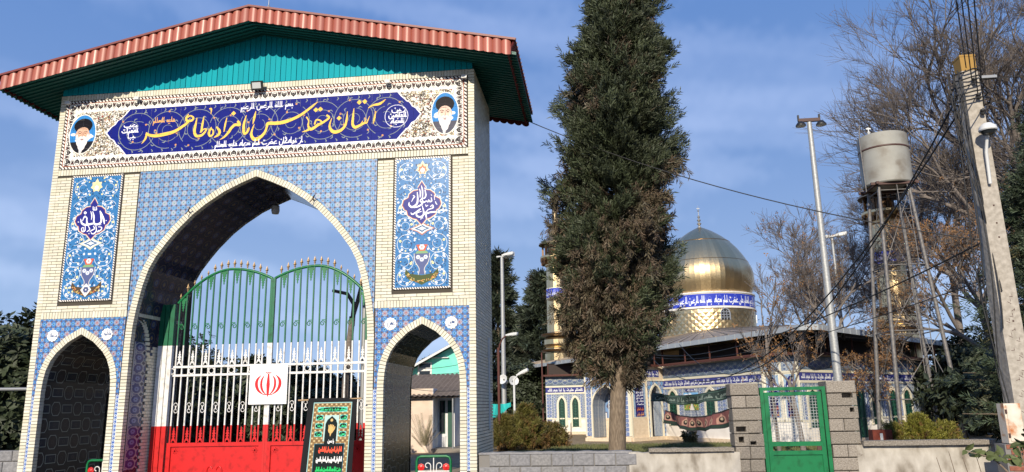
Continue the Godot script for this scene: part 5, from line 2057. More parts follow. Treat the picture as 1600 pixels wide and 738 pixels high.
func shrine_window(parent: Node3D, cx: float, w: float, y0: float, ya: float) -> void:
	var prof := pointed(w, y0, y0 + (ya - y0) * 0.74, ya)
	var s := Shape.new()
	arch_frame(s, cx, prof, 0.12, -0.02, 0.05)
	var f := obj("window", s.mesh(), mats["cream trim"], parent)
	s = Shape.new()
	arch_fill(s, cx, prof, 0.014)
	obj("pane", s.mesh(), mats["dark green glass"], f)
	s = Shape.new()
	var n := int((ya - y0) / 0.16)
	for k in n:
		var y := y0 + (k + 0.5) * (ya - y0) * 0.95 / n
		var half := w if y < y0 + (ya - y0) * 0.74 else w * clampf((ya - y) / ((ya - y0) * 0.26), 0.1, 1.0)
		for e: float in [-1.0, 1.0]:
			s.bar(Vector3(cx - half, y - e * 0.07, 0.024), Vector3(cx + half, y + e * 0.07, 0.024), 0.018)
	for e: float in [-1.0, 0.0, 1.0]:
		s.box(Vector3(cx + e * w * 0.92, (y0 + ya) / 2 - (0.06 if e == 0 else (ya - y0) * 0.13), 0.026), Vector3(0.024, (ya - y0) * (0.9 if e == 0 else 0.74), 0.016))
	obj("grille", s.mesh(), mats["grille green"], f)


func face(parent: Node3D, a: Vector2, b: Vector2, solid := true) -> Node3D:
	# one wall of the shrine; its own axes run along it, up, and outwards
	var x := Vector3(b.x - a.x, 0, b.y - a.y)
	var l := x.length()
	x /= l
	var turn := Basis(x, Vector3.UP, x.cross(Vector3.UP))
	var s := Shape.new()
	if solid:
		s.span(Vector3(0, -0.3, -0.3), Vector3(l, 3.42, 0.0))
	else:
		s.span(Vector3(0, 3.38, -0.3), Vector3(l, 3.42, 0.0))
	var w := obj("wall", s.mesh(), mats["white render"], parent, Vector3(a.x, 0, a.y), turn)
	s = Shape.new()
	s.span(Vector3(0, -0.3, -0.1), Vector3(l, 0.13, 0.1))
	obj("plinth", s.mesh(), mats["beige stone"], w)
	return w


func bands(w: Node3D, x0: float, x1: float) -> void:
	tile_panel("palmette_frieze", w, x0, x1, 2.78, 3.36, mats["palmette"], (x1 - x0) / 0.6, 1.0)
	tile_panel("inscription_band", w, x0, x1, 2.38, 2.72, mats["inscription"], (x1 - x0) / 4.2, 1.0)
	tile_panel("tile_field", w, x0, x1, 0.90, 2.32, mats["arabesque blue"], (x1 - x0) / 0.55, 1.4, 0.006)
	var s := Shape.new()
	for y: float in [2.72, 2.32, 0.86]:
		trim(s, x0, x1, y - 0.01, y + 0.065)
	obj("string_course", s.mesh(), mats["cream trim"], w)


func build_shrine() -> void:
	mat("white render", Color(1, 1, 1), 0.8)
	world_tex(mats["white render"], noise(0.01, 91, srgb(214, 208, 200), srgb(238, 234, 228), 256, 5), 0.5)
	mat("beige stone", Color(1, 1, 1), 0.7)
	world_tex(mats["beige stone"], noise(0.03, 92, srgb(198, 178, 152), srgb(226, 210, 188), 256, 5), 0.8)
	mat("cream trim", lin(0.66, 0.62, 0.50), 0.5)
	mat("dark green glass", lin(0.008, 0.035, 0.028), 0.3)
	mat("grille green", lin(0.02, 0.10, 0.07), 0.5)
	printed("palmette", palmette_frieze(), 0.3)
	printed("inscription", inscription("بسم الله الرحمن الرحیم السلام علیک یا ابا عبد الله", 1024, 96, srgb(58, 62, 128), srgb(220, 222, 226)), 0.3)
	printed("arabesque blue", arabesque(srgb(128, 140, 158), srgb(200, 202, 200), srgb(78, 92, 128)), 0.3)
	printed("arabesque strip", arabesque(srgb(92, 106, 152), srgb(190, 196, 204), srgb(120, 140, 180), 96, 512), 0.3)
	printed("writing", writing_panel(), 0.3)
	printed("mural", mural(), 0.4)
	printed("blue star", star_tile(srgb(128, 146, 176), srgb(112, 130, 172), srgb(116, 146, 188)), 0.3)
	mat("roof sheet", Color(1, 1, 1), 0.6, 0.1)
	world_tex(mats["roof sheet"], noise(0.02, 93, srgb(118, 106, 94), srgb(152, 142, 130), 256, 5), 0.3)
	mat("fascia grey", lin(0.36, 0.39, 0.42), 0.5, 0.2)
	mat("dark timber and gap shade", lin(0.035, 0.024, 0.020), 0.8)  # near-black also stands for the shade below the shrine roof
	mat("red iron", lin(0.095, 0.032, 0.024), 0.8)
	mat("door wood", lin(0.30, 0.12, 0.05), 0.5)
	mat("door green", lin(0.012, 0.075, 0.05), 0.5)
	var gold := mat("gilded sheet", Color(1, 1, 1), 0.4, 1.0, true)
	gold.roughness_texture = noise(0.05, 94, Color(0.7, 0.7, 0.7), Color(1, 1, 1), 256, 3)
	gold.uv1_triplanar = true
	gold.uv1_world_triplanar = true
	gold.uv1_scale = Vector3.ONE * 0.6
	mat("brown band", lin(0.10, 0.055, 0.025), 0.35, 0.6)

	var sh := thing("golden_dome_shrine", "tiled shrine with a gilded onion dome on a diamond-patterned drum and a low hipped roof", "shrine")
	# ---- walls
	var lw := face(sh, Vector2(2.23, -35.01), Vector2(4.578, -34.615))
	bands(lw, 0.0, 2.38)
	tile_panel("tile_strip", lw, 0.04, 0.36, 0.75, 2.34, mats["arabesque strip"], 1, 1, 0.02)
	for x: float in [0.97, 1.79]:
		shrine_window(lw, x, 0.19, 0.4, 2.1)
	for x: float in [0.56, 1.38, 2.17]:
		tile_panel("tile_strip", lw, x - 0.07, x + 0.07, 0.92, 2.3, mats["arabesque strip"], 0.6, 1, 0.022)
	# the projecting porch with its iwan
	var po := face(sh, Vector2(4.752, -25.816), Vector2(6.863, -24.597), false)
	var arch := pointed(0.72, 0.13, 1.55, 2.5)
	var s := Shape.new()
	arch_front(s, 0.42, 1.85, 3.38, 1.135, arch, 0.0, 0.13, 1 / 0.35)
	obj("porch_tiling", s.mesh(), mats["blue star"], po)
	s = Shape.new()
	soffit(s, 1.135, arch, -1.2, 0.0, 0.13, 2.0)
	obj("porch_lining", s.mesh(), mats["arabesque blue"], po)
	s = Shape.new()
	arch_frame(s, 1.135, arch, 0.08, -0.02, 0.05)
	trim(s, 0.36, 0.42, 0.2, 3.38)
	trim(s, 1.855, 1.915, 0.2, 3.38)
	trim(s, 0.0, 0.06, 0.2, 3.38)
	trim(s, 2.33, 2.44, 0.2, 3.38)
	obj("arch_trim", s.mesh(), mats["cream trim"], po)
	tile_panel("tile_strip", po, 0.06, 0.36, 0.2, 3.38, mats["arabesque strip"], 1, 2)
	tile_panel("tile_strip", po, 1.915, 2.33, 0.2, 3.38, mats["arabesque strip"], 1, 2)
	s = Shape.new()
	s.span(Vector3(0.3, 0, -1.3), Vector3(2.0, 1.0, -1.2))
	s.span(Vector3(0.0, 0, -1.3), Vector3(0.4, 3.38, -0.02))
	s.span(Vector3(1.87, 0, -1.3), Vector3(2.42, 3.38, -0.02))
	obj("porch_body", s.mesh(), mats["beige stone"], po)
	s = Shape.new()
	s.span(Vector3(0.3, 1.0, -1.3), Vector3(2.0, 3.38, -1.2))
	obj("porch_back", s.mesh(), mats["blue star"], po)
	tile_panel("scroll_panel", po, 0.6, 1.15, 1.0, 2.1, mats["arabesque strip"], 1, 1, -1.17)
	# the porch's return with a panel and a door
	var re := face(sh, Vector2(6.863, -24.597), Vector2(8.556, -26.499), false)
	var da := pointed(0.42, 0.13, 1.85, 2.5)
	s = Shape.new()
	arch_front(s, 1.25, 2.55, 2.72, 1.86, da, 0.0, 0.13, 1 / 0.4)
	obj("return_tiling", s.mesh(), mats["blue star"], re)
	s = Shape.new()
	soffit(s, 1.86, da, -0.7, 0.0, 0.13, 2.0)
	obj("door_reveal", s.mesh(), mats["arabesque blue"], re)
	s = Shape.new()
	s.span(Vector3(0, 1.0, -0.3), Vector3(1.25, 3.38, -0.001))
	s.span(Vector3(1.25, 2.72, -0.3), Vector3(2.55, 3.38, -0.001))
	s.span(Vector3(0, 0.13, -0.3), Vector3(1.25, 1.0, 0.0))
	obj("return_wall", s.mesh(), mats["beige stone"], re)
	s = Shape.new()
	arch_frame(s, 1.86, da, 0.09, -0.02, 0.05)
	trim(s, 0, 2.55, 2.70, 2.76)
	trim(s, 1.2, 1.25, 0.13, 2.7)
	trim(s, 0, 0.08, 0.13, 3.38)
	obj("arch_trim", s.mesh(), mats["cream trim"], re)
	tile_panel("writing_panel", re, 0.16, 1.12, 1.02, 2.62, mats["writing"])
	tile_panel("inscription_band", re, 0.25, 2.2, 2.86, 3.24, mats["inscription"], 0.35, 1)
	s = Shape.new()
	s.span(Vector3(1.2, 0.1, -0.75), Vector3(2.5, 2.6, -0.7))
	var dr := obj("door", s.mesh(), mats["dark green glass"], re)
	for k in 2:
		s = Shape.new()
		s.span(Vector3(1.46 + k * 0.4, 0.14, -0.7), Vector3(1.84 + k * 0.4, 2.1, -0.66))
		for y: float in [0.3, 0.95, 1.55]:
			s.span(Vector3(1.52 + k * 0.4, y, -0.66), Vector3(1.78 + k * 0.4, y + 0.45, -0.645))
		obj("door_leaf", s.mesh(), mats["door wood"], dr)
	# the long left side
	var c := face(sh, Vector2(8.556, -26.499), Vector2(11.877, -19.979))
	bands(c, 0.0, 7.32)
	for x: float in [0.8, 3.8, 5.5, 6.75]:
		shrine_window(c, x, 0.33, 0.62, 2.22)
	for x: float in [0.2, 1.4, 3.1, 4.4, 4.75, 6.1]:
		tile_panel("tile_strip", c, x - 0.09, x + 0.09, 0.92, 2.3, mats["arabesque strip"], 0.6, 1, 0.022)
	tile_panel("mural", c, 1.72, 2.85, 1.32, 2.1, mats["mural"], 1, 1, 0.03)
	tile_panel("mural_heading", c, 1.9, 2.65, 2.14, 2.28, mats["inscription"], 0.2, 1, 0.03)
	# the splayed corner with two lettered panels
	var k2 := face(sh, Vector2(11.877, -19.979), Vector2(13.043, -18.895))
	tile_panel("palmette_frieze", k2, 0.0, 1.59, 2.78, 3.36, mats["arabesque blue"], 2.0, 0.5)
	tile_panel("writing_panel", k2, 0.16, 0.74, 0.98, 2.68, mats["writing"])
	tile_panel("writing_panel", k2, 0.92, 1.48, 0.98, 2.68, mats["writing"])
	s = Shape.new()
	for q: Array in [[0.0, 0.09, 0.86, 3.36], [0.8, 0.88, 0.86, 3.36], [1.5, 1.59, 0.86, 3.36], [0.0, 1.59, 2.7, 2.77], [0.0, 1.59, 0.86, 0.93]]:
		trim(s, q[0], q[1], q[2], q[3])
	obj("corner_trim", s.mesh(), mats["cream trim"], k2)
	# the right side
	var e := face(sh, Vector2(13.043, -18.895), Vector2(20.855, -26.635))
	bands(e, 0.0, 11.0)
	for x: float in [0.75, 2.3, 5.6, 7.2, 8.5]:
		shrine_window(e, x, 0.33, 0.62, 2.05)
	for x: float in [0.2, 1.5, 3.1, 4.95, 6.4, 7.85]:
		tile_panel("tile_strip", e, x - 0.1, x + 0.1, 0.92, 2.3, mats["arabesque strip"], 0.6, 1, 0.022)
	s = Shape.new()
	s.span(Vector3(3.8, 0.12, -0.02), Vector3(4.7, 2.0, 0.03))
	for q: float in [3.95, 4.25, 4.55]:
		s.box(Vector3(q, 1.0, 0.04), Vector3(0.05, 1.8, 0.02))
	obj("side_door", s.mesh(), mats["door green"], e)
	# ---- the brown lower eave along the walls
	var line := [Vector2(2.1, -34.75), Vector2(4.7, -34.2), Vector2(4.4, -25.9), Vector2(6.85, -24.2), Vector2(8.3, -26.0), Vector2(11.5, -19.8), Vector2(13.05, -18.4), Vector2(21.3, -26.6)]
	for i in line.size() - 1:
		var a: Vector2 = line[i]
		var b: Vector2 = line[i + 1]
		var x := Vector3(b.x - a.x, 0, b.y - a.y)
		var l := x.length()
		x /= l
		s = Shape.new()
		s.span(Vector3(-0.02, 3.40 + 0.0013 * i, -2.2), Vector3(l + 0.02, 3.46 + 0.0013 * i, 0.05))
		s.span(Vector3(0, 3.36, 0.0), Vector3(l, 3.4, 0.04))
		for q in int(l / 1.9) + 1:
			s.box(Vector3(0.3 + q * 1.9, 3.8, -0.1), Vector3(0.05, 0.68, 0.05))
		obj("lower_eave", s.mesh(), mats["red iron"], sh, Vector3(a.x, 0, a.y), Basis(x, Vector3.UP, x.cross(Vector3.UP)))
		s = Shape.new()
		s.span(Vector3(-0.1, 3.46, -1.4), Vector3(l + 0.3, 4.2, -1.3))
		obj("gap_shade_wall", s.mesh(), mats["dark timber and gap shade"], sh, Vector3(a.x, 0, a.y), Basis(x, Vector3.UP, x.cross(Vector3.UP)))  # added dark wall, its colour is the shade of the open gap
	# ---- the wide hipped roof
	var eave := [Vector2(-2.92, -46.84), Vector2(12.73, -16.94), Vector2(13.40, -16.99), Vector2(25.78, -32.18), Vector2(14.34, -62.86)]
	var mid := Vector2(12.46, -38.135)
	var rs := Shape.new()
	var fs := Shape.new()
	var us := Shape.new()
	for i in eave.size():
		var a: Vector2 = eave[i]
		var b: Vector2 = eave[(i + 1) % eave.size()]
		var ia := mid + (a - mid).normalized() * 3.3
		var ib := mid + (b - mid).normalized() * 3.3
		var o := [Vector3(ia.x, 5.95, ia.y), Vector3(ib.x, 5.95, ib.y), Vector3(b.x, 4.32, b.y), Vector3(a.x, 4.32, a.y)]
		rs.quad(o[0], o[1], o[2], o[3])
		us.quad(o[3] + Vector3(0, -0.06, 0), o[2] + Vector3(0, -0.06, 0), o[1] + Vector3(0, -0.06, 0), o[0] + Vector3(0, -0.06, 0))
		var n := int(a.distance_to(b) / 0.9)
		for k in n:
			var f := (k + 0.5) / n
			var t0: Vector3 = o[3].lerp(o[2], f)
			var t1: Vector3 = o[0].lerp(o[1], f)
			rs.bar(t0 + Vector3(0, 0.02, 0), t1 + Vector3(0, 0.02, 0), 0.05)
		var x := Vector3(b.x - a.x, 0, b.y - a.y)
		var l := x.length()
		x /= l
		var turn := Basis(x, Vector3.UP, x.cross(Vector3.UP))
		var org := Vector3(a.x, 0, a.y)
		fs.box(org + x * l / 2 + Vector3(0, 4.22, 0), Vector3(l, 0.2, 0.05), turn)
		for k in int(l / 0.62):
			fs.box(org + x * (0.3 + k * 0.62) + Vector3(0, 4.22, 0) + turn.z * 0.025, Vector3(0.03, 0.2, 0.03), turn)
	obj("roof", rs.mesh(), mats["roof sheet"], sh)
	obj("roof_underside", us.mesh(), mats["dark timber and gap shade"], sh)  # shade under the roof is put into this dark colour
	obj("fascia", fs.mesh(), mats["fascia grey"], sh)
	# ---- drum and dome
	var top := Vector3(12.46, 0, -38.135)
	s = Shape.new()
	s.tint = Color(0.72, 0.55, 0.31)
	s.lathe([Vector2(3.02, 4.8), Vector2(3.02, 7.26)], 72)
	obj("drum", s.mesh(), gold, sh, top)
	s = Shape.new()
	var rows := 9
	var cols := 44
	for r in rows:
		for k in cols:
			var ang := TAU * (k + (0.5 if r % 2 else 0.0)) / cols
			var y := 5.35 + r * 0.205
			var at := func(da: float, dy: float, out: float) -> Vector3:
				var aa: float = ang + da * TAU / cols / 2
				return Vector3(cos(aa) * (3.03 + out), clampf(y + dy * 0.205, 5.0, 7.25), sin(aa) * (3.03 + out))
			s.tint = Color(0.72, 0.55, 0.31) * rng.randf_range(0.9, 1.1)
			var m: Vector3 = at.call(0.0, 0.0, 0.018)
			var p := [at.call(0.0, 0.97, 0.0), at.call(0.94, 0.0, 0.0), at.call(0.0, -0.97, 0.0), at.call(-0.94, 0.0, 0.0)]
			for q in 4:
				s.tri(m, p[(q + 1) % 4], p[q])
	obj("drum_diamonds", s.mesh(), gold, sh, top)
	s = Shape.new()
	s.lathe([Vector2(3.07, 7.3), Vector2(3.07, 8.16)], 72)
	printed("dome inscription", inscription("بسم الله الرحمن الرحیم السلام علی حضرت امام سجاد", 2048, 96, srgb(44, 62, 176), srgb(214, 220, 236), 2), 0.35)
	mats["dome inscription"].uv1_scale = Vector3(2, 1, 1)
	obj("inscription_band", s.mesh(), mats["dome inscription"], sh, top)
	s = Shape.new()
	for y: float in [7.27, 8.2]:
		s.lathe([Vector2(3.05, y - 0.04), Vector2(3.11, y - 0.04), Vector2(3.11, y + 0.04), Vector2(2.9, y + 0.04)], 72)
	obj("band_moulding", s.mesh(), mats["white paint"], sh, top)
	s = Shape.new()
	var prof := [Vector2(2.88, 8.2), Vector2(2.98, 8.5), Vector2(3.1, 8.9), Vector2(3.15, 9.3), Vector2(3.14, 9.65), Vector2(3.05, 10.0), Vector2(2.88, 10.35), Vector2(2.62, 10.8), Vector2(2.28, 11.3), Vector2(1.85, 11.78), Vector2(1.35, 12.2), Vector2(0.8, 12.58), Vector2(0.35, 12.82), Vector2(0.06, 12.95)]
	var gores := 64
	for k in gores:
		# each gilded gore is a shallow trough of its own, tilted a hair off true
		s.tint = Color(0.72, 0.55, 0.31) * rng.randf_range(0.92, 1.08)
		var tilt := rng.randf_range(-0.08, 0.08)
		for i in prof.size() - 1:
			var q := []
			for d: Array in [[0, 1], [1, 1], [1, 0], [0, 0]]:
				var pr: Vector2 = prof[i + d[1]]
				var aa: float = TAU * (k + d[0]) / gores
				q.append(Vector3(cos(aa) * pr.x, pr.y, -sin(aa) * pr.x))
			var nn := Vector2(prof[i + 1].y - prof[i].y, prof[i].x - prof[i + 1].x).normalized()
			var pn := nn
			var xn := nn
			if i > 0:
				pn = (nn + Vector2(prof[i].y - prof[i - 1].y, prof[i - 1].x - prof[i].x).normalized()).normalized()
			if i < prof.size() - 2:
				xn = (nn + Vector2(prof[i + 2].y - prof[i + 1].y, prof[i + 1].x - prof[i + 2].x).normalized()).normalized()
			var first := s.v.size()
			s.quad(q[0], q[1], q[2], q[3])
			var am := TAU * (k + 0.5) / gores
			for j in 6:
				var hi: bool = j in [0, 1, 3]
				var f: Vector2 = xn if hi else pn
				var left: bool = j in [0, 3, 5]
				var aa := am + tilt + (0.02 if left else -0.02)
				s.n[first + j] = Vector3(cos(aa) * f.x, f.y, -sin(aa) * f.x)
	obj("dome", s.mesh(), gold, sh, top)
	s = Shape.new()
	s.tint = Color(0.42, 0.30, 0.15)
	for y: Array in [[10.35, 2.885], [11.78, 1.86]]:
		s.lathe([Vector2(y[1], y[0] - 0.02), Vector2(y[1] + 0.012, y[0]), Vector2(y[1] - 0.02, y[0] + 0.025)], 64)
	obj("dome_seam", s.mesh(), gold, sh, top)
	s = Shape.new()
	s.lathe([Vector2(0.14, 12.88), Vector2(0.1, 13.0), Vector2(0.05, 13.05), Vector2(0.15, 13.18), Vector2(0.05, 13.3), Vector2(0.13, 13.42), Vector2(0.04, 13.54), Vector2(0.1, 13.65), Vector2(0.03, 13.76), Vector2(0.02, 14.0), Vector2(0.07, 14.06), Vector2(0.02, 14.14), Vector2(0.012, 14.4), Vector2(0, 14.42)], 12)
	s.box(Vector3(0, 14.22, 0), Vector3(0.2, 0.04, 0.03))
	obj("finial", s.mesh(), mats["grey metal"], sh, top)
	# drum windows
	for q: float in [-0.38, 0.9, -1.7]:
		var ang := atan2(-38.135 - 11.4, 12.46 - 5.5) + PI + q
		var out := Vector3(cos(ang), 0, sin(ang))
		var turn := Basis(Vector3.UP.cross(out), Vector3.UP, out)
		var wp := pointed(0.26, 6.5, 6.9, 7.18)
		s = Shape.new()
		arch_frame(s, 0, wp, 0.06, -0.05, 0.09)
		for x: float in [-0.09, 0.09]:
			s.box(Vector3(x, 6.8, 0.05), Vector3(0.035, 0.6, 0.03))
		for y: float in [6.66, 6.82, 6.98]:
			s.box(Vector3(0, y, 0.05), Vector3(0.5, 0.035, 0.03))
		var dw := obj("drum_window", s.mesh(), gold, sh, top + out * 3.0, turn)
		s = Shape.new()
		arch_fill(s, 0, wp, 0.04)
		obj("pane", s.mesh(), mats["black"], dw)
	# ---- minarets
	for q: Array in [[Vector3(2.943, 0, -38.56), "gilded minaret half hidden behind the tall cypress"], [Vector3(20.963, 0, -29.81), "gilded minaret seen through the water tower's legs"]]:
		var mi := thing("minaret", q[1], "minaret", q[0], "gilded minarets of the shrine")
		s = Shape.new()
		s.tint = Color(0.72, 0.55, 0.31)
		s.lathe([Vector2(0.95, 2.0), Vector2(0.95, 4.95), Vector2(0.9, 5.0), Vector2(0.9, 5.3), Vector2(0.82, 5.35), Vector2(0.98, 5.55), Vector2(0.98, 5.85), Vector2(0.82, 6.05), Vector2(0.8, 6.3), Vector2(0.76, 6.35), Vector2(0.73, 8.55)], 20, Vector3.ZERO, false)
		s.lathe([Vector2(0.72, 9.25), Vector2(0.70, 10.7), Vector2(0.78, 10.78), Vector2(0.8, 10.95), Vector2(0.92, 11.05), Vector2(1.05, 11.25), Vector2(1.08, 11.3), Vector2(1.08, 11.42), Vector2(0.9, 11.44)], 20, Vector3.ZERO, false)
		obj("shaft", s.mesh(), gold, mi)
		for y: float in [5.15, 6.18]:
			s = Shape.new()
			s.lathe([Vector2(0.85, y - 0.13), Vector2(1.16, y - 0.06), Vector2(1.18, y + 0.04), Vector2(0.8, y + 0.13)], 24)
			obj("ring", s.mesh(), mats["brown band"], mi)
		s = Shape.new()
		for k in 18:
			var aa := k * TAU / 18
			s.box(Vector3(cos(aa) * 0.93, 10.98, sin(aa) * 0.93), Vector3(0.2, 0.22, 0.13), Basis(Vector3.UP, -aa))
			s.box(Vector3(cos(aa + 0.17) * 0.98, 11.18, sin(aa + 0.17) * 0.98), Vector3(0.2, 0.16, 0.13), Basis(Vector3.UP, -aa - 0.17))
		obj("corbel", s.mesh(), mats["brown band"], mi)
		s = Shape.new()
		s.lathe([Vector2(0.755, 8.55), Vector2(0.75, 9.25)], 24)
		obj("blue_band", s.mesh(), mats["dome inscription"], mi)
		s = Shape.new()
		for k in 8:
			var aa := k * TAU / 8
			s.box(Vector3(cos(aa) * 0.9, 11.85, sin(aa) * 0.9), Vector3(0.12, 0.9, 0.12), Basis(Vector3.UP, -aa))
		s.lathe([Vector2(0.6, 11.4), Vector2(0.6, 12.3)], 12)
		obj("lantern", s.mesh(), mats["brown band"], mi)
		s = Shape.new()
		s.lathe([Vector2(0.85, 12.24), Vector2(1.18, 12.22), Vector2(1.15, 12.32), Vector2(0.5, 12.78), Vector2(0.48, 12.85), Vector2(0.52, 13.1), Vector2(0.42, 13.45), Vector2(0.24, 13.72), Vector2(0.2, 13.8), Vector2(0.19, 15.3), Vector2(0.32, 15.42), Vector2(0.33, 15.55), Vector2(0.22, 15.8), Vector2(0.0, 16.05)], 20)
		obj("cap", s.mesh(), mats["bronze sheet"] if mats.has("bronze sheet") else mat("bronze sheet", lin(0.30, 0.235, 0.15), 0.4, 0.8), mi)


# ---------------------------------------------------------------- houses behind the gateway

func corrugated(s: Shape, a: Vector3, b: Vector3, up: Vector3, pitch: float, amp: float) -> void:
	# a wavy sheet from eave line a-b rising by up
	var n := int(a.distance_to(b) / pitch)
	var nn := (b - a).cross(up).normalized()
	for k in n * 4:
		var f0 := k / float(n * 4)
		var f1 := (k + 1) / float(n * 4)
		var h0 := nn * sin(k * PI / 2) * amp
		var h1 := nn * sin((k + 1) * PI / 2) * amp
		var p0 := a.lerp(b, f0)
		var p1 := a.lerp(b, f1)
		s.quad(p0 + up + h0, p1 + up + h1, p1 + h1, p0 + h0)
		s.quad(p1 + up + h1 - nn * 0.01, p0 + up + h0 - nn * 0.01, p0 + h0 - nn * 0.01, p1 + h1 - nn * 0.01)


func build_houses() -> void:
	mat("pink render", Color(1, 1, 1), 0.9)
	world_tex(mats["pink render"], noise(0.01, 101, srgb(196, 176, 158), srgb(226, 208, 190), 256, 5), 0.4)
	mat("house white", Color(1, 1, 1), 0.85)
	world_tex(mats["house white"], noise(0.01, 102, srgb(206, 206, 208), srgb(232, 232, 232), 256, 5), 0.5)
	mat("old sheet", Color(1, 1, 1), 0.85)
	world_tex(mats["old sheet"], noise(0.02, 103, srgb(88, 76, 66), srgb(132, 118, 104), 256, 6), 0.5, grit, 0.5)
	mat("turquoise render", Color(1, 1, 1), 0.8)
	world_tex(mats["turquoise render"], noise(0.008, 104, srgb(104, 208, 188), srgb(140, 228, 210), 256, 5), 0.3)
	mat("dark glass", lin(0.02, 0.025, 0.03), 0.1)
	var ho := thing("low_house", "low beige and white house with a brown corrugated roof, seen through the right arch", "house", Vector3(0, 0, -14))
	var s := Shape.new()
	s.span(Vector3(-2.3, 0, -3.5), Vector3(-0.09, 2.25, 0.0))
	obj("wall", s.mesh(), mats["pink render"], ho)
	s = Shape.new()
	s.span(Vector3(-0.088, 0, -3.5), Vector3(0.5, 2.25, -0.85))
	s.span(Vector3(0.5, 0, -3.5), Vector3(1.12, 1.5, -2.0))
	obj("porch_wall", s.mesh(), mats["house white"], ho)
	s = Shape.new()
	s.span(Vector3(-0.086, 0, -0.85), Vector3(-0.07, 2.25, 0.002))
	obj("corner_trim", s.mesh(), mats["house white"], ho)
	s = Shape.new()
	s.span(Vector3(-0.02, 0.75, -0.87), Vector3(0.17, 1.85, -0.82))
	var wi := obj("window", s.mesh(), mats["door green"], ho)
	s = Shape.new()
	s.span(Vector3(0.0, 0.78, -0.83), Vector3(0.15, 1.82, -0.81))
	obj("pane", s.mesh(), mats["dark glass"], wi)
	s = Shape.new()
	s.span(Vector3(0.27, 0.2, -0.87), Vector3(0.44, 1.85, -0.8))
	obj("door", s.mesh(), mats["door green"], ho)
	s = Shape.new()
	s.tube([Vector3(0.62, 0, 0.1), Vector3(0.62, 2.0, 0.1)], [0.03, 0.03], 8)
	obj("porch_post", s.mesh(), mats["grey metal"], ho)
	s = Shape.new()
	s.span(Vector3(-0.08, 0, -2.0), Vector3(1.12, 0.3, 0.2))
	obj("terrace", s.mesh(), mats["rough block 0"], ho)
	s = Shape.new()
	corrugated(s, Vector3(-2.9, 2.0, 0.25), Vector3(1.17, 2.0, 0.25), Vector3(0, 0.86, -3.4), 0.17, 0.022)
	obj("roof", s.mesh(), mats["old sheet"], ho)
	s = Shape.new()
	s.span(Vector3(-2.8, 1.93, 0.1), Vector3(1.15, 1.98, 0.16))
	obj("eave_beam", s.mesh(), mats["dark timber and gap shade"], ho)
	ho.position = Vector3(-0.853, -0.22, -17.9)
	ho.scale = Vector3.ONE * 1.15
	# the turquoise house farther back
	var tu := thing("turquoise_house", "turquoise rendered gable end with a white window behind the low house", "house", Vector3(-5.24, 0, -31.7))
	s = Shape.new()
	s.prism(PackedVector2Array([Vector2(-1.5, 0), Vector2(3.5, 0), Vector2(3.5, 5.62), Vector2(-1.5, 3.02)]), -6.0, 0.0)
	obj("wall", s.mesh(), mats["turquoise render"], tu)
	s = Shape.new()
	s.bar(Vector3(-1.7, 3.0, 0.1), Vector3(3.65, 5.79, 0.1), 0.08, 1.0)
	obj("roof", s.mesh(), mats["old sheet"], tu)
	s = Shape.new()
	s.bar(Vector3(-1.7, 2.96, 0.62), Vector3(3.65, 5.75, 0.62), 0.12, 0.03)
	obj("barge_board", s.mesh(), mats["lamp grey"], tu)
	s = Shape.new()
	s.span(Vector3(0.38, 2.5, 0.0), Vector3(1.2, 4.2, 0.05))
	var tw := obj("window", s.mesh(), mats["white paint"], tu)
	for q: Array in [[0.46, 1.12, 3.9, 4.14], [0.48, 1.1, 3.5, 3.72], [0.46, 0.74, 2.6, 3.4], [0.84, 1.12, 2.6, 3.4]]:
		s = Shape.new()
		s.span(Vector3(q[0], q[2], 0.03), Vector3(q[1], q[3], 0.058))
		obj("pane", s.mesh(), mats["dark glass"], tw)
	s = Shape.new()
	s.span(Vector3(1.2, 4.42, 0.0), Vector3(2.2, 4.47, 0.15))
	obj("ledge", s.mesh(), mats["lamp grey"], tu)


# ---------------------------------------------------------------- the water tower

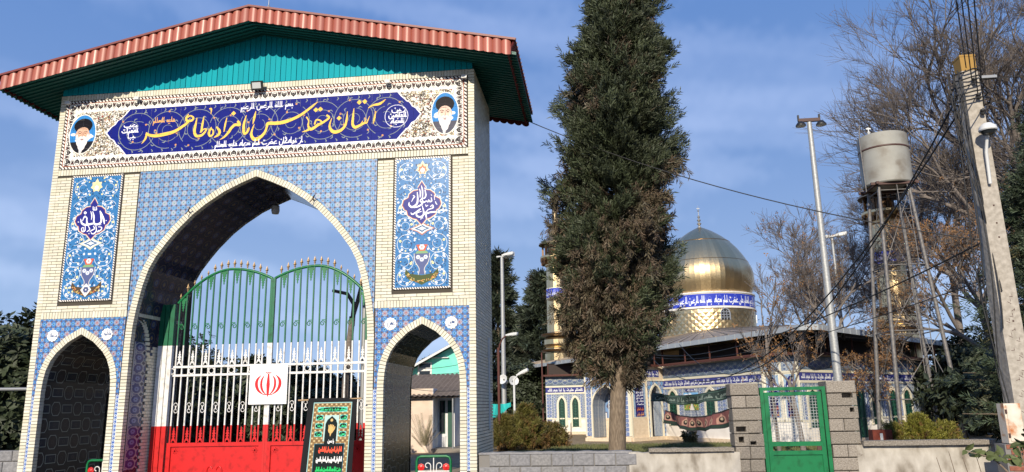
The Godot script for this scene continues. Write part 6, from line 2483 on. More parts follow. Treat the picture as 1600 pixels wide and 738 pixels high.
func build_tower() -> void:
	var tank := mat("tank sheet", Color(1, 1, 1), 0.72, 0.15)
	world_tex(tank, noise(0.006, 111, srgb(104, 94, 82), srgb(164, 164, 158), 512, 5, srgb(150, 149, 143), 0.45), 0.3)
	var iron := mat("tower iron", Color(1, 1, 1), 0.6, 0.3)
	world_tex(iron, noise(0.03, 112, srgb(92, 88, 86), srgb(138, 136, 136), 256, 5), 1.0)
	mat("rust", Color(1, 1, 1), 0.85)
	world_tex(mats["rust"], noise(0.02, 113, srgb(84, 32, 22), srgb(122, 54, 36), 256, 5), 1.0)
	var tw := thing("water_tower", "grey cylindrical water tank on tall braced pipe legs with a ladder", "water tower", Vector3(16.0, 0, -15.85))
	var s := Shape.new()
	s.lathe([Vector2(0.0, 9.02), Vector2(0.80, 9.02), Vector2(0.83, 9.06), Vector2(0.83, 10.30), Vector2(0.845, 10.32), Vector2(0.83, 10.34), Vector2(0.83, 10.84), Vector2(0.80, 10.86), Vector2(0.0, 10.9)], 36)
	obj("tank", s.mesh(), tank, tw)
	s = Shape.new()
	s.lathe([Vector2(0.832, 10.29), Vector2(0.85, 10.31), Vector2(0.85, 10.34), Vector2(0.832, 10.36)], 36)
	obj("seam", s.mesh(), mats["brown metal"], tw)
	s = Shape.new()
	s.lathe([Vector2(0.05, 10.86), Vector2(0.04, 11.0), Vector2(0.07, 11.05), Vector2(0.02, 11.1), Vector2(0.02, 11.25)], 10, Vector3(-0.45, 0, 0.1))
	s.box(Vector3(-0.45, 11.2, 0.1), Vector3(0.16, 0.05, 0.03))
	obj("vent", s.mesh(), mats["lamp grey"], tw)
	s = Shape.new()
	s.tube([Vector3(-0.84, 8.8, 0.25), Vector3(-0.86, 10.75, 0.25), Vector3(-0.8, 11.3, 0.25)], [0.02, 0.02, 0.02], 6)
	obj("overflow_pipe", s.mesh(), iron, tw)
	s = Shape.new()
	for q: Array in [[-0.8, 0.62, 0.8, 0.62], [-0.8, -0.62, 0.8, -0.62], [-0.62, -0.8, -0.62, 0.8], [0.62, -0.8, 0.62, 0.8]]:
		s.bar(Vector3(q[0], 8.98, q[1]), Vector3(q[2], 8.98, q[3]), 0.09)
	obj("cradle", s.mesh(), mats["brown metal"], tw)
	var legs := []
	for q: Vector2 in [Vector2(-1, 1), Vector2(1, 1), Vector2(1, -1), Vector2(-1, -1)]:
		var a := Vector3(q.x * 1.0, 0, q.y * 1.0)
		var b := Vector3(q.x * 0.5, 8.95, q.y * 0.5)
		legs.append([a, b])
		s = Shape.new()
		s.tube([a, b], [0.07, 0.058], 10)
		obj("leg", s.mesh(), iron, tw)
	for k in 4:
		var p: Array = legs[k]
		var q: Array = legs[(k + 1) % 4]
		for r in 4:
			var f0: float = [0.18, 0.43, 0.68, 0.98][r]
			var f1: float = [0.43, 0.68, 0.98, 0.98][r]
			var a0: Vector3 = p[0].lerp(p[1], f0)
			var b0: Vector3 = q[0].lerp(q[1], f0)
			s = Shape.new()
			s.tube([a0, b0], [0.022, 0.022], 6)
			if r < 3:
				var b1: Vector3 = q[0].lerp(q[1], f1)
				s.tube([a0, b1], [0.014, 0.014], 6)
			obj("brace", s.mesh(), iron, tw)
	s = Shape.new()
	for e: float in [-0.17, 0.17]:
		s.tube([Vector3(0.1 + e, 0, 1.25), Vector3(0.2 + e, 8.9, 0.7)], [0.014, 0.014], 6)
	for k in 29:
		var c := Vector3(0.1, 0, 1.25).lerp(Vector3(0.2, 8.9, 0.7), (k + 1) / 30.0)
		s.tube([c - Vector3(0.17, 0, 0), c + Vector3(0.17, 0, 0)], [0.009, 0.009], 5)
	for k in 5:
		var y := 4.0 + k * 0.95
		var c := Vector3(0.1, 0, 1.25).lerp(Vector3(0.2, 8.9, 0.7), y / 8.9)
		var pts := []
		for i in 9:
			var a := PI * i / 8
			pts.append(c + Vector3(cos(a) * 0.26, 0, sin(a) * 0.4))
		s.tube(pts, fill_list(0.007, 9), 5)
	obj("ladder", s.mesh(), iron, tw)
	# red box and kerb by the tower
	var bx := thing("meter_box", "rusty red metal box beside the yellow-green shrubs", "box", Vector3(12.05, 0, -8.0))
	s = Shape.new()
	s.span(Vector3(-0.22, 0.3, -0.15), Vector3(0.22, 0.92, 0.15))
	obj("case", s.mesh(), mats["rust"], bx)
	s = Shape.new()
	s.span(Vector3(-0.06, 0.68, 0.15), Vector3(0.0, 0.84, 0.165))
	obj("plate", s.mesh(), mats["lamp grey"], bx)
	s = Shape.new()
	s.span(Vector3(-0.03, 0, -0.03), Vector3(0.03, 0.3, 0.03))
	obj("post", s.mesh(), mats["brown metal"], bx)


# ---------------------------------------------------------------- lamp posts and the utility pole

func lamp_head(s: Shape, glass: Shape, at: Vector3, dir: Vector3, size := 1.0) -> void:
	var side := dir.cross(Vector3.UP).normalized()
	var turn := Basis(dir, side.cross(dir), side)
	for k in 5:
		var f := k / 5.0
		s.box(at + dir * (f * 0.5 + 0.05) * size, Vector3(0.102, 0.06 + 0.04 * sin(f * PI), 0.1 + 0.1 * sin((f * 0.7 + 0.3) * PI)) * size, turn)
	glass.box(at + dir * 0.36 * size - turn.y * 0.05 * size, Vector3(0.24, 0.04, 0.15) * size, turn)


func build_poles() -> void:
	var galv: Material = mats["galvanised"]
	# tall twin floodlight pole behind the green gate
	var p := thing("floodlight_pole", "tall grey pole with two floodlights on a cross arm, behind the green gate", "lamp post", Vector3(10.884, 0, -6.841))
	var s := Shape.new()
	s.tube([Vector3(0, 0, 0), Vector3(0, 3.0, 0), Vector3(0, 8.3, 0)], [0.102, 0.09, 0.058], 14)
	obj("pole", s.mesh(), galv, p)
	s = Shape.new()
	s.box(Vector3(0, 8.36, 0), Vector3(0.5, 0.08, 0.08))
	obj("cross_arm", s.mesh(), mats["brown metal"], p)
	for e: float in [-1.0, 1.0]:
		s = Shape.new()
		s.lathe([Vector2(0.0, 0.07), Vector2(0.06, 0.06), Vector2(0.12, -0.02), Vector2(0.125, -0.05)], 14, Vector3(e * 0.24, 8.22, 0.12))
		s.box(Vector3(e * 0.25, 8.42, 0.0), Vector3(0.04, 0.16, 0.04))
		var f := obj("floodlight", s.mesh(), mats["black"], p)
		s = Shape.new()
		s.lathe([Vector2(0.0, -0.07), Vector2(0.1, -0.06), Vector2(0.12, -0.04)], 14, Vector3(e * 0.24, 8.22, 0.12))
		obj("lens", s.mesh(), mats["lens"], f)
	# tall thin post left of the cypress, double lamp
	p = thing("street_lamp", "tall thin grey lamp post with a double head, right of the gateway", "lamp post", Vector3(0.778, 0, -26.33))
	s = Shape.new()
	s.tube([Vector3(0, 0, 0), Vector3(0, 9.15, 0)], [0.13, 0.085], 10)
	obj("pole", s.mesh(), galv, p)
	s = Shape.new()
	var g := Shape.new()
	s.tube([Vector3(0, 9.1, 0), Vector3(0.15, 9.2, 0.1)], [0.04, 0.04], 6)
	lamp_head(s, g, Vector3(0.05, 9.2, 0), Vector3(0.9, 0.12, 0.4).normalized(), 1.3)
	lamp_head(s, g, Vector3(0.0, 9.16, 0), Vector3(0.95, 0.1, -0.3).normalized(), 1.3)
	lamp_head(s, g, Vector3(0.0, 9.16, 0), Vector3(-0.9, 0.05, -0.4).normalized(), 0.6)
	var hd := obj("lamp_head", s.mesh(), mats["lamp grey"], p)
	obj("lens", g.mesh(), mats["lens"], hd)
	# rust-red post with one curved arm
	p = thing("street_lamp", "rust red lamp post with one white lamp on a curved arm", "lamp post", Vector3(1.573, 0, -18.37))
	s = Shape.new()
	s.tube([Vector3(0, 0, 0), Vector3(0, 3.9, 0)], [0.06, 0.05], 8)
	s.tube([Vector3(0, 3.6, 0), Vector3(0.05, 4.0, 0), Vector3(0.18, 4.25, 0.05), Vector3(0.4, 4.4, 0.1)], [0.03, 0.03, 0.03, 0.03], 6)
	obj("pole", s.mesh(), mats["red iron"] if mats.has("red iron") else mats["rust"], p)
	s = Shape.new()
	g = Shape.new()
	lamp_head(s, g, Vector3(0.34, 4.37, 0.08), Vector3(0.93, 0.12, 0.3).normalized(), 0.95)
	hd = obj("lamp_head", s.mesh(), mats["lamp grey"], p)
	obj("lens", g.mesh(), mats["lens"], hd)
	# short white post with loudspeakers near by
	p = thing("street_lamp", "short white lamp post with one slanting lamp above the conical shrub", "lamp post", Vector3(1.5, 0, -24.4))
	s = Shape.new()
	s.tube([Vector3(0, 0, 0), Vector3(0, 2.9, 0)], [0.06, 0.05], 8)
	s.tube([Vector3(0, 2.85, 0), Vector3(0.3, 3.2, 0.05)], [0.03, 0.03], 6)
	obj("pole", s.mesh(), mats["lamp grey"], p)
	s = Shape.new()
	g = Shape.new()
	lamp_head(s, g, Vector3(0.15, 3.05, 0.03), Vector3(0.85, 0.45, 0.2).normalized(), 1.2)
	hd = obj("lamp_head", s.mesh(), mats["lamp grey"], p)
	obj("lens", g.mesh(), mats["lens"], hd)
	var horn_mesh := Shape.new()
	horn_mesh.lathe([Vector2(0.03, 0), Vector2(0.05, 0.1), Vector2(0.1, 0.22), Vector2(0.24, 0.34), Vector2(0.21, 0.33), Vector2(0.06, 0.2)], 14)
	horn_mesh.box(Vector3(0, -0.05, 0), Vector3(0.14, 0.14, 0.14))
	for k in 2:
		tag(obj("loudspeaker", horn_mesh.mesh(), mats["lamp grey"], self, Vector3(0.9 + k * 0.32, 2.85 - k * 0.08, -26.1), Basis(Vector3(0, 0, 1), -0.9 if k else 0.9) * Basis(Vector3.RIGHT, 1.1)), "grey horn loudspeaker on the tall thin lamp post, the left one" if k == 0 else "grey horn loudspeaker on the tall thin lamp post, the right one", "loudspeaker")
	# pole with a small twin head behind the tower
	p = thing("street_lamp", "small lamp post with a pale lamp, left of the right minaret", "lamp post", Vector3(16.4, 0, -24.0))
	s = Shape.new()
	s.tube([Vector3(0, 0, 0), Vector3(0, 9.0, 0)], [0.09, 0.06], 8)
	obj("pole", s.mesh(), galv, p)
	s = Shape.new()
	g = Shape.new()
	lamp_head(s, g, Vector3(0, 9.0, 0), Vector3(-0.95, -0.05, 0.1).normalized(), 1.3)
	lamp_head(s, g, Vector3(0, 9.0, 0), Vector3(0.95, 0.2, 0.1).normalized(), 1.3)
	hd = obj("lamp_head", s.mesh(), mats["lamp grey"], p)
	obj("lens", g.mesh(), mats["lens"], hd)
	# brown iron post by the shrine's left wing
	s = Shape.new()
	s.tube([Vector3(0, 0, 0), Vector3(0, 4.3, 0)], [0.04, 0.035], 8)
	tag(obj("iron_post", s.mesh(), mats["red iron"], self, Vector3(2.6, 0, -27.5)), "slim brown iron post in front of the shrine's left wing", "post")
	# concrete utility pole
	var conc := mat("pole concrete", Color(1, 1, 1), 0.92)
	world_tex(conc, noise(0.03, 121, srgb(146, 139, 129), srgb(184, 177, 167), 512, 6), 0.7, grit, 0.6)
	mat("ochre cap", lin(0.34, 0.20, 0.05), 0.85)
	p = thing("utility_pole", "tapering pale concrete utility pole with a yellowed top and a street light", "utility pole", Vector3(10.985, 0, 0.48))
	s = Shape.new()
	for f: Array in [[0.0, 6.22, 0.143, 0.108]]:
		var a: float = f[2]
		var b: float = f[3]
		s.hexa([Vector3(-b, f[1], b), Vector3(b, f[1], b), Vector3(a, f[0], a), Vector3(-a, f[0], a), Vector3(-b, f[1], -b), Vector3(b, f[1], -b), Vector3(a, f[0], -a), Vector3(-a, f[0], -a)])
	obj("shaft", s.mesh(), conc, p)
	s = Shape.new()
	s.span(Vector3(-0.104, 6.22, -0.104), Vector3(0.104, 6.44, 0.104))
	s.span(Vector3(-0.108, 6.44, -0.108), Vector3(0.108, 6.47, 0.108))
	obj("pole_top", s.mesh(), mats["ochre cap"], p)
	s = Shape.new()
	for y: float in [3.75, 3.95, 4.2, 2.6]:
		s.box(Vector3(0.02, y, 0.143 - 0.0056 * y), Vector3(0.02, 0.02, 0.012))
	for k in 26:
		var y := 1.3 + k * 0.065
		if k % 4 == 3:
			continue
		var x := 0.05 * sin(k * 2.1)
		s.bar(Vector3(x - 0.02, y, 0.141 - 0.0056 * y), Vector3(x + 0.025, y + 0.03 * cos(k * 1.7), 0.1413 - 0.0056 * y), 0.007, 0.004)
		s.bar(Vector3(x + 0.02, y, 0.141 - 0.0056 * y), Vector3(x + 0.02, y + 0.04, 0.1411 - 0.0056 * y), 0.006, 0.004)
	obj("stencil_marks", s.mesh(), mats["brown metal"], p)
	s = Shape.new()
	g = Shape.new()
	s.lathe([Vector2(0.0, 0.08), Vector2(0.055, 0.07), Vector2(0.105, 0.025), Vector2(0.118, -0.025), Vector2(0.11, -0.04)], 18, Vector3(0, 5.25, 0.33))
	s.tube([Vector3(0, 4.5, 0.16), Vector3(0, 4.95, 0.19), Vector3(0, 5.2, 0.3)], [0.022, 0.022, 0.022], 7)
	hd = obj("street_light", s.mesh(), mats["lamp grey"], p)
	g.lathe([Vector2(0.0, -0.1), Vector2(0.07, -0.085), Vector2(0.103, -0.04)], 18, Vector3(0, 5.25, 0.33))
	obj("lens", g.mesh(), mats["dark glass"], hd)
	for k in 4:
		s = Shape.new()
		s.lathe([Vector2(0.0, 0), Vector2(0.03, 0.0), Vector2(0.035, 0.02), Vector2(0.02, 0.035), Vector2(0.035, 0.05), Vector2(0.03, 0.075), Vector2(0.0, 0.08)], 10)
		obj("insulator", s.mesh(), mats["rubber"], p, Vector3(0.02 + 0.02 * k, 6.0 - k * 0.24, 0.16))
	s = Shape.new()
	s.box(Vector3(0.22, 6.12, 0.06), Vector3(0.3, 0.04, 0.05))
	obj("side_arm", s.mesh(), mats["grey metal"], p)
	# slack cables bundled down the pole's left side
	s = Shape.new()
	for k in 7:
		var pts := []
		for i in 16:
			var f := i / 15.0
			pts.append(Vector3(-0.15 - 0.09 * sin(f * PI + k) - 0.03 * k * (1 - f), 6.2 - f * (2.2 + 0.5 * k), 0.12 + 0.06 * sin(f * 9 + k * 2.0)))
		s.tube(pts, fill_list(0.009, 16), 5)
	for k in 5:
		var pts := []
		for i in 18:
			var a := i * TAU / 9 + k
			pts.append(Vector3(-0.02 + cos(a) * (0.16 + 0.03 * k), 6.2 - 0.11 * k + 0.03 * sin(a * 2), sin(a) * 0.17 + 0.02))
		s.tube(pts, fill_list(0.011, 18), 5)
	obj("cable_bundle", s.mesh(), mats["rubber"], p)
	# rusty cabinet and the brick stub at its foot
	var cab := thing("cable_cabinet", "tall white cabinet streaked with rust, beside the utility pole", "cabinet", Vector3(10.77, 1.03, 0.62))
	var rusty := mat("rusty white", Color(1, 1, 1), 0.7)
	world_tex(rusty, noise(0.012, 131, srgb(170, 96, 52), srgb(218, 212, 202), 256, 5, srgb(208, 196, 180), 0.42), 1.3)
	s = Shape.new()
	s.span(Vector3(-0.1, 0, -0.1), Vector3(0.1, 0.5, 0.08))
	obj("case", s.mesh(), rusty, cab)
	s = Shape.new()
	s.span(Vector3(-0.075, 0.03, 0.08), Vector3(0.085, 0.48, 0.092))
	obj("door", s.mesh(), rusty, cab)
	s = Shape.new()
	for y: float in [0.1, 0.4]:
		s.box(Vector3(-0.085, y, 0.09), Vector3(0.02, 0.05, 0.02))
	obj("hinge", s.mesh(), mats["brown metal"], cab)
	var stub := thing("brick_stub", "short stub of red brick under the rusty cabinet", "wall", Vector3(10.95, 0, 0.62))
	s = Shape.new()
	s.span(Vector3(-0.36, 0, -0.14), Vector3(0.5, 1.02, 0.12))
	obj("mortar", s.mesh(), mats["wall mortar"], stub)
	mat("red brick", Color(1, 1, 1), 0.9)
	world_tex(mats["red brick"], noise(0.04, 132, srgb(112, 66, 52), srgb(160, 104, 84), 256, 5), 1.5)
	s = Shape.new()
	s.box(Vector3.ZERO, Vector3(0.19, 0.055, 0.05))
	var bm := s.mesh()
	for r in 15:
		for k in 4:
			obj("brick", bm, mats["red brick"], stub, Vector3(-0.25 + k * 0.2 + (0.05 if r % 2 else 0.0), 0.99 - r * 0.066, 0.105))


# ---------------------------------------------------------------- wires

func wire(label: String, a: Vector3, b: Vector3, drop: float, r := 0.009, steps := 20) -> void:
	var s := Shape.new()
	var p := sag(a, b, drop, steps)
	s.tube(p, fill_list(r, p.size()), 5, false)
	tag(obj("cable", s.mesh(), mats["rubber"]), label, "cable")


func build_wires() -> void:
	var top := Vector3(10.95, 6.1, 0.55)
	wire("black cable from the gateway's right eave to the utility pole", Vector3(4.3, 7.0, -2.3), Vector3(10.85, 3.75, 0.42), 0.28, 0.009)
	wire("upper of two black cables sagging from the pole top towards the dome", top, Vector3(8.9, 4.05, -21.3), 2.5, 0.014)
	wire("lower of two black cables sagging from the pole top towards the dome", top + Vector3(0, -0.25, 0), Vector3(7.6, 4.0, -23.6), 2.55, 0.014)
	wire("black cable crossing low in front of the dome's drum", Vector3(10.82, 3.7, 0.45), Vector3(7.0, 4.1, -24.2), 0.8, 0.012)
	wire("thin cable along the shrine's eave", Vector3(10.82, 3.2, 0.45), Vector3(7.2, 3.9, -24.0), 0.6, 0.008)
	for k in 4:
		wire(["first overhead wire from the left rising over the pole top", "second overhead wire from the left rising over the pole top", "third overhead wire from the left rising over the pole top", "fourth overhead wire from the left rising over the pole top"][k], Vector3(10.93 + k * 0.05, 6.25 - k * 0.2, 0.62), Vector3(2.75 + k * 0.09, 6.7, 17.0), 0.15, 0.008)
	for k in 2:
		wire("upper thin pale wire running right from the pole top" if k == 0 else "lower thin pale wire running right from the pole top", Vector3(11.2, 6.1 - k * 0.35, 0.5), Vector3(16.0, 6.3 - k * 0.35, 1.5), 0.1, 0.006)
	for k in 3:
		wire(["upper of three slack wires before the turquoise house", "middle of three slack wires before the turquoise house", "lowest of three slack wires, lying across the corrugated roof"][k], Vector3(-3.5, [3.4, 3.15, 2.95][k], -17.3), Vector3(0.6, [3.3, 2.95, 2.3][k], -17.3), [0.25, 0.15, 0.3][k], 0.01)


# ---------------------------------------------------------------- trees and shrubs

func spray(r: RandomNumberGenerator, fronds: int, length: float, wide: float) -> Mesh:
	# a small fan of flat, scaly leaflets growing along +Y
	var s := Shape.new()
	for k in fronds:
		var a := k * 2.39996 + r.randf() * 0.5
		var out := Vector3(cos(a), 0, sin(a))
		var y0 := length * 0.75 * k / fronds
		var dir := (Vector3.UP * r.randf_range(0.7, 1.3) + out * r.randf_range(0.5, 1.0)).normalized()
		var l := length * r.randf_range(0.3, 0.5)
		var side := dir.cross(Vector3(r.randf() - 0.5, r.randf() - 0.5, r.randf() - 0.5)).normalized() * wide
		var b := Vector3.UP * y0
		var m := b + dir * l * 0.5
		var t := b + dir * l
		s.tint = Color(1, 1, 1) * r.randf_range(0.8, 1.15)
		s.tri(b, m + side, t)
		s.tri(b, t, m - side)
	return s.mesh()


func leaf_clump(r: RandomNumberGenerator, leaves: int, size: float) -> Mesh:
	# broad leaves on a twig tip
	var s := Shape.new()
	for k in leaves:
		var a := k * 2.39996
		var up := r.randf_range(-0.3, 0.9)
		var dir := Vector3(cos(a), up, sin(a)).normalized()
		var side := dir.cross(Vector3.UP).normalized() * size * 0.26
		var nn := side.cross(dir).normalized()
		var b := Vector3(0, k * size * 0.08, 0) + dir * size * 0.1
		var m := b + dir * size * 0.5 + nn * size * 0.06
		var t := b + dir * size
		s.tint = Color(1, 1, 1) * r.randf_range(0.75, 1.2)
		s.tri(b, m + side, t)
		s.tri(b, t, m - side)
	return s.mesh()


func conifer(called: String, label: String, at: Vector3, trunk: Array, envelope: Callable, count: int, per: int, size: float, col: Color, dead: Color, dead_share: Callable, seed_: int, y0: float, y1: float, lift := 1.0) -> Node3D:
	# trunk: [radius at the foot, radius at the top]; envelope(y, angle) gives the crown's reach
	var r := RandomNumberGenerator.new()
	r.seed = seed_
	var t := thing(called, label, "tree", at)
	var s := Shape.new()
	var pts := []
	var rad := []
	for i in 13:
		var f := i / 12.0
		pts.append(Vector3(0.04 * sin(f * 7 + seed_), (y1 * 0.97 * f if i else -0.8), 0.04 * cos(f * 5 + seed_)))
		rad.append(lerpf(trunk[0], trunk[1], f) * (1.12 if i == 0 else 1.0 + 0.03 * sin(i * 2.0)))
	s.tube(pts, rad, 12)
	obj("trunk", s.mesh(), mats["bark"], t)
	var limbs := Shape.new()
	var where := []
	var tints := []
	for i in count:
		var y := lerpf(y0, y1, pow((i + r.randf()) / count, 1.15))
		var a := r.randf() * TAU
		var reach: float = envelope.call(y, a)
		if reach < 0.02:
			continue
		if y < trunk[2] and absf(cos(a)) < 0.55:
			continue
		var inner := reach * r.randf_range(0.25, 0.7)
		var out := Vector3(cos(a), 0, sin(a))
		var tip := Vector3.UP * (y + reach * 0.35 * lift * r.randf_range(0.4, 1.2)) + out * reach * (r.randf_range(0.8, 1.04) if i % 14 else r.randf_range(1.05, 1.2))
		var root := Vector3.UP * y + out * inner * 0.3
		if i % 5 == 0:
			limbs.tube([Vector3.UP * (y - 0.2), root.lerp(tip, 0.5), tip], [0.03, 0.015, 0.006], 4)
		var dry: float = 1.0 if r.randf() < float(dead_share.call(y, a)) else 0.0
		var shade := r.randf_range(0.6, 1.35)
		for k in per:
			var f := pow(r.randf(), 0.6)
			var p := root.lerp(tip, f) + Vector3(r.randf_range(-1, 1), r.randf_range(-1, 1), r.randf_range(-1, 1)) * (0.13 + reach * 0.06)
			var axis := ((tip - root).normalized() + out * 0.4 + Vector3.UP * lift * 0.7 + Vector3(r.randf_range(-1, 1), r.randf_range(-1, 1), r.randf_range(-1, 1)) * 0.55).normalized()
			if dry > 0.5 and r.randf() < 0.6:
				axis = (axis * 0.4 + Vector3.DOWN).normalized()
			var x := axis.cross(Vector3(r.randf() - 0.5, r.randf() - 0.5, r.randf() - 0.5)).normalized()
			var g := size * r.randf_range(0.5, 1.5)
			where.append(Transform3D(Basis(x * g, axis * g, x.cross(axis) * g), p))
			var c := col.lerp(dead, dry * r.randf_range(0.4, 1.0))
			tints.append(c * shade * r.randf_range(0.85, 1.15))
	if limbs.v.size():
		stuff(obj("limbs", limbs.mesh(), mats["bark"], t))
	stuff(many("crown", spray(r, 16, 0.36, 0.0145), mats["foliage"], where, tints, t))
	return t


func grow(s: Shape, twigs: Array, r: RandomNumberGenerator, p: Vector3, dir: Vector3, len: float, rad: float, depth: int, spread: float, up: float, extra := 0) -> void:
	# one bare branch and what grows from it
	var steps := 4 if depth > 2 else 3
	var pts := [p]
	var radii := [rad]
	var d := dir
	for i in steps:
		d = (d + Vector3(r.randf_range(-1, 1), r.randf_range(-0.6, 1) * up, r.randf_range(-1, 1)) * 0.2).normalized()
		pts.append(pts[i] + d * len / steps)
		radii.append(rad * (1 - 0.45 * (i + 1) / steps))
	s.tube(pts, radii, 8 if depth > 3 else 4 if depth > 1 else 3, false)
	if depth == 0:
		twigs.append(pts[steps])
		return
	var kids := (3 + (r.randi() % 2) if depth > 1 else 5) + extra
	for k in kids:
		var f := r.randf_range(0.35, 1.0) if k > 0 else 1.0
		var at: Vector3 = pts[mini(int(f * steps), steps - 1)].lerp(pts[mini(int(f * steps) + 1, steps)], f * steps - int(f * steps))
		var side := d.cross(Vector3(r.randf() - 0.5, r.randf() - 0.5, r.randf() - 0.5)).normalized()
		var nd := (d + side * spread * r.randf_range(0.5, 1.2) + Vector3.UP * up * 0.25).normalized()
		grow(s, twigs, r, at, nd, len * r.randf_range(0.55, 0.8), maxf(rad * (r.randf_range(0.42, 0.6) if k > 0 else 0.72), 0.0075), depth - 1, spread, up, extra)


func bare_tree(label: String, at: Vector3, height: float, rad: float, seed_: int, spread: float, leaves: int, leaf_col: Color, lean := Vector3.ZERO, depth := 5, extra := 0) -> Node3D:
	var r := RandomNumberGenerator.new()
	r.seed = seed_
	var t := thing("bare_tree", label, "tree", at)
	var trunk := Shape.new()
	var d := (Vector3.UP + lean).normalized()
	var pts := [Vector3.ZERO]
	var radii := [rad * 1.15]
	for i in 5:
		d = (d + Vector3(r.randf_range(-1, 1), 0.6, r.randf_range(-1, 1)) * 0.08 + lean * 0.1).normalized()
		pts.append(pts[i] + d * height * 0.1)
		radii.append(rad * (1 - 0.07 * i))
	trunk.tube(pts, radii, 10)
	obj("trunk", trunk.mesh(), mats["bare bark"], t)
	var crown := Shape.new()
	var tips := []
	for k in 5:
		var a := k * TAU / 5 + r.randf()
		var nd := (d * 1.1 + Vector3(cos(a), 0.2, sin(a)) * spread).normalized()
		var from: Vector3 = pts[5 - k % 3]
		grow(crown, tips, r, from, nd, height * 0.215 * r.randf_range(0.8, 1.2), rad * 0.5, depth - 1, spread, 0.6, extra)
	obj("branches", crown.mesh(), mats["bare bark"], t)
	if leaves > 0:
		var where := []
		var tints := []
		for i in leaves:
			var tip: Vector3 = tips[r.randi() % tips.size()]
			where.append(Transform3D(Basis.from_euler(Vector3(r.randf() * 6, r.randf() * 6, r.randf() * 6)).scaled(Vector3.ONE * r.randf_range(0.6, 1.2)), tip + Vector3(r.randf() - 0.5, r.randf() - 0.6, r.randf() - 0.5) * 0.3))
			tints.append(leaf_col * r.randf_range(0.6, 1.4))
		stuff(many("dry_leaves", leaf_clump(r, 3, 0.09), mats["foliage"], where, tints, t))
	return t


func leafy(called: String, label: String, kind: String, at: Vector3, radii: Vector3, count: int, size: float, col: Color, seed_: int, group := "", foot := 0.0, squeeze := 0.0) -> Node3D:
	# a dense evergreen: stems and a lumpy shell of broad leaves
	var r := RandomNumberGenerator.new()
	r.seed = seed_
	var t := thing(called, label, kind, at, group)
	var s := Shape.new()
	for k in 5:
		var a := k * 1.3
		s.tube([Vector3(0, 0, 0), Vector3(cos(a) * 0.2 * radii.x, radii.y * 0.7 + foot, sin(a) * 0.2 * radii.z), Vector3(cos(a) * 0.6 * radii.x, radii.y * 1.5 + foot, sin(a) * 0.6 * radii.z)], [0.06, 0.045, 0.01], 6)
	obj("stem", s.mesh(), mats["bark"], t)
	var lump := FastNoiseLite.new()
	lump.seed = seed_
	lump.frequency = 0.9
	var where := []
	var tints := []
	for i in count:
		var v := Vector3(r.randfn(), r.randfn(), r.randfn()).normalized()
		var n := lump.get_noise_3d(v.x * 2.2, v.y * 2.2, v.z * 2.2)
		var k := (1.0 + n * 0.55) * pow(r.randf_range(0.35, 1.0), 0.4)
		var taper := 1.0 - squeeze * clampf((v.y * k + 1) / 2, 0, 1)
		var p := Vector3(v.x * radii.x * k * taper, foot + radii.y + v.y * radii.y * k, v.z * radii.z * k * taper)
		if p.y < 0.02:
			continue
		var axis := (v + Vector3.UP * 0.5 + Vector3(r.randf_range(-1, 1), r.randf_range(-1, 1), r.randf_range(-1, 1)) * 0.6).normalized()
		var x := axis.cross(Vector3(r.randf() - 0.5, r.randf() - 0.5, r.randf() - 0.5)).normalized()
		var g := size * r.randf_range(0.7, 1.3)
		where.append(Transform3D(Basis(x * g, axis * g, x.cross(axis) * g), p))
		tints.append(col * r.randf_range(0.7, 1.35))
	stuff(many("crown", leaf_clump(r, 7, 0.16), mats["foliage"], where, tints, t))
	return t


